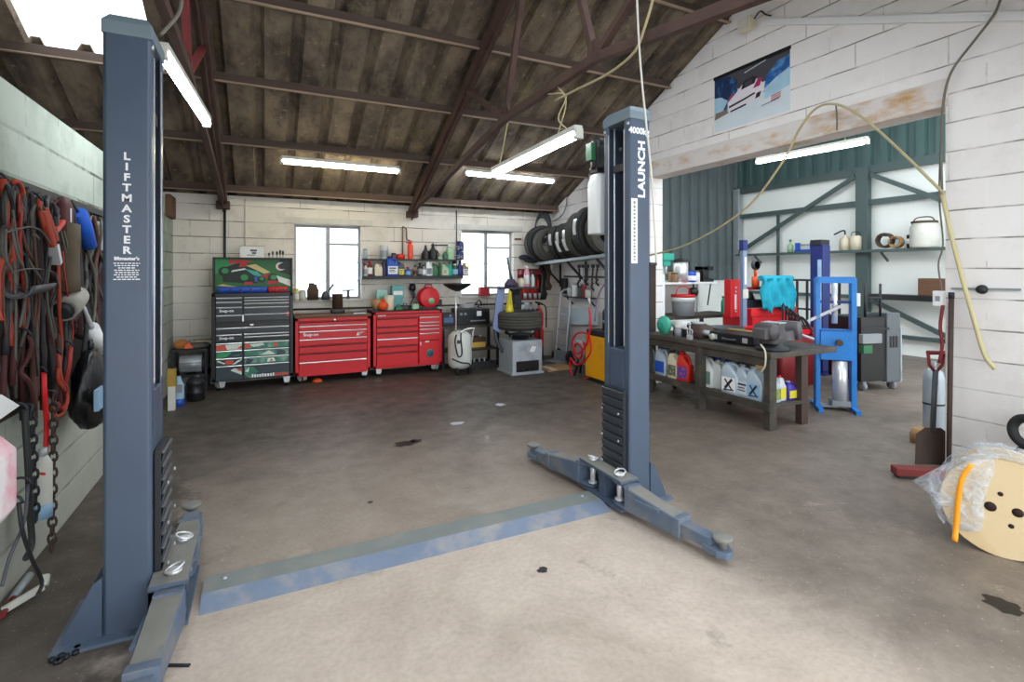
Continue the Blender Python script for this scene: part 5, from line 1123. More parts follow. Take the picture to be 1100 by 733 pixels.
tubething('air_hose', 'pale purple hose running down the gable wall above the yellow cabinet', 'hose', [P(652, 303, X=4.7), P(645, 312, X=4.7), P(641, 325, X=4.68), P(639, 345, X=4.6)], .014, M('mauve_hose', '#9a7f9c', .5, 0, .2, 6), 4)

# small stand of engine parts between the tyre changer and the corner
t = thing('parts_stand', 'small dark stand behind the tyre changer', 'stand', (4.0, 7.72, 0)); m = MB(); m.box(-.25, .22, -.16, .2, .78, .81); m.build('top', DARKSTEEL, t)
for x in (-.22, .19):
    for y in (-.14, .17): m = MB(); m.bar((x, y, 0), (x, y, .78), .03); m.build('leg', DARKSTEEL, t)
t = thing('engine_part', 'shiny lumpy engine casting on the small stand behind the tyre changer', 'engine part', (4.02, 7.7, .81)); m = MB(); m.loft([rrect(.3, .2, .04, 0), rrect(.34, .22, .06, .06), rrect(.22, .16, .05, .12), rrect(.16, .12, .03, .16)]); m.build('casting', GALV, t)
m = MB()
for k in range(4): m.cyl((-.12 + .08 * k, -.09, .05), (-.12 + .08 * k, -.14, .08), .028, n=10)
m.build('ports', DARKSTEEL, t); m = MB(); m.lathe([(0, .15), (.05, .15), (.05, .19), (.02, .2), (0, .2)], n=14); m.build('pulley', ZINC, t)
# ------------------------------------------------------------------ work bench in the opening
t = thing('work_bench', 'long oily steel work bench with a bottle shelf, standing in the opening', 'bench', (4.4, 4.25, 0))
zb = .755
m = MB(); m.box(-.04, .98, -.94, .93, zb - .055, zb); m.build('top', BENCH, t, bev=.005)
m = MB(); m.box(-.03, .56, -.92, .9, .215, .245); m.bar((-.03, -.92, .225), (-.03, .9, .225), .03, .07); m.build('bottle_shelf', BENCH, t)
for x, y in ((.03, -.88), (.5, -.88), (-.005, -.03), (.5, -.03), (.02, .86), (.5, .86)):
    m = MB(); m.box(x - .05, x + .05, y - .035, y + .035, 0, zb - .055); m.build('leg', RUST if x > .4 else BENCH, t, bev=.004)
m = MB(); m.bar((.0, -.88, zb - .1), (.0, .88, zb - .1), .03, .08); m.build('front_rail', BENCH, t)
SZ = .245
def bx(px, x): return P(px, 400, X=x).y
RJ = -PI / 2
SG = SILVERJUG
jugs = [  # px at the shelf front, X, w, h, body, cap, label, mark, label words
    (698, 4.5, .17, .3, SG, GREY, PALEBLUE, None, 'silver grey oil jug at the far end of the bench shelf'),
    (712, 4.5, .18, .3, SG, NAVY, BLUEPL, None, 'silver grey oil jug with a blue label, second on the bench shelf'),
    (724.5, 4.48, .15, .28, CREAM, BLACK, M('grn_label', '#56614a', .5, 0, .4, 30, dirt='#d8d0b8', dirt_amt=.6, dirt_scale=25), None, 'cream oil jug with a dark label beside the red jug'),
    (736, 4.47, .17, .3, REDP, REDP, M('purple_label', '#5c3fa0', .5, 0, .4, 25, dirt='#e07a6a', dirt_amt=.7, dirt_scale=22), None, 'bright red oil jug on the bench shelf'),
    (761, 4.5, .17, .31, M('milky_jug', '#d5dad8', .4, 0, .1, 6), NAVY, M('moss_label', '#6f8b7c', .5, 0, .3, 25), None, 'milky white oil jug with green label right of the bench leg'),
    (774, 4.53, .16, .29, M('milky_jug', '#d5dad8'), NAVY, None, None, 'milky white jug with a loop handle and no label'),
    (787, 4.46, .2, .31, SG, NAVY, WHITEPAPER, XMARK, 'silver oil jug with a large dark cross on its white label'),
    (801, 4.46, .16, .29, SG, GREY, M('grey_lab', '#c9ced3', .5, 0, .1, 8), TXT, 'silver oil jug with a grey label between two marked jugs'),
    (813, 4.46, .17, .29, SG, GREY, PALEBLUE, XMARK, 'silver oil jug with a blue crossed label beside the near bench leg')]
for px, x, w_, h_, bo, ca, la, mk, lb in jugs: jug('oil_jug', lb, 'jug', (x, bx(px, x), SZ), w_ * 1.12, w_ * .6, h_ * 1.16, bo, ca, la, RJ, mark=mk)
for i, (px, ca) in enumerate(((719, GREY), (729, DKGREY), (741, NAVY), (768, NAVY), (779, BLACK), (790, NAVY), (800, GREY), (809, NAVY))):
    jug('oil_jug', 'oil jug in the back row of the bench shelf', 'jug', (4.66, min(5.07, bx(px - 9, 4.66)), SZ), .17, .11, .36, [DKGREY, SG, OFFWHITE, DKGREY][i % 4], ca, None, RJ, group='back row jugs on the bench shelf')
for x, y, w_, h_, bo, ca, la, lb in ((4.56, 3.42, .12, .27, SG, WHITE, M('lab_g', '#8ea04a', .5, 0, .6, 30, dirt='#2a2f3a', dirt_amt=.8, dirt_scale=22), 'slim silver oil jug facing out at the near end of the bench shelf'), (4.68, 3.44, .1, .25, M('silverpale', '#cfd3d4', .4), RED, YEL2, 'small silver bottle with a red cap at the near end of the bench shelf'), (4.8, 3.43, .14, .19, M('purple_tub', '#3f2f9c', .4, 0, .15, 6), PALEBLUE, YEL2, 'purple and yellow tub at the near end of the bench shelf'), (4.78, 3.62, .13, .3, M('smoke_jug', '#8f979c', .4, 0, .2, 6), PALEGREY, None, 'grey jug standing behind the purple and yellow tub')):
    jug('oil_jug', lb, 'jug', (x, y, SZ), w_, w_ * .6, h_, bo, ca, la, 0)
t = thing('cardboard_box', 'white carton standing at the back of the bench shelf', 'box', (4.86, bx(770, 4.86) + .02, SZ)); m = MB(); m.box(-.06, .06, -.13, .13, 0, .42); m.build('carton', WHITEPAPER, t, bev=.004); m = MB(); m.box(-.0615, -.06, -.13, .13, .2, .215); m.build('tape', CREAM, t)
t = thing('cardboard_box', 'beige carton with white top at the back of the bench shelf', 'box', (4.86, bx(804, 4.86) + .02, SZ)); m = MB(); m.box(-.06, .06, -.16, .16, 0, .36); m.build('carton', TAN, t, bev=.004); m = MB(); m.box(-.065, .065, -.165, .165, .34, .41); m.build('lid', PALEGREY, t)
t = thing('loose_cable', 'pale cable looping down over the bench front from the vise', 'cable', (0, 0, 0)); m = MB(); m.tube([P(817, 370, X=4.34), P(822, 378, X=4.33), P(822, 392, X=4.33), P(818, 400, X=4.36)], .008, 6, 0, 5); m.build('cable', CREAM, t); m = MB(); q = P(817, 370, X=4.34); m.cyl(q, q + Vector((.03, 0, .01)), .013); m.build('plug', BLACK, t)
# vise
t = thing('bench_vise', 'heavy worn bench vise on the near corner of the work bench', 'vise', (4.6, 3.47, zb), .15); t.scale = (1.35, 1.35, 1.35)
m = MB(); m.lathe([(0, 0), (.12, 0), (.12, .02), (.08, .035), (.075, .06), (0, .06)], n=20); m.build('swivel_base', DARKSTEEL, t)
m = MB(); m.loft([rrect(.2, .13, .03, .05), rrect(.22, .14, .04, .1), rrect(.14, .13, .03, .16), rrect(.09, .15, .01, .2)]); m.build('fixed_jaw', M('vise_grey', '#5d5a5c', .5, .4, .3, 9), t, bev=.006); m = MB(); m.lathe([(0, -.08), (.055, -.075), (.062, -.055), (.062, .055), (.055, .075), (0, .08)], (-.09, 0, .14), 18, axis='y'); m.build('swivel_drum', M('vise_grey', '#5d5a5c'), t)
m = MB(); m.box(.05, .3, -.04, .04, .06, .13); m.loft([rrect(.07, .13, .015, .06, cx=.28), rrect(.08, .14, .015, .13, cx=.27), rrect(.06, .15, .01, .2, cx=.24)]); m.build('moving_jaw', M('vise_grey2', '#6d6a70', .5, .4, .3, 9), t)
m = MB(); m.cyl((.3, 0, .09), (.4, 0, .09), .022); m.cyl((.39, -.11, .06), (.39, .11, .12), .01); m.build('screw_handle', ZINC, t)
m = MB(); m.box(-.19, -.09, -.05, .05, .09, .17); m.build('anvil', M('vise_grey', '#5d5a5c'), t, bev=.01); m = MB(); m.box(-.04, .06, -.07, .07, .2, .207); m.build('worn_jaw_top', ZINC, t)
# black socket case and the rest on the bench
q = P(788, 364, X=4.62); t = thing('socket_case', 'open black case with a cream edge lying on the work bench', 'case', (4.72, q.y, zb)); m = MB(); m.box(-.16, .16, -.29, .29, 0, .11); m.build('case', BLACK, t, bev=.012); m = MB(); m.box(.12, .17, -.28, .28, .112, .124); m.build('cream_edge', M('dull_cream', '#b59b58', .6, 0, .2, 6), t)
m = MB()
for y in (-.2, .2): m.box(-.17, -.158, y - .03, y + .03, .03, .08)
m.build('catches', ZINC, t); m = MB(); m.tube([(-.16, -.08, .05), (-.2, -.06, .05), (-.2, .06, .05), (-.16, .08, .05)], .012, 6, 0, 3); m.build('handle', DKGREY, t); m = MB(); m.lathe([(0, -.02), (.035, -.02), (.035, .02), (0, .02)], (-.165, .23, .05), 14, axis='x'); m.build('white_dial', OFFWHITE, t)
t = thing('small_clamp', 'small silver clamp standing on the work bench front', 'clamp', (4.42, P(741, 370, X=4.42).y, zb)); m = MB(); m.box(-.02, .02, -.03, .03, 0, .05); m.tube([(0, -.03, .05), (0, -.035, .11), (0, .035, .11), (0, .03, .05)], .008, 6, 0, 3); m.build('frame', ZINC, t); m = MB(); m.cyl((0, 0, .03), (0, 0, .16), .008); m.build('screw', ZINC, t)
y = P(752, 360, X=4.62).y
t = thing('machine_casting', 'dark brown lump of a machine casting on the work bench', 'casting', (4.68, y + .12, zb)); m = MB(); m.loft([rrect(.3, .42, .06, 0), rrect(.3, .44, .08, .08), rrect(.22, .34, .08, .14), rrect(.1, .18, .04, .17)]); m.build('casting', RUST, t); m = MB(); m.cyl((-.1, -.22, .08), (-.1, -.32, .08), .03); m.lathe([(.02, -.01), (.07, -.01), (.07, .01), (.02, .01)], (-.02, -.05, .17), 14); m.build('shaft', ZINC, t)
t = thing('drain_pan', 'grey oval pan behind the brown casting on the work bench', 'pan', (5.0, y - .05, zb)); m = MB(); m.lathe([(.0, 0), (.12, 0), (.2, .12), (.21, .12), (.13, -.0 + .005), (0, .01)], n=22); m.build('pan', DKGREY, t); m = MB(); m.tube([(.19, 0, .1), (.27, 0, .11), (.27, 0, .09), (.19, 0, .09)], .01, 6); m.build('handle', DKGREY, t)
t = thing('copper_bowl', 'copper brown bowl on the far part of the work bench', 'bowl', (4.75, P(741, 350, X=4.75).y + .12, zb)); m = MB(); m.lathe([(0, 0), (.06, 0), (.12, .09), (.115, .09), (.055, .01), (0, .01)], n=18); m.build('bowl', M('copper', '#8a5a3a', .45, .3, .3, 8), t); m = MB(); m.lathe([(.122, .088), (.126, .094), (.12, .098)], n=18); m.build('rim', M('copper_rim', '#a97b52', .4, .4, .2, 8), t)
y = P(712, 347, X=4.48).y
t = thing('plastic_disc', 'teal plastic disc on edge near the far end of the work bench', 'disc', (4.5, y, zb)); m = MB(); m.lathe([(.02, -.03), (.11, -.02), (.115, 0), (.11, .02), (.02, .03)], (0, 0, .115), 22, axis='x'); m.build('disc', M('mint', '#45b79c', .4, 0, .15, 7), t); m = MB(); m.cyl((-.045, 0, .115), (.05, 0, .115), .03); m.build('hub', TEAL, t)
t = thing('white_tube', 'short white plastic tube lying beside the teal disc', 'tube', (4.55, y - .24, zb)); m = MB(); m.lathe([(.03, -.12), (.05, -.12), (.05, .12), (.03, .12)], (0, 0, .14), 16, axis='y', closed=True); m.build('tube', WHITE, t); m = MB(); m.box(-.05, .05, -.08, .08, 0, .092); m.build('block', DARKSTEEL, t)
t = thing('glass_jar', 'small glassy jar with a white lid on the work bench', 'jar', (4.5, P(729, 350, X=4.5).y, zb)); m = MB(); m.lathe([(0, 0), (.05, 0), (.05, .08), (.035, .1), (0, .1)], n=14); m.build('jar', GREY, t); m = MB(); m.cyl((0, 0, .1), (0, 0, .125), .04); m.build('lid', OFFWHITE, t)
# ------------------------------------------------------------------ side bench and white shelf beyond the wall
t = thing('side_bench', 'dark bench under the white shelf in the next unit', 'bench', (6.25, 6.35, 0)); m = MB(); m.box(-.75, .95, -.3, .35, .78, .83); m.build('top', BENCH, t)
for x in (-.7, .7):
    for y in (-.25, .3): m = MB(); m.bar((x, y, 0), (x, y, .78), .05); m.build('leg', DARKSTEEL, t)
t = thing('white_shelf', 'white shelf on a white upright behind the work bench', 'shelf', (6.24, 6.35, 0)); m = MB(); m.box(-.62, .62, -.15, .3, 1.33, 1.365); m.build('board', WHITE, t, bev=.004)
m = MB(); m.box(-.66, -.6, -.15, -.1, .83, 1.36); m.build('upright', WHITE, t); m = MB(); m.box(.58, .62, .26, .3, .83, 1.33); m.build('upright', WHITE, t); m = MB(); m.bar((.5, -.1, 1.33), (.75, .2, .95), .02); m.build('brace', DKGREY, t); m = MB(); m.box(-.6, .75, .3, .32, .83, 1.33); m.build('white_back', PANEL, t)
def ws(px, y=6.3): return P(px, 300, Y=y).x
WZ = 1.365
t = thing('tea_urn', 'tall silver urn with a black lid on the white shelf', 'urn', (ws(731), 6.3, WZ)); m = MB(); m.lathe([(0, 0), (.12, 0), (.12, .33), (0, .33)], n=22); m.build('body', CHROME, t); m = MB(); m.lathe([(0, .33), (.13, .33), (.12, .37), (.03, .38), (0, .39)], n=22); m.box(.11, .18, -.02, .02, .2, .35); m.build('lid', BLACK, t)
cyl_can('tin', 'small bronze pot left of the silver urn', 'pot', (ws(722), 6.25, WZ), .06, .13, M('bronze', '#8d6e4f', .5, .2, .2, 6), None, BROWN)
cyl_can('tin', 'dull gold jar touching the silver urn', 'jar', (ws(726), 6.4, WZ), .05, .17, M('gold_jar', '#b59a64', .5, .1, .2, 6), None, BROWN)
cyl_can('tin', 'blue mug shaped tin on the white shelf', 'tin', (ws(740), 6.28, WZ), .1, .17, BLUEPL, WHITEPAPER, NAVY)
cyl_can('tin', 'white jar between the blue tin and the red tin', 'jar', (ws(746), 6.25, WZ), .05, .15, WHITE, None, GREY)
cyl_can('tin', 'dark red tin on the white shelf', 'tin', (ws(750), 6.35, WZ), .055, .16, DKRED, None, BLACK)
t = thing('black_machine', 'black coffee maker at the right of the white shelf', 'machine', (ws(758), 6.33, WZ)); m = MB(); m.box(-.12, .12, -.1, .1, 0, .05); m.box(-.12, .0, -.1, .1, .05, .26); m.box(-.12, .12, -.1, .1, .19, .26); m.build('body', BLACK, t, bev=.01); m = MB(); m.cyl((.06, 0, .05), (.06, 0, .16), .045); m.build('jug', DKGREY, t)
t = thing('white_tub', 'white tub with a red band on the dark side bench', 'tub', (ws(729), 6.2, .83)); m = MB(); m.lathe([(0, 0), (.17, 0), (.18, .25), (.185, .26), (.185, .3), (0, .3)], n=22); m.build('tub', M('tub_grey', '#a9b0b5', .5, 0, .12, 7), t); m = MB(); m.lathe([(.187, .22), (.187, .3), (.15, .32), (0, .32)], n=22); m.build('white_lid', WHITE, t); m = MB(); m.lathe([(.19, .295), (.19, .335)], n=22); m.tube([(-.16, 0, .3), (-.1, 0, .45), (.1, 0, .45), (.16, 0, .3)], .008, 6, 0, 3); m.build('red_band', RED, t)
t = thing('black_lamp', 'black round lamp clipped below the white shelf', 'lamp', (ws(742), 6.24, 1.2)); m = MB(); m.lathe([(.03, -.08), (.075, -.04), (.08, .03), (.06, .05), (0, .05)], n=16, axis='x'); m.build('shade', BLACK, t); m = MB(); m.cyl((.0, 0, .05), (0, 0, .13), .014); m.build('clip', DARKSTEEL, t)
cyl_can('bottle', 'tall green bottle at the end of the dark side bench', 'bottle', (ws(772), 6.2, .83), .04, .27, TEAL, None, GREEN, neck=.02)
cyl_can('bottle', 'pale spray bottle beside the tall green bottle', 'bottle', (ws(778), 6.25, .83), .05, .2, PALEGREEN, None, WHITE, neck=.02)
t = thing('lime_cloth', 'lime green cloth bundle on the dark side bench', 'cloth', (ws(777), 6.1, .83)); m = MB(); m.sphere((0, 0, .05), .09, 8, 0, (1.3, .8, .55)); m.sphere((.07, 0, .08), .05, 7); m.build('cloth', LIME, t)
t = thing('parts_dish', 'white dish at the near edge of the dark side bench', 'dish', (ws(777), 6.02, .83)); m = MB(); m.lathe([(0, 0), (.09, 0), (.13, .04), (.12, .04), (.085, .008), (0, .008)], n=16); m.build('dish', WHITE, t)
# teal pillar drill by the left jamb
t = thing('bench_drill', 'teal green pillar drill head beside the opening jamb', 'drill', (P(712.5, 300, Y=5.75).x, 5.75, 0)); m = MB(); m.box(-.07, .07, -.08, .1, 1.62, 1.76); m.box(-.1, .1, -.12, .06, 1.7, 1.8); m.build('head', TEAL, t, bev=.01); m = MB(); m.box(-.03, .03, .0, .06, .02, 1.66); m.build('pillar', WHITE, t); m = MB(); m.box(-.13, .13, -.15, .15, 0, .03); m.build('foot', DARKSTEEL, t); m = MB(); m.cyl((0, -.05, 1.5), (0, -.05, 1.63), .022); m.build('chuck', ZINC, t)
# red floor machine with the teal cloth
t = thing('red_machine', 'red steel floor machine with two red posts beyond the work bench', 'machine', (7.05, 5.6, 0))
m = MB(); m.box(-.45, .62, -.28, .28, .1, .86); m.build('body', RED, t, bev=.01); m = MB(); m.box(-.5, .66, -.3, .3, 0, .1); m.build('plinth', DKRED, t); m = MB(); m.box(-.5, .55, -.3, -.22, .86, .98); m.build('top_rail', RED, t, bev=.006)
px0 = P(786.5, 320, Y=5.4).x - 7.05; px1 = P(834.5, 330, Y=5.4).x - 7.05
m = MB(); m.box(px0 - .1, px0 + .1, -.26, -.14, .86, 1.42); m.build('post', RED, t, bev=.006); m = MB(); m.box(px1 - .07, px1 + .08, -.26, -.14, .86, 1.18); m.build('post', DKRED, t, bev=.006)
m = MB(); m.box(px0 - .02, px0 + .02, -.2625, -.26, .98, 1.2)
m.build('white_strip', WHITE, t); m = MB()
for z in (.95, 1.24, 1.3): m.cyl((px0, -.27, z), (px0, -.26, z), .014, n=8)
m.build('bolts', CHROME, t); m = MB(); m.box(px0 + .25, px1 - .15, -.2, .1, .98, 1.1); m.lathe([(0, 1.1), (.12, 1.1), (.08, 1.22), (0, 1.24)], ((px0 + px1) / 2, -.05, 0), 12); m.build('working_head', DARKSTEEL, t)
m = MB(); m.bar((px0, -.2, 1.28), (px1 + .3, -.2, 1.28), .03, .05); m.build('cross_bar', DKRED, t)
q = P(795.5, 300, Y=5.25); t = thing('blue_pole', 'upright blue grey pole with a dark tip beside the red post', 'pole', (q.x, 5.2, 0)); zz1 = P(795.5, 258, Y=5.2).z; m = MB(); m.box(-.04, .04, -.03, .03, 0, zz1 - .15); m.build('pole', M('slate_pole', '#7a8cab', .45, .1, .15, 5), t, bev=.004); m = MB(); m.box(-.045, .045, -.035, .035, zz1 - .15, zz1); m.build('tip', NAVY, t); m = MB(); m.box(-.012, .03, -.032, -.03, 1.35, 1.75); m.build('white_strip', WHITE, t); m = MB(); m.box(-.05, .06, -.036, -.03, 1.15, 1.28); m.build('notice', OFFWHITE, t); m = MB(); m.box(-.12, .12, -.12, .12, 0, .015); m.build('foot_plate', DARKSTEEL, t)
q = P(811.5, 285, Y=5.4); t = thing('pressure_gauge', 'round gauge on an orange body above the red machine', 'gauge', (q.x, 5.4, 1.3)); m = MB(); m.lathe([(0, -.03), (.075, -.03), (.075, .02), (0, .02)], (0, 0, .34), 18, axis='y'); m.build('dial', DKGREY, t); m = MB(); m.lathe([(0, -.032), (.062, -.032)], (0, 0, .34), 18, axis='y'); m.build('dial_face', OFFWHITE, t); m = MB(); m.cyl((0, 0, .0), (0, 0, .16), .055); m.cyl((0, 0, .16), (0, 0, .28), .02); m.build('body', ORANGE, t); m = MB(); m.tube([(.05, 0, .12), (.25, 0, .13), (.38, .0, .06), (.42, 0, -.05)], .014, 6, 0, 4); m.build('hose', BROWN, t)
# teal overalls hanging over a bar: a folded cloth
a = P(815, 299, Y=5.3); b = P(848, 330, Y=5.3)
t = thing('teal_cloth', 'teal overalls draped over the red machine bar', 'cloth', ((a.x + b.x) / 2, 5.28, b.z)); W_ = (b.x - a.x) / 2; hh = a.z - b.z; m = MB(); nx, nz = 16, 10; vs = []
for j in range(nz + 1):
    for i in range(nx + 1):
        u = i / nx; v = j / nz; drop = .18 * (1 if (i // 3) % 2 else 0) * (1 - v) + .1 * math.sin(u * 9)
        vs.append((-W_ + 2 * W_ * u + .02 * math.sin(v * 9 + i), -.04 + .035 * math.sin(u * 22 + v * 3) - .03 * (1 - v), hh * (v - drop * (1 - v) * .6)))
m.add(vs, [(j * (nx + 1) + i, j * (nx + 1) + i + 1, (j + 1) * (nx + 1) + i + 1, (j + 1) * (nx + 1) + i) for j in range(nz) for i in range(nx)], 0, True); m.build('front_fall', TEALCLOTH, t, solid=.02)
m = MB(); m.loft([[(-W_ + 2 * W_ * k / 8, .05 * math.cos(a_) - .01, hh + .04 * math.sin(a_)) for a_ in [PI * 2 * q_ / 8 for q_ in range(8)]] for k in range(9)]); m.build('fold', TEALCLOTH, t)
# railing and tangled wires
t = thing('guard_rail', 'dark open guard rail behind the teal overalls', 'rail', (8.4, 5.0, 0)); m = MB(); y0, y1 = P(846, 300, X=8.4).y - 5, P(876, 300, X=8.4).y - 5; z1 = P(860, 301, X=8.4).z
m.bar((0, y0, z1), (0, y1 - .4, z1), .035); m.build('top_bar', DARKSTEEL, t)
for k in range(6): y = y0 + (y1 - .4 - y0) * k / 5; m = MB(); m.bar((0, y, 0), (0, y, z1), .03); m.build('upright', DARKSTEEL, t)
m = MB(); m.bar((0, y0, z1 - .5), (0, y1 - .4, z1 - .5), .03); m.build('middle_bar', DARKSTEEL, t)
for i in range(7):
    q0 = P(841 + i * 4, 326 + i * 3, X=6.6); tubething('wire_bar', 'dark bent wire rod in the tangle behind the vise', 'wire rod', [q0 - Vector((0, 0, q0.z)) + Vector((.1 * i - .2, .1, 0)) if False else P(838 + i * 3, 362, X=6.6), P(841 + i * 3, 342 + (i % 3) * 4, X=6.6), q0, P(850 + i * 4, 345 + i * 2, X=6.6), P(862 + i * 2, 360, X=6.6)], .012, DARKSTEEL, 3, group='tangled wire rods')
t = thing('scrap_bin', 'red metal bin beneath the tangled wire rods', 'bin', (6.45, 4.75, 0)); m = MB(); m.loft([rrect(.75, .6, .05, 0), rrect(.8, .64, .05, .72)], cap=True); m.build('bin', DKRED, t); m = MB(); m.box(-.42, .42, -.34, -.3, .7, .76); m.box(-.42, .42, .3, .34, .7, .76); m.box(-.42, -.38, -.3, .3, .7, .76); m.box(.38, .42, -.3, .3, .7, .76); m.build('rim', RED, t)
# navy post
q = P(881, 300, X=7.6); t = thing('navy_post', 'navy blue steel lift post with a dark top in the next unit', 'post', (7.6, q.y, 0)); z1 = P(881, 258, X=7.6).z; m = MB(); m.box(-.09, .09, -.1, .1, .02, z1 - .08); m.build('post', NAVY, t, bev=.01); m = MB(); m.box(-.1, .1, -.08, .09, z1 - .08, z1); m.build('cap', BLACK, t); m = MB(); m.box(-.094, -.09, -.08, -.02, .4, z1 - .3); m.build('pale_strip', M('pale_blue2', '#aecbe6', .5), t); m = MB(); m.box(-.2, .2, -.2, .2, 0, .02); m.build('foot', NAVY, t)
# blue press
A = P(877.5, 438, Z=0); B = P(916, 441, Z=0); mid = (A + B) / 2; d = B - A; ang = math.atan2(d.y, d.x); hw = d.length / 2
t = thing('hydraulic_press', 'bright blue shop press with a silver cylinder below its bed', 'press', mid, ang)
zt = P(897, 299, X=mid.x).z
for x, w_ in ((-hw, .045), (hw, .05)):
    m = MB(); m.box(x - w_ / 2, x + w_ / 2, -.06, .06, .03, zt); m.build('upright', BLUE, t, bev=.004)
    m = MB(); m.bar((x, -.22, .02), (x, .22, .02), .05, .04); m.build('foot', BLUE, t)
for y in (-.07, .07):
    m = MB(); m.bar((-hw, y, zt - .02), (hw, y, zt - .02), .02, .07); m.build('top_beam', BLUE, t); 
m = MB(); m.cyl((.0, 0, .96), (.0, 0, zt - .05), .03); m.build('ram', CHROME, t)
m = MB(); m.bar((-hw, 0, 1.2), (hw, 0, 1.2), .05, .03); m.build('cross_bar', NAVY, t)
zb0, zb1 = P(897, 386, X=mid.x).z, P(897, 354, X=mid.x).z
m = MB(); m.box(-hw + .02, hw - .02, -.08, -.065, zb0, zb1); m.box(-hw + .02, hw - .02, .065, .08, zb0, zb1); m.box(-hw + .02, hw - .02, -.08, .08, zb1 - .02, zb1); m.build('bed', BLUE, t, bev=.004)
m = MB(); m.cyl((.02, -.09, (zb0 + zb1) / 2 + .03), (.02, -.13, (zb0 + zb1) / 2 + .03), .035); m.build('bed_boss', BROWN, t)
m = MB(); m.cyl((.05, 0, P(900, 430, X=mid.x).z), (.05, 0, zb0 - .01), .075, n=20); m.build('silver_cylinder', CHROME, t)
m = MB(); m.box(-hw + .03, .02, -.06, .06, .03, .05); m.box(-.04, .14, -.08, .08, .05, P(900, 430, X=mid.x).z); m.build('base_box', GREY, t)
m = MB(); m.bar((-hw - .1, -.05, .98), (hw * .3, -.05, 1.16), .02, .03); m.build('pump_lever', ZINC, t)
m = MB(); m.box(hw + .02, hw + .06, -.05, .04, 1.16, 1.3); m.build('white_tag', WHITE, t)
# grey diagnostic cart
A = P(936, 420, Z=0); B = P(962, 418, Z=0); t = thing('service_cart', 'tall dark grey service cart on casters behind the blue press', 'cart', (A + B) / 2 + Vector((0, .25, 0)), -.2)
m = MB(); m.box(-.32, .08, -.25, .25, .12, .95); m.build('dark_body', BLACK, t, bev=.01)
m = MB(); m.prism([(-.27, .1), (.27, .1), (.26, .78), (.08, .98), (-.1, 1.0), (-.27, 1.0)], .08, .3, 'yz'); m.build('grey_body', M('cart_grey', '#5f666b', .5, .1, .12, 5), t, bev=.012)
m = MB(); m.box(.3, .32, -.275, -.2, .1, .8); m.build('pale_edge', PALEGREY, t)
m = MB()
for k in range(3): m.box(.12 + .05 * k, .15 + .05 * k, -.276, -.27, .55, .7)
m.build('slots', BLACK, t)
for x, y in ((-.24, -.2), (.24, -.2), (-.24, .2), (.24, .2)): m = MB(); m.lathe([(.015, -.02), (.055, -.02), (.055, .02), (.015, .02)], (x, y, .055), 14, axis='x'); m.box(x - .03, x + .03, y - .03, y + .03, .1, .12); m.build('caster', GREY, t)
for x in (-.2, .05):
    m = MB(); m.cyl((x, -.2, .95), (x, -.2, 1.38), .015, n=8); m.build('upright_tube', DARKSTEEL, t)
m = MB(); m.bar((-.2, -.2, 1.2), (.05, -.2, 1.2), .02); m.bar((-.3, -.24, .8), (.1, -.27, .8), .03); m.build('cross_tube', DARKSTEEL, t)
m = MB(); m.box(-.36, -.05, -.31, -.25, .62, .74); m.build('drawer', GREY, t, bev=.005); m = MB(); m.box(-.36, -.22, -.32, -.25, .5, .6); m.build('green_box', GREEN, t)
# ------------------------------------------------------------------ right foreground
q = P(1003, 473, Z=0); t = thing('gas_cylinder', 'pale grey gas cylinder with a dark band behind the shovel', 'gas cylinder', q); m = MB(); m.lathe([(0, .0), (.075, .0), (.08, .02), (.08, .56), (.065, .63), (.03, .66), (0, .66)], n=22); m.build('cylinder', M('pale_cyl', '#a8b3bd', .4, .2, .1, 5), t); m = MB(); m.lathe([(.082, .33), (.082, .345)], n=22); m.build('band', DARKSTEEL, t); m = MB(); m.cyl((0, 0, .65), (0, 0, .72), .02); m.build('valve', GALV, t)
t = thing('stone_block', 'tan stone block on the floor beside the gas cylinder', 'block', P(991, 476, Z=0)); m = MB(); m.loft([rrect(.16, .14, .03, 0), rrect(.17, .15, .03, .08), rrect(.13, .12, .03, .13)]); m.build('block', TAN, t)
bot = P(1000, 499, Z=0); top = P(1006, 379, X=4.9)
t = thing('shovel', 'rusty square shovel with a D handle leaning on the opening jamb', 'shovel', bot); v = top - bot
m = MB(); ct = v * .22; n_ = 5
sh = [(-.12, 0), (-.125, .24), (-.06, .29), (.06, .29), (.125, .24), (.12, 0)]
ax = Vector((.85, -.5, 0)).normalized(); up = v.normalized()
m.add([ax * x + up * z + Vector((0, 0, 0)) for x, z in sh], [tuple(range(6))]); m.build('blade', RUST, t, solid=.006)
m = MB(); m.tube([up * .26, up * (v.length - .14)], .019, 10); m.build('shaft', DKGREY, t); k = v.length
m = MB(); m.tube([up * (k - .16), up * (k - .1) + ax * .05, up * k + ax * .065], .012, 8); m.tube([up * (k - .16), up * (k - .1) - ax * .05, up * k - ax * .065], .012, 8); m.tube([up * k + ax * .07, up * k - ax * .07], .017, 10); m.build('d_handle', DKRED, t)
bot = Vector((4.66, 2.03, 0)); top = P(1022, 317, X=4.7); t = thing('rusty_pole', 'rusty brown pole leaning against the white wall beside the shovel', 'pole', bot); m = MB(); m.tube([(0, 0, 0), (top - bot) * .5, top - bot], [.016, .017, .017], 10); m.build('pole', RUST, t); m = MB(); m.tube([(top - bot) * .98, (top - bot) * 1.015], [.02, .019], 10); m.build('ferrule', DARKSTEEL, t)
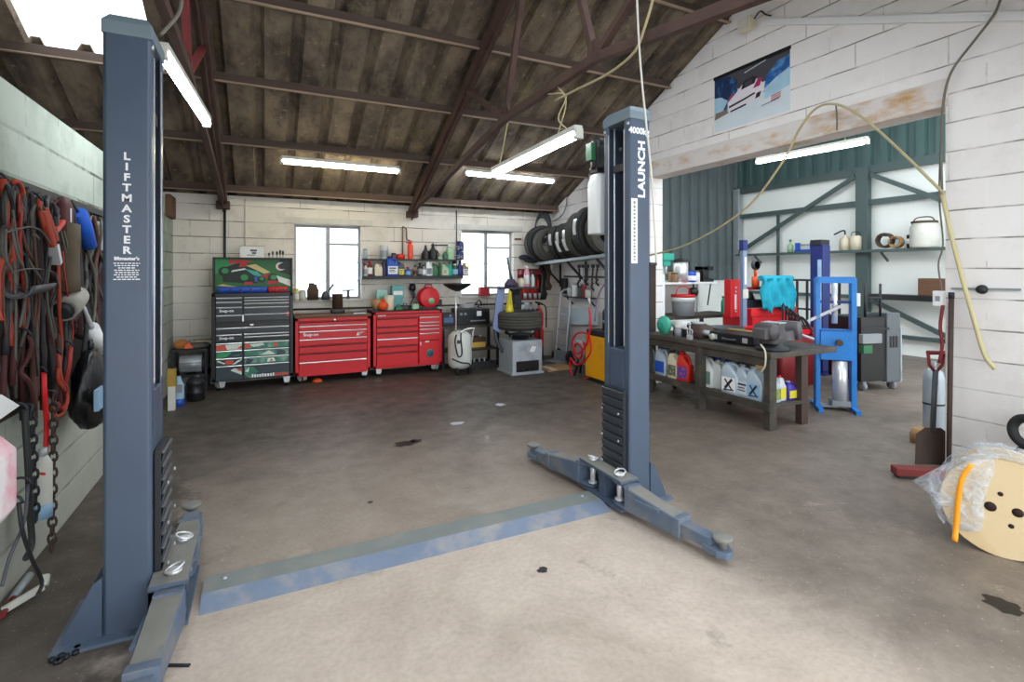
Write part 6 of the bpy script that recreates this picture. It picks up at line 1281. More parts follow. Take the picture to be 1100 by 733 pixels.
A = P(968, 513, Z=0); B = P(1012, 516, Z=0); t = thing('timber_bar', 'worn red wooden beam lying on the floor below the shovel', 'beam', (A + B) / 2, math.atan2(B.y - A.y, B.x - A.x)); hw = (B - A).length / 2 + .05; m = MB(); m.box(-hw, hw, -.04, .05, .02, .08); m.build('beam', M('worn_red', '#7e2f2c', .7, 0, .4, 7), t, bev=.008); m = MB(); m.box(-hw + .02, hw - .02, -.03, .04, 0, .02); m.build('dark_underside', DARKSTEEL, t)
# cable drum in plastic wrap
c = P(1078, 600, Z=0); rad = .262; f = Vector((-c.x, -c.y, 0)).normalized(); ang = math.atan2(f.y, f.x)
t = thing('cable_drum', 'pale plywood cable drum wrapped in clear plastic by the white wall', 'cable drum', c + f * -.02, ang)
def drumflange(x0, x1, name, holes=True):
    m = MB(); n = 48; hs = []
    m.lathe([(.035, x0), (rad, x0), (rad, x1), (.035, x1)], (0, 0, rad), n, axis='x', closed=True, smooth=False); return m.build(name, PLY, t, bev=.002)
drumflange(.0, .018, 'front_flange'); drumflange(-.26, -.242, 'rear_flange')
m = MB(); m.lathe([(.035, -.242), (.15, -.242), (.15, 0), (.035, 0)], (0, 0, rad), 30, axis='x', closed=True); m.build('core', PLY, t)
m = MB()
for k in range(9): m.tube([(-.225 + .025 * k, .172 * math.cos(a * PI / 16), rad + .172 * math.sin(a * PI / 16)) for a in range(32)], .014, 6, 0, 1, True)
m.build('wound_cable', M('cable_blue', '#3b4a5c', .5, 0, .3, 8), t)
m = MB()
for y, z, r in ((.055, .0, .024), (-.052, 0, .026), (-.012, .08, .012), (.03, -.08, .012)): m.lathe([(0, .0195), (r, .0195), (r, .018)], (0, y, rad + z), 16, axis='x')
m.build('flange_holes', M('hole_dark', '#2a120e', .8, 0, .3, 8), t)
m = MB(); m.lathe([(0, .0182), (.036, .0182), (.036, .0)], (0, 0, rad), 16, axis='x', smooth=False); m.build('bore_plug', PLY, t)
# wrap: crinkled film over the outer half, seen from the doors; image-left is local -y... built in the drum's own plane
film = [(.395, .29), (.30, .38), (.2, .47), (.12, .525), (.02, .545), (.02, .46), (.05, .36), (.065, .2), (.08, .09), (.14, .06), (.2, .05), (.26, .12), (.31, .19), (.335, .25)]
film = [(-y, z) for y, z in film]
m = MB(); rr = random.Random(3); cxm = (-.17, .3)
rings = []
for s_ in (1, .8, .55, .3, .08):
    rings.append([( .045 + rr.uniform(-.014, .02) - (.07 if s_ == 1 else 0), cxm[0] + (y - cxm[0]) * s_, cxm[1] + (z - cxm[1]) * s_) for y, z in film])
m.loft(rings, cap=False); m.build('clear_wrap', FILM, t)
m = MB(); nA = 20; vs = []
for i in range(nA + 1):
    a = PI + .55 - 2.6 * i / nA
    for x in (.05, -.04, -.15, -.27): q = rad + .015 + rr.uniform(0, .018); vs.append((x, q * math.cos(a), rad + q * math.sin(a)))
m.add(vs, [(i * 4 + j, i * 4 + j + 1, (i + 1) * 4 + j + 1, (i + 1) * 4 + j) for i in range(nA) for j in range(3)], 0, True); m.build('rim_wrap', FILM, t)
m = MB(); pts = [(.075, -.125, .49), (.085, -.165, .4), (.08, -.182, .27), (.075, -.19, .13), (.09, -.195, .045)]
vs = []
for x, y, z in crom([Vector(p) for p in pts], 4): vs += [(x, y - .013, z), (x, y + .013, z)]
m.add(vs, [(2 * i, 2 * i + 2, 2 * i + 3, 2 * i + 1) for i in range(len(vs) // 2 - 1)], 0, True); m.build('orange_strap', M('strap_orange', '#f5a01e', .45, 0, .08, 5), t, solid=.003)
t = thing('black_hose', 'thick black hose loop against the white wall above the cable drum', 'hose', (0, 0, 0)); m = MB(); m.tube([P(1110, 452, X=4.6), P(1096, 450, X=4.62), P(1088, 458, X=4.62), P(1091, 470, X=4.6), P(1105, 482, X=4.58), P(1116, 492, X=4.5)], .03, 10, 0, 5); m.build('hose', BLACKRUB, t); m = MB(); m.tube([P(1115, 478, X=4.66), P(1094, 482, X=4.66), P(1091, 490, X=4.64), P(1097, 502, X=4.6), P(1112, 520, X=4.55)], .01, 8, 0, 5); m.build('thin_lead', BLACKRUB, t)
# wall fittings
q = P(1058, 311, X=4.75); t = thing('iron_stud', 'round iron stud fixed to the white wall', 'knob', q); m = MB(); m.lathe([(0, -.07), (.03, -.065), (.035, -.04), (.02, -.025), (.02, 0), (0, 0)], n=14, axis='x'); m.build('knob', DARKSTEEL, t); m = MB(); m.bar((-.006, -.2, .005), (-.006, .2, .0), .012, .016); m.build('strap', GALV, t)
def wallcable(label, pts, r, mat, X=4.7, sm=5): return tubething('wall_cable', label, 'cable', [P(a, b, X=X) for a, b in pts], r, mat, sm)
wallcable('brown cable dropping from the roof down the white gable wall', [(1078, -10), (1068, 15), (1048, 42), (1025, 72), (1016, 95), (1012, 125), (1011, 165), (1012, 205)], .009, CABLE)
wallcable('yellowed hose arching over the wide opening', [(688, 277), (740, 262), (800, 225), (840, 175), (858, 140), (876, 117), (897, 112), (925, 125), (965, 160), (1012, 206)], .011, CABLEY, 4.62)
wallcable('thick pale yellow hose end hanging down the white wall', [(1012, 206), (1020, 245), (1034, 300), (1048, 350), (1058, 382), (1069, 397)], .016, M('hose_yellow', '#c4b98c', .5, 0, .12, 6), 4.66)
wallcable('thin grey cable beside the opening jamb running to the white socket', [(1013, 118), (1010, 170), (1009, 215), (1013, 262), (1008, 285), (1013, 318)], .006, CABLE, 4.72)
wallcable('short cord hanging from the lintel over the opening', [(898, 113), (899, 125), (899, 140)], .007, CABLE, 4.65, 3)
q = P(1013, 321, X=4.74); t = thing('power_socket', 'white socket box on the edge of the opening jamb', 'socket', (4.735, q.y + .02, q.z)); m = MB(); m.box(-.03, .015, -.035, .035, -.06, .06); m.build('box', WHITE, t, bev=.005); m = MB(); m.box(-.032, -.03, -.015, .015, -.02, .02); m.build('switch', GREY, t)
wallcable('red brown cable hanging below the white socket', [(1013, 328), (1010, 350), (1012, 372), (1009, 390)], .012, DKRED, 4.71)
# poster on the gable
y0, y1, z0, z1 = 3.387, 4.341, 3.168, 3.81
t = thing('wall_poster', 'car poster with blue smoke on the white gable wall', 'poster', (4.75, (y0 + y1) / 2, z0)); W_, H_ = y1 - y0, z1 - z0
m = MB(); PM = [M('po_white', '#d6e2e9', .5, 0, .1, 5), M('po_grey', '#4b4a50', .5, 0, .35, 6), M('po_blue', '#1d5fa8', .5, 0, .6, 9, dirt='#8cc3e6', dirt_amt=.8, dirt_scale=7), M('po_navy', '#16325e', .5, 0, .5, 8, dirt='#5aa0d2', dirt_amt=.6, dirt_scale=8), M('po_car', '#e6e0e8', .5, 0, .06, 5), M('po_dark', '#23222b', .5, 0, .2, 6), M('po_mag', '#a92a66', .5, 0, .2, 6), M('po_red', '#c8646a', .5, 0, .1, 6), M('po_pale', '#a9cfe4', .5, 0, .3, 8), M('po_brown', '#7f7168', .5, 0, .2, 6)]
def po(mi, pts): m.add([(-.004 - .0005 * len(m.f), W_ / 2 - W_ * u, H_ * v) for u, v in pts], [tuple(range(len(pts)))], mi)
po(0, [(0, 0), (1, 0), (1, 1), (0, 1)]); po(1, [(0, .93), (.15, .8), (.4, .6), (.75, .6), (1, .8), (1, 1), (0, 1)]); po(5, [(.0, .97), (1, .94), (1, 1), (0, 1)])
po(3, [(0, .35), (.2, .35), (.34, .6), (.33, .82), (.2, .93), (0, .95)]); po(8, [(0, .3), (.12, .32), (.2, .5), (.1, .6), (0, .62)]); po(2, [(.68, .42), (1, .55), (1, .88), (.86, .85), (.72, .68)]); po(8, [(.7, .3), (1, .4), (1, .68), (.84, .6), (.7, .48)]); po(9, [(0, .22), (.22, .28), (.42, .3), (.3, .36), (.02, .34)])
po(4, [(.2, .3), (.24, .27), (.62, .36), (.7, .46), (.66, .62), (.58, .72), (.42, .7), (.32, .58), (.2, .46)]); po(5, [(.39, .6), (.57, .63), (.6, .72), (.56, .76), (.42, .73)]); po(6, [(.55, .55), (.64, .56), (.67, .68), (.62, .7)]); po(6, [(.22, .48), (.3, .57), (.27, .6), (.21, .52)])
po(5, [(.22, .35), (.45, .41), (.58, .45), (.57, .48), (.44, .44), (.22, .39)]); po(5, [(.24, .27), (.46, .31), (.46, .34), (.24, .3)]); po(5, [(.58, .36), (.64, .38), (.66, .46), (.6, .45)]); po(1, [(.44, .63), (.53, .64), (.54, .71), (.45, .7)])
for k in range(3): po(7, [(.78, .3 - .035 * k), (.9, .33 - .035 * k), (.9, .345 - .035 * k), (.78, .315 - .035 * k)])
po(1, [(.66, .2), (.88, .24), (.88, .25), (.66, .21)]); po(0, [(.44, .86), (.72, .93), (.72, .945), (.44, .875)])
m.build('print', PM, t); m = MB(); m.box(-.0035, 0, -W_ / 2, W_ / 2, 0, H_); m.build('sheet', WHITEPAPER, t)
m = MB(); m.box(-.012, -.003, -W_ / 2 - .01, W_ / 2 + .01, H_ - .03, H_ + .005); m.build('top_batten', BLACK, t)

t = thing('dark_board', 'dark brown board standing on edge against the opening jamb behind the bench', 'board', (P(702, 300, Y=5.3).x, 5.28, 0)); m = MB(); m.box(-.055, .055, .03, .13, 0, 1.62); m.build('board', M('dark_brown_board', '#3a2d2a', .8, 0, .3, 6), t, bev=.006); m = MB(); m.box(-.06, .06, .02, .14, 1.62, 1.66); m.build('top_edge', DARKSTEEL, t)
# ------------------------------------------------------------------ the tangle of gear on the left wall
XW = XL
y0, y1 = .9, P(113, 300, X=XW).y + .9
m = MB(); m.box(XW + .002, XW + .032, y0, y1, .86, 1.98); tag(m.build('backing_board', M('black_board', '#231f1c', .85, 0, .4, 7)), 'dark oily backing board behind the hanging gear', 'board')
m = MB(); m.bar((XW + .05, y0, 1.96), (XW + .05, y1, 1.96), .03, .04); tag(m.build('hanging_rail', DARKSTEEL), 'dark rail along the top of the backing board', 'rail')
XH = XW + .09
def L(px, py, o=0.0): return P(px, py, X=XH + o)
def hang(name, label, cat, pts, r, mat, o=0.0, sm=4, group=None, flat=1.0, n=7, hook=True):
    r *= .72
    q = [L(a, b, o + .012 * math.sin(i * 1.9)) for i, (a, b) in enumerate(pts)]
    c = q[0].copy(); t = thing(name, label, cat, c, group=group)
    m = MB(); m.tube([v - c for v in q], r, n, 0, sm, flat=flat); m.build('length', mat, t)
    if hook:
        m = MB(); m.tube([(-.09 - o, 0, .02), (-.02, 0, .03), (.015, 0, -.005)], .006, 6, 0, 3); m.build('hook', DARKSTEEL, t)
    return t
OR = M('orange_cable', '#a63e28', .6, 0, .3, 9); RD = M('red_cable', '#94231d', .6, 0, .25, 9); BR = M('brown_strap', '#5b3b30', .8, 0, .3, 9); GB_ = M('grey_rope', '#5d5b55', .8, 0, .3, 12); BK = M('black_hose', '#26272a', .65, 0, .3, 10); MR = M('maroon_strap', '#4a2022', .8, 0, .3, 9)
hang('sling', 'bright orange red sling hanging at the near end of the board', 'sling', [(4, 193), (6, 225), (3, 262), (0, 300), (1, 345)], .02, OR, .02)
t = hang('cable_loop', 'orange red cable doubled over a hook in a tall loop', 'cable', [(16, 310), (13, 260), (9, 225), (12, 200), (18, 195), (24, 205), (22, 228), (17, 250), (13, 280), (10, 330), (13, 372)], .014, OR, .03)
hang('jump_lead', 'orange jump lead running diagonally to a red clamp', 'lead', [(41, 214), (46, 240), (52, 258), (60, 268), (63, 300), (64, 340), (66, 372), (62, 405), (70, 420)], .013, OR, .05)
t = thing('jump_clamp', 'big red jump lead clamp hanging near the black collar', 'clamp', L(47, 245, .06)); m = MB(); m.bar((0, -.02, .08), (.02, .05, -.09), .032, .03); m.bar((0, .02, .1), (.02, .1, -.06), .018, .03); m.build('handles', OR, t, bev=.008); m = MB(); m.bar((.02, .05, -.08), (.02, .1, -.17), .04, .03); m.build('jaws', ZINC, t)
t = thing('jump_clamp', 'red clamp handle pointing up beside the black collar', 'clamp', L(63, 245, .06)); m = MB(); m.bar((0, .1, .06), (0, -.08, -.03), .028, .03); m.build('handles', REDP, t, bev=.008); m = MB(); m.bar((0, -.07, -.02), (0, -.15, -.08), .035, .03); m.build('jaws', DARKSTEEL, t)
hang('drive_belt', 'black drive belt collar hung in a tall oval', 'belt', [(60, 262), (58, 240), (61, 222), (68, 216), (75, 224), (79, 245), (84, 275), (86, 305), (84, 320)], .026, BK, .04)
t = thing('strap_pad', 'dark red strap pad with a white figure 1 inside the black belt collar', 'pad', L(69, 232, .05)); m = MB(); m.loft([rrect(.04, .1, .015, -.16), rrect(.05, .16, .02, -.05), rrect(.05, .15, .02, .05), rrect(.03, .08, .012, .1)]); m.build('pad', M('pad_red', '#4d1a20', .7, 0, .2, 8), t)
text('1', .1, LETTER, t, (.028, 0, 0), (PI / 2, 0, PI / 2), name='figure', bold=.003)
t = thing('sacking_roll', 'brown rolled sacking hanging below the black belt collar', 'roll', L(71, 268, .05)); m = MB(); m.loft([rrect(.1, .17, .045, z, cy=.01 * math.sin(z * 20)) for z in (-.23, -.15, -.05, .05, .14)]); m.build('roll', M('sacking', '#5c5140', .95, 0, .35, 14, bump=.4), t); m = MB(); m.tube([(0, 0, .14), (0, .02, .2), (-.05, 0, .25)], .008, 6); m.build('tie_string', BR, t)
t = thing('blue_bag', 'bright blue rolled cover hanging on the board by the lift column', 'bag', L(91, 240, .05)); A = L(84, 228, .05) - t.location; B = L(96, 264, .05) - t.location; m = MB(); m.tube([A, A * .6 + B * .4, B], [.04, .045, .04], 14); m.build('cover', M('bright_blue', '#1c62d8', .6, 0, .15, 8, bump=.2), t); m = MB(); m.tube([A, A + Vector((-.03, 0, .06)), A + Vector((-.1, 0, .08))], .008, 6); m.build('cord', BK, t)
for i, (px, py, c) in enumerate(((106, 247, WHITEPAPER), (108, 262, PALEGREY))):
    t = thing('parts_box', ['white paper packet pinned beside the blue cover', 'grey parts packet pinned under the white packet'][i], 'packet', L(px, py, -.02)); m = MB(); m.box(-.03, .03, -.09, .09, -.05, .05); m.build('packet', c, t, bev=.005); m = MB(); m.box(.03, .032, -.05, .05, -.02, .02); m.build('print', GREY, t)
t = thing('metal_trough', 'grey curved metal trough hanging in the tangle', 'trough', L(31, 318, .07)); A = L(17, 318, .07) - t.location; B = L(45, 313, .07) - t.location; m = MB()
vs = []
for k in range(7):
    p = A + (B - A) * k / 6
    for j in range(7): a = PI + PI * j / 6; vs.append(p + Vector((.05 * math.cos(a), 0, .05 * math.sin(a) * (1 - .25 * k / 6) + .04)))
m.add(vs, [(k * 7 + j, k * 7 + j + 1, (k + 1) * 7 + j + 1, (k + 1) * 7 + j) for k in range(6) for j in range(6)], 0, True); m.build('trough', DKGREY, t, solid=.006); m = MB(); m.tube([A + Vector((0, 0, .05)), A * .5 + B * .5 + Vector((-.05, 0, .22)), B + Vector((0, 0, .05))], .006, 6, 0, 4); m.build('wire', GB_, t)
t = thing('pale_canister', 'battered pale canister lying tilted in the tangle', 'canister', L(75, 326, .06)); A = L(68, 334, .06) - t.location; B = L(82, 318, .06) - t.location; m = MB(); m.tube([A, A * .5 + B * .5, B], [.06, .065, .06], 16); m.build('can', M('dirty_white', '#a6a49c', .6, 0, .3, 9, dirt='#5c574e', dirt_amt=.6), t); m = MB(); m.tube([A * 1.02, A * 1.25], [.05, .03], 12); m.build('neck', DARKSTEEL, t); m = MB(); m.tube([B, B + Vector((-.02, .04, .08)), B + Vector((-.05, .1, .03))], .012, 6, 0, 3); m.build('lever', DARKSTEEL, t)
t = thing('sealant_tube', 'white sealant tube sloping across the board near the lift column', 'tube', L(103, 366, .05)); A = L(98, 352, .05) - t.location; B = L(109, 376, .05) - t.location; m = MB(); m.tube([A, B], .04, 14); m.build('tube', WHITE, t); m = MB(); m.tube([A * 1.0, A * 1.5, A * 2.6], [.018, .014, .008], 8); m.build('nozzle', ZINC, t)
t = thing('bin_bag', 'black bin bag hanging low on the board by the lift column', 'bag', L(97, 376, .06)); m = MB(); secs = []
for k, (z, ry, rx) in enumerate(((0, .03, .03), (-.05, .1, .05), (-.15, .17, .07), (-.28, .2, .09), (-.39, .17, .08), (-.46, .08, .05), (-.48, .02, .02))):
    secs.append([(rx * math.cos(a) * (1 + .18 * math.sin(a * 5 + k)), ry * math.sin(a) * (1 + .14 * math.sin(a * 6 + k * 2)) , z) for a in [2 * PI * j / 22 for j in range(22)]])
m.loft(secs); m.build('bag', M('bag_black', '#141416', .35, 0, .2, 10, bump=.3), t); m = MB(); m.tube([(0, 0, -.01), (0, .01, .05), (-.08, 0, .1)], .014, 6); m.build('knot', BLACK, t)
q = L(107, 428, .16); m = MB(); m.box(-.01, .01, -.07, .07, -.06, .06); o = m.build('cloth_tag', PALEBLUE); o.location = q; tag(o, 'pale blue rag tucked against the black bin bag', 'rag')
# many black, brown and grey lengths
def droop(x, ytop, ybot, wob, sd):
    r = random.Random(sd); n = 6
    return [(x + wob * (r.random() - .5) * (0 if i == 0 else 1) + (i * r.uniform(-.4, .6)), ytop + (ybot - ytop) * i / (n - 1)) for i in range(n)]
def top_y(px): return 190 + px * .40
kinds = [('hose', 'black rubber hose hanging in the tangle on the backing board', BK, .016, 'black hoses in the tangle'), ('strap', 'dull brown strap hanging in the tangle on the backing board', BR, .019, 'brown straps in the tangle'), ('rope', 'grey rope hanging in the tangle on the backing board', GB_, .012, 'grey ropes in the tangle'), ('strap', 'maroon strap hanging in the tangle on the backing board', MR, .016, 'maroon straps in the tangle')]
sd = 0
for i in range(64):
    px = 1 + i * 1.72; k = kinds[(i * 7 + i // 3) % 4] if i % 5 else kinds[0]; sd += 1
    yb = rnd.uniform(330, 452) if px < 78 else rnd.uniform(300, 392)
    hang(k[0], k[1], k[0], droop(px, top_y(px) + rnd.uniform(0, 10), yb, 9, sd), k[3] * rnd.uniform(.8, 1.25), k[2], rnd.uniform(-.04, .03), 3, k[4], n=6, hook=False)
for i in range(9):      # loops
    px = 8 + i * 8.2; yy = top_y(px); a = rnd.uniform(5, 9); b = rnd.uniform(40, 110)
    hang('cable_loop', 'dark cable doubled in a long loop on the backing board', 'cable', [(px - a * .6, yy + b), (px - a * .8, yy + b * .5), (px - a * .3, yy + 12), (px, yy + 6), (px + a * .3, yy + 12), (px + a, yy + b * .6), (px + a * .4, yy + b * 1.1), (px - a * .5, yy + b)], .011, [BK, GB_, DKGREY][i % 3], rnd.uniform(0, .05), 4, 'dark cable loops in the tangle', hook=False)
hang('wire', 'thin pale wire strung level across the tangle', 'wire', [(14, 292), (30, 289), (48, 290), (60, 295), (64, 310)], .005, GB_, .07, hook=False)
hang('wire', 'thin grey wire curving over the orange loop', 'wire', [(6, 250), (20, 246), (34, 244), (46, 250), (54, 262)], .006, GB_, .07, hook=False)
hang('strap', 'bright red strap end hanging below the tangle', 'strap', [(47, 400), (48, 425), (50, 455), (49, 485), (46, 510)], .017, M('pure_red', '#d81e22', .55, 0, .12, 8), .04, flat=.4)
hang('strap', 'red webbing hanging in a fold beside the black bin bag', 'strap', [(76, 372), (74, 395), (70, 412), (72, 430), (66, 440), (60, 432)], .018, RD, .04, flat=.5)
hang('strap', 'dull red loop of webbing under the pale canister', 'strap', [(30, 360), (34, 372), (28, 388), (22, 400), (32, 412), (38, 440)], .013, MR, .05)
hang('strap', 'orange brown cord hooked over in a bow below the webbing', 'cord', [(62, 380), (66, 408), (72, 418), (70, 440), (60, 448), (56, 438)], .012, OR, .05)
for i in range(16):
    r_ = random.Random(100 + i); px = r_.uniform(4, 70); y_ = top_y(px) + r_.uniform(5, 60); w_ = r_.uniform(-22, 26)
    hang('wire', 'thin wire trailing across the tangle on the backing board', 'wire', [(px, y_), (px + w_ * .3 + r_.uniform(-3, 3), y_ + r_.uniform(20, 45)), (px + w_ * .8, y_ + r_.uniform(50, 90)), (px + w_ * .6 + r_.uniform(-4, 4), y_ + r_.uniform(95, 150))], r_.uniform(.006, .01), [GB_, BK, BR, GB_, OR][i % 5] if i % 5 != 4 else RD, r_.uniform(.03, .07), 4, 'thin wires in the tangle', hook=False)
def chain(label, px, ya, yb, o, mat):
    a = L(px[0], ya, o); b = L(px[1], yb, o); t = thing('steel_chain', label, 'chain', a); n = int((a - b).length / .04); m = MB()
    for k in range(n):
        c = (b - a) * (k + .5) / n; ring = []
        for j in range(10): q = 2 * PI * j / 10; w = .016 * math.cos(q); h = .028 * math.sin(q); ring.append(c + (Vector((w, 0, h)) if k % 2 else Vector((0, w, h))))
        m.tube(ring, .006, 5, 0, 1, True)
    m.build('links', mat, t); m = MB(); m.tube([(-.06, 0, .03), (0, 0, .02), (.0, 0, -.01)], .008, 6, 0, 3); m.build('hook', DARKSTEEL, t); return t
chain('rusty chain hanging to the floor below the tangle', (58, 56), 425, 592, .06, RUST); chain('dark chain hanging beside the white can', (34, 38), 440, 560, .06, DARKSTEEL)
hang('hose', 'dark hose hanging down past the pink sided tank to the floor', 'hose', [(26, 440), (30, 500), (32, 550), (34, 585), (28, 600)], .018, BK, .08)
hang('cable', 'black cable slanting down behind the pink sided tank', 'cable', [(20, 540), (24, 570), (34, 600), (45, 625), (40, 640)], .011, BK, .12)
hang('cable', 'grey cable hanging in a slack bow above the floor clamp', 'cable', [(30, 520), (26, 560), (10, 600), (2, 630)], .009, DKGREY, .1)
t = thing('white_can', 'tall white can hanging under the red strap', 'can', L(46, 556, .04)); h = (L(46, 480, .04) - L(46, 545, .04)).z
m = MB(); m.lathe([(0, 0), (.035, 0), (.037, .01), (.037, .26), (.02, .3), (0, .31)], n=14); m.build('can', M('soiled_white', '#b9b8b2', .5, 0, .2, 9, dirt='#777', dirt_amt=.4) if False else OFFWHITE, t); m = MB(); m.cyl((0, 0, .3), (0, 0, .34), .018); m.build('cap', ZINC, t); m = MB(); m.lathe([(.038, .0), (.038, .07)], n=14); m.build('base_band', PALEBLUE, t)
# the pink and white tank at the frame edge and the white sheet above it
q0 = P(27, 462, X=XL + .42); 
t = thing('plastic_tank', 'white and pink plastic tank hanging at the near end of the tangle', 'tank', (XL + .24, q0.y - .26, P(27, 548, X=XL + .42).z)); hh = q0.z - P(27, 548, X=XL + .42).z
m = MB(); m.loft([rrect(.3, .5, .04, 0), rrect(.34, .54, .05, .03), rrect(.34, .54, .05, hh - .05), rrect(.28, .48, .04, hh)]); m.build('tank', M('pink_stained', '#ece6e8', .35, 0, .06, 4, dirt='#e2597f', dirt_amt=.9, dirt_scale=3.2), t, bev=.004)
m = MB(); m.lathe([(0, hh), (.06, hh), (.06, hh + .05), (0, hh + .05)], (0, .1, 0), 14); m.build('cap', PALEGREY, t); m = MB(); m.tube([(0, -.2, hh - .02), (0, -.18, hh + .06), (0, -.02, hh + .06), (0, 0, hh - .02)], .016, 8, 0, 3); m.build('handle', WHITE, t); m = MB(); m.bar((-.26, -.1, hh + .02), (-.1, -.1, hh + .02), .02); m.bar((-.26, .1, hh * .1), (-.1, .1, hh * .1), .02); m.build('wall_bracket', DARKSTEEL, t)
a = P(0, 424, X=XL + .2); b = P(20, 436, X=XL + .2); c = P(0, 450, X=XL + .2); m = MB(); d0 = Vector((0, -.3, 0)); m.add([a + d0 + Vector((0, 0, .05)), a, b, c, c + d0], [(0, 1, 2, 3, 4)]); tag(m.build('paper_sheet', WHITEPAPER, solid=.004), 'white paper corner sticking out above the pink tank', 'paper')
# clamp on the floor
a = P(2, 657, Z=.02); b = P(47, 630, Z=.05); t = thing('floor_clamp', 'pale metal clamp lying on the dirty floor under the gear', 'clamp', ((a.x + b.x) / 2, (a.y + b.y) / 2, 0)); o = Vector((t.location.x, t.location.y, 0)); m = MB(); m.bar(a - o, b - o, .022, .03); m.bar(b - o, b - o + Vector((.0, .03, .04)), .03, .03); m.build('bar', OFFWHITE, t, bev=.004); m = MB(); q = P(32, 618, Z=.05) - o; m.tube([P(14, 643, Z=.03) - o, q], .018, 8); m.build('handle', GALV, t); m = MB(); m.tube([P(14, 643, Z=.03) - o, P(6, 655, Z=.02) - o, P(2, 662, Z=.02) - o], .013, 8, 0, 3); m.build('jaw', DKRED, t)
# anchor bolt heap by the left column foot
t = thing('bolt_cluster', 'dark nuts and chain bits by the foot of the lettered lift column', 'bolts', P(74, 702, Z=0)); m = MB()
for k in range(7): m.lathe([(0, 0), (.012, 0), (.012, .014), (0, .014)], (rnd.uniform(-.05, .05), rnd.uniform(-.05, .06), .0), 6)
m.build('nuts', DARKSTEEL, t); tag(t, None, None, None, 'stuff')
m = MB(); A = P(178, 715, Z=.004); B = P(204, 715, Z=.004); m.bar(A, B, .012, .006); tag(m.build('nail', DARKSTEEL), 'thin dark rod on the floor beside the lift arm', 'rod')
# ------------------------------------------------------------------ the back corner behind the left column
t = thing('corner_shelf', 'low dark shelf unit in the back corner beside the black chest', 'shelf', (-.84, 7.85, 0))
zA, zB = P(205, 375, Y=7.7).z, P(205, 402, Y=7.7).z
for z, nm in ((zA, 'top_board'), (zB, 'middle_board')): m = MB(); m.box(-.24, .17, -.2, .22, z - .03, z); m.build(nm, DARKSTEEL, t)
for x in (-.22, .15):
    for y in (-.18, .2): m = MB(); m.bar((x, y, 0), (x, y, zA - .03), .03); m.build('leg', DARKSTEEL, t)
t = thing('rag', 'orange and tan crumpled rags on the low corner shelf', 'rag', (-.98, 7.8, zA)); m = MB(); m.sphere((0, 0, .05), .08, 8, 0, (1.1, 1, .8)); m.sphere((.1, -.05, .02), .06, 7, 0, (1.2, .9, .6)); m.build('rag', M('rag_orange', '#c98244', .9, 0, .3, 12, bump=.3), t); m = MB(); m.loft([[(.05, -.2, .02), (.14, -.17, .02), (.1, -.16, .1)], [(.08, -.1, .05), (.12, -.1, .05), (.1, -.1, .12)]]); m.build('corner', ORANGE, t)
t = thing('rag', 'grey mixed rags and papers beside the orange rags', 'rag', (-.8, 7.8, zA)); m = MB(); m.sphere((0, 0, .03), .1, 8, 0, (1.5, 1, .5)); m.build('rag', M('rag_grey', '#6b6660', .9, 0, .4, 12, bump=.3), t); m = MB(); m.box(-.05, .17, -.1, .1, .08, .1); m.build('papers', M('papers', '#a89c88', .8, 0, .3, 12), t)
t = thing('space_heater', 'silver cylinder heater with slots lying on the middle corner shelf', 'heater', (-.84, 7.75, zB)); m = MB(); m.lathe([(.1, -.15), (.112, -.14), (.112, .1), (.1, .11)], (0, 0, .125), 22, axis='x', closed=True); m.build('drum', ZINC, t); m = MB(); m.lathe([(0, .1), (.115, .1), (.115, .14), (0, .14)], (0, 0, .125), 22, axis='x'); m.build('end_cap', DARKSTEEL, t); m = MB()
for k in range(10):
    for j in range(3): m.box(-.135 + .024 * k, -.122 + .024 * k, -.119, -.112, .08 + .03 * j, .098 + .03 * j)
m.build('slots', DKGREY, t); m = MB(); m.box(-.12, -.08, -.06, .06, 0, .02); m.box(.06, .1, -.06, .06, 0, .02); m.build('feet', DARKSTEEL, t)
q = P(192, 436, Z=0); t = thing('gas_bottle', 'pale blue gas bottle with a blue foot in the back corner', 'bottle', q); m = MB(); m.lathe([(0, .06), (.05, .06), (.055, .08), (.055, .24), (.03, .29), (.02, .34), (0, .34)], n=18); m.build('bottle', M('pale_blue_bottle', '#9cc0d4', .45, 0, .15, 6), t); m = MB(); m.lathe([(0, 0), (.056, 0), (.056, .085), (0, .085)], n=18); m.build('foot', BLUEPL, t); m = MB(); m.box(-.04, .04, -.06, -.052, .16, .25); m.build('label', GREY, t)
q = P(210, 430, Z=0); t = thing('oil_drum', 'small black drum with ribs in front of the corner shelf', 'drum', q); m = MB(); m.lathe([(0, 0), (.09, 0), (.1, .01), (.095, .09), (.1, .1), (.095, .11), (.095, .2), (.1, .21), (.095, .22), (.07, .27), (0, .28)], n=20); m.build('drum', BLACK, t); m = MB(); m.cyl((.02, 0, .27), (.02, 0, .3), .03); m.build('cap', DKGREY, t)
q = P(184, 441, Z=0); t = thing('timber_offcut', 'yellowed timber offcut standing on end behind the lift column', 'timber', q); m = MB(); m.box(-.03, .04, -.03, .03, 0, .36); m.build('timber', OFFWHITE, t, bev=.004); m = MB(); m.box(-.035, .045, -.035, .035, .27, .46); m.build('yellow_end', M('ochre_wood', '#a88a3c', .7, 0, .3, 8), t)
m = MB(); m.box(XL, XL + .06, 7.5, 7.9, 2.22, 2.5); o = m.build('timber_offcut', OLDWOOD, bev=.01); tag(o, 'broken timber block on top of the wall in the back corner', 'block')
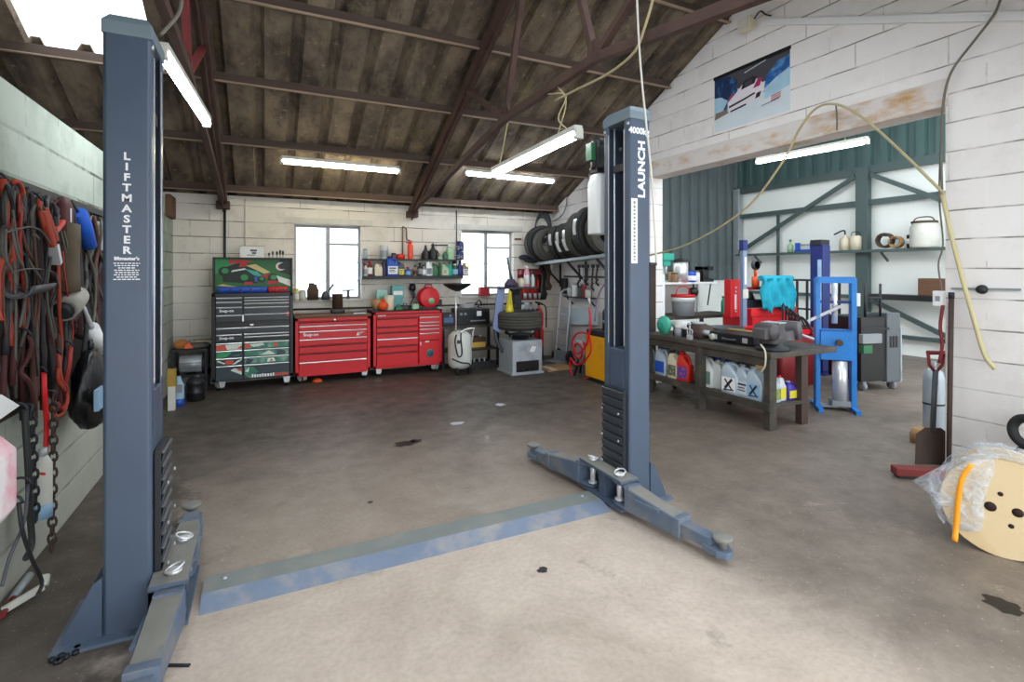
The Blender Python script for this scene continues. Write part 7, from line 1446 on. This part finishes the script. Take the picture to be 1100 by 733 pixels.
# ------------------------------------------------------------------ light
w = bpy.data.worlds.new('World'); sc.world = w; w.use_nodes = True
bg = w.node_tree.nodes['Background']; bg.inputs[0].default_value = (.93, .97, 1.0, 1); bg.inputs[1].default_value = 2.0
def portal(name, loc, rot, sx, sy):
    la = bpy.data.lights.new(name, 'AREA'); la.shape = 'RECTANGLE'; la.size = sx; la.size_y = sy; la.cycles.is_portal = True
    o = bpy.data.objects.new(name, la); COL.objects.link(o); o.location = loc; o.rotation_euler = rot
# daylight enters only through the open front, the rooflights and the windows: portals tell the renderer where to look
portal('portal_front', (3.5, YF - .35, 1.4), (PI / 2, 0, PI), 15, 2.9)
portal('portal_rooflight', ((SX0 + SX1) / 2, (SY0 + SY1) / 2, roofz((SY0 + SY1) / 2) + .3), (-math.atan(SL), 0, 0), 1.0, 2.1)
portal('portal_front_roof', (1.1, 1.5, roofz(1.5) + .35), (math.atan(SL), 0, 0), 1.0, 5.2)
portal('portal_front_roof', (3.1, 1.5, roofz(1.5) + .35), (math.atan(SL), 0, 0), 1.0, 5.2)
for a, b in wins: portal('portal_window', ((a + b) / 2, YB + .25, (wz0 + wz1) / 2), (PI / 2, 0, 0) , b - a, wz1 - wz0)
portal('portal_unit_roof', (7.7, 2.2, AZ + .2), (0, 0, 0), 5.6, 4.0)
# lettering becomes plain mesh so that every letter run is an object of its own
bpy.context.view_layer.update()
dg = bpy.context.evaluated_depsgraph_get()
for o in [x for x in bpy.data.objects if x.type == 'FONT']:
    me = bpy.data.meshes.new_from_object(o.evaluated_get(dg)); nm = o.name; o.name = 'old'
    n = bpy.data.objects.new(nm, me); COL.objects.link(n); n.parent = o.parent; n.location = o.location; n.rotation_euler = o.rotation_euler; n.scale = o.scale
    bpy.data.objects.remove(o)
vs = sc.view_settings; vs.view_transform = 'Standard'; vs.look = 'None'; vs.gamma = 1.0; vs.use_curve_mapping = False; vs.exposure = 1.12
sc.cycles.use_denoising = True
sc.cycles.max_bounces = 10; sc.cycles.diffuse_bounces = 6; sc.cycles.transparent_max_bounces = 12
sc.cycles.sample_clamp_indirect = 8.0
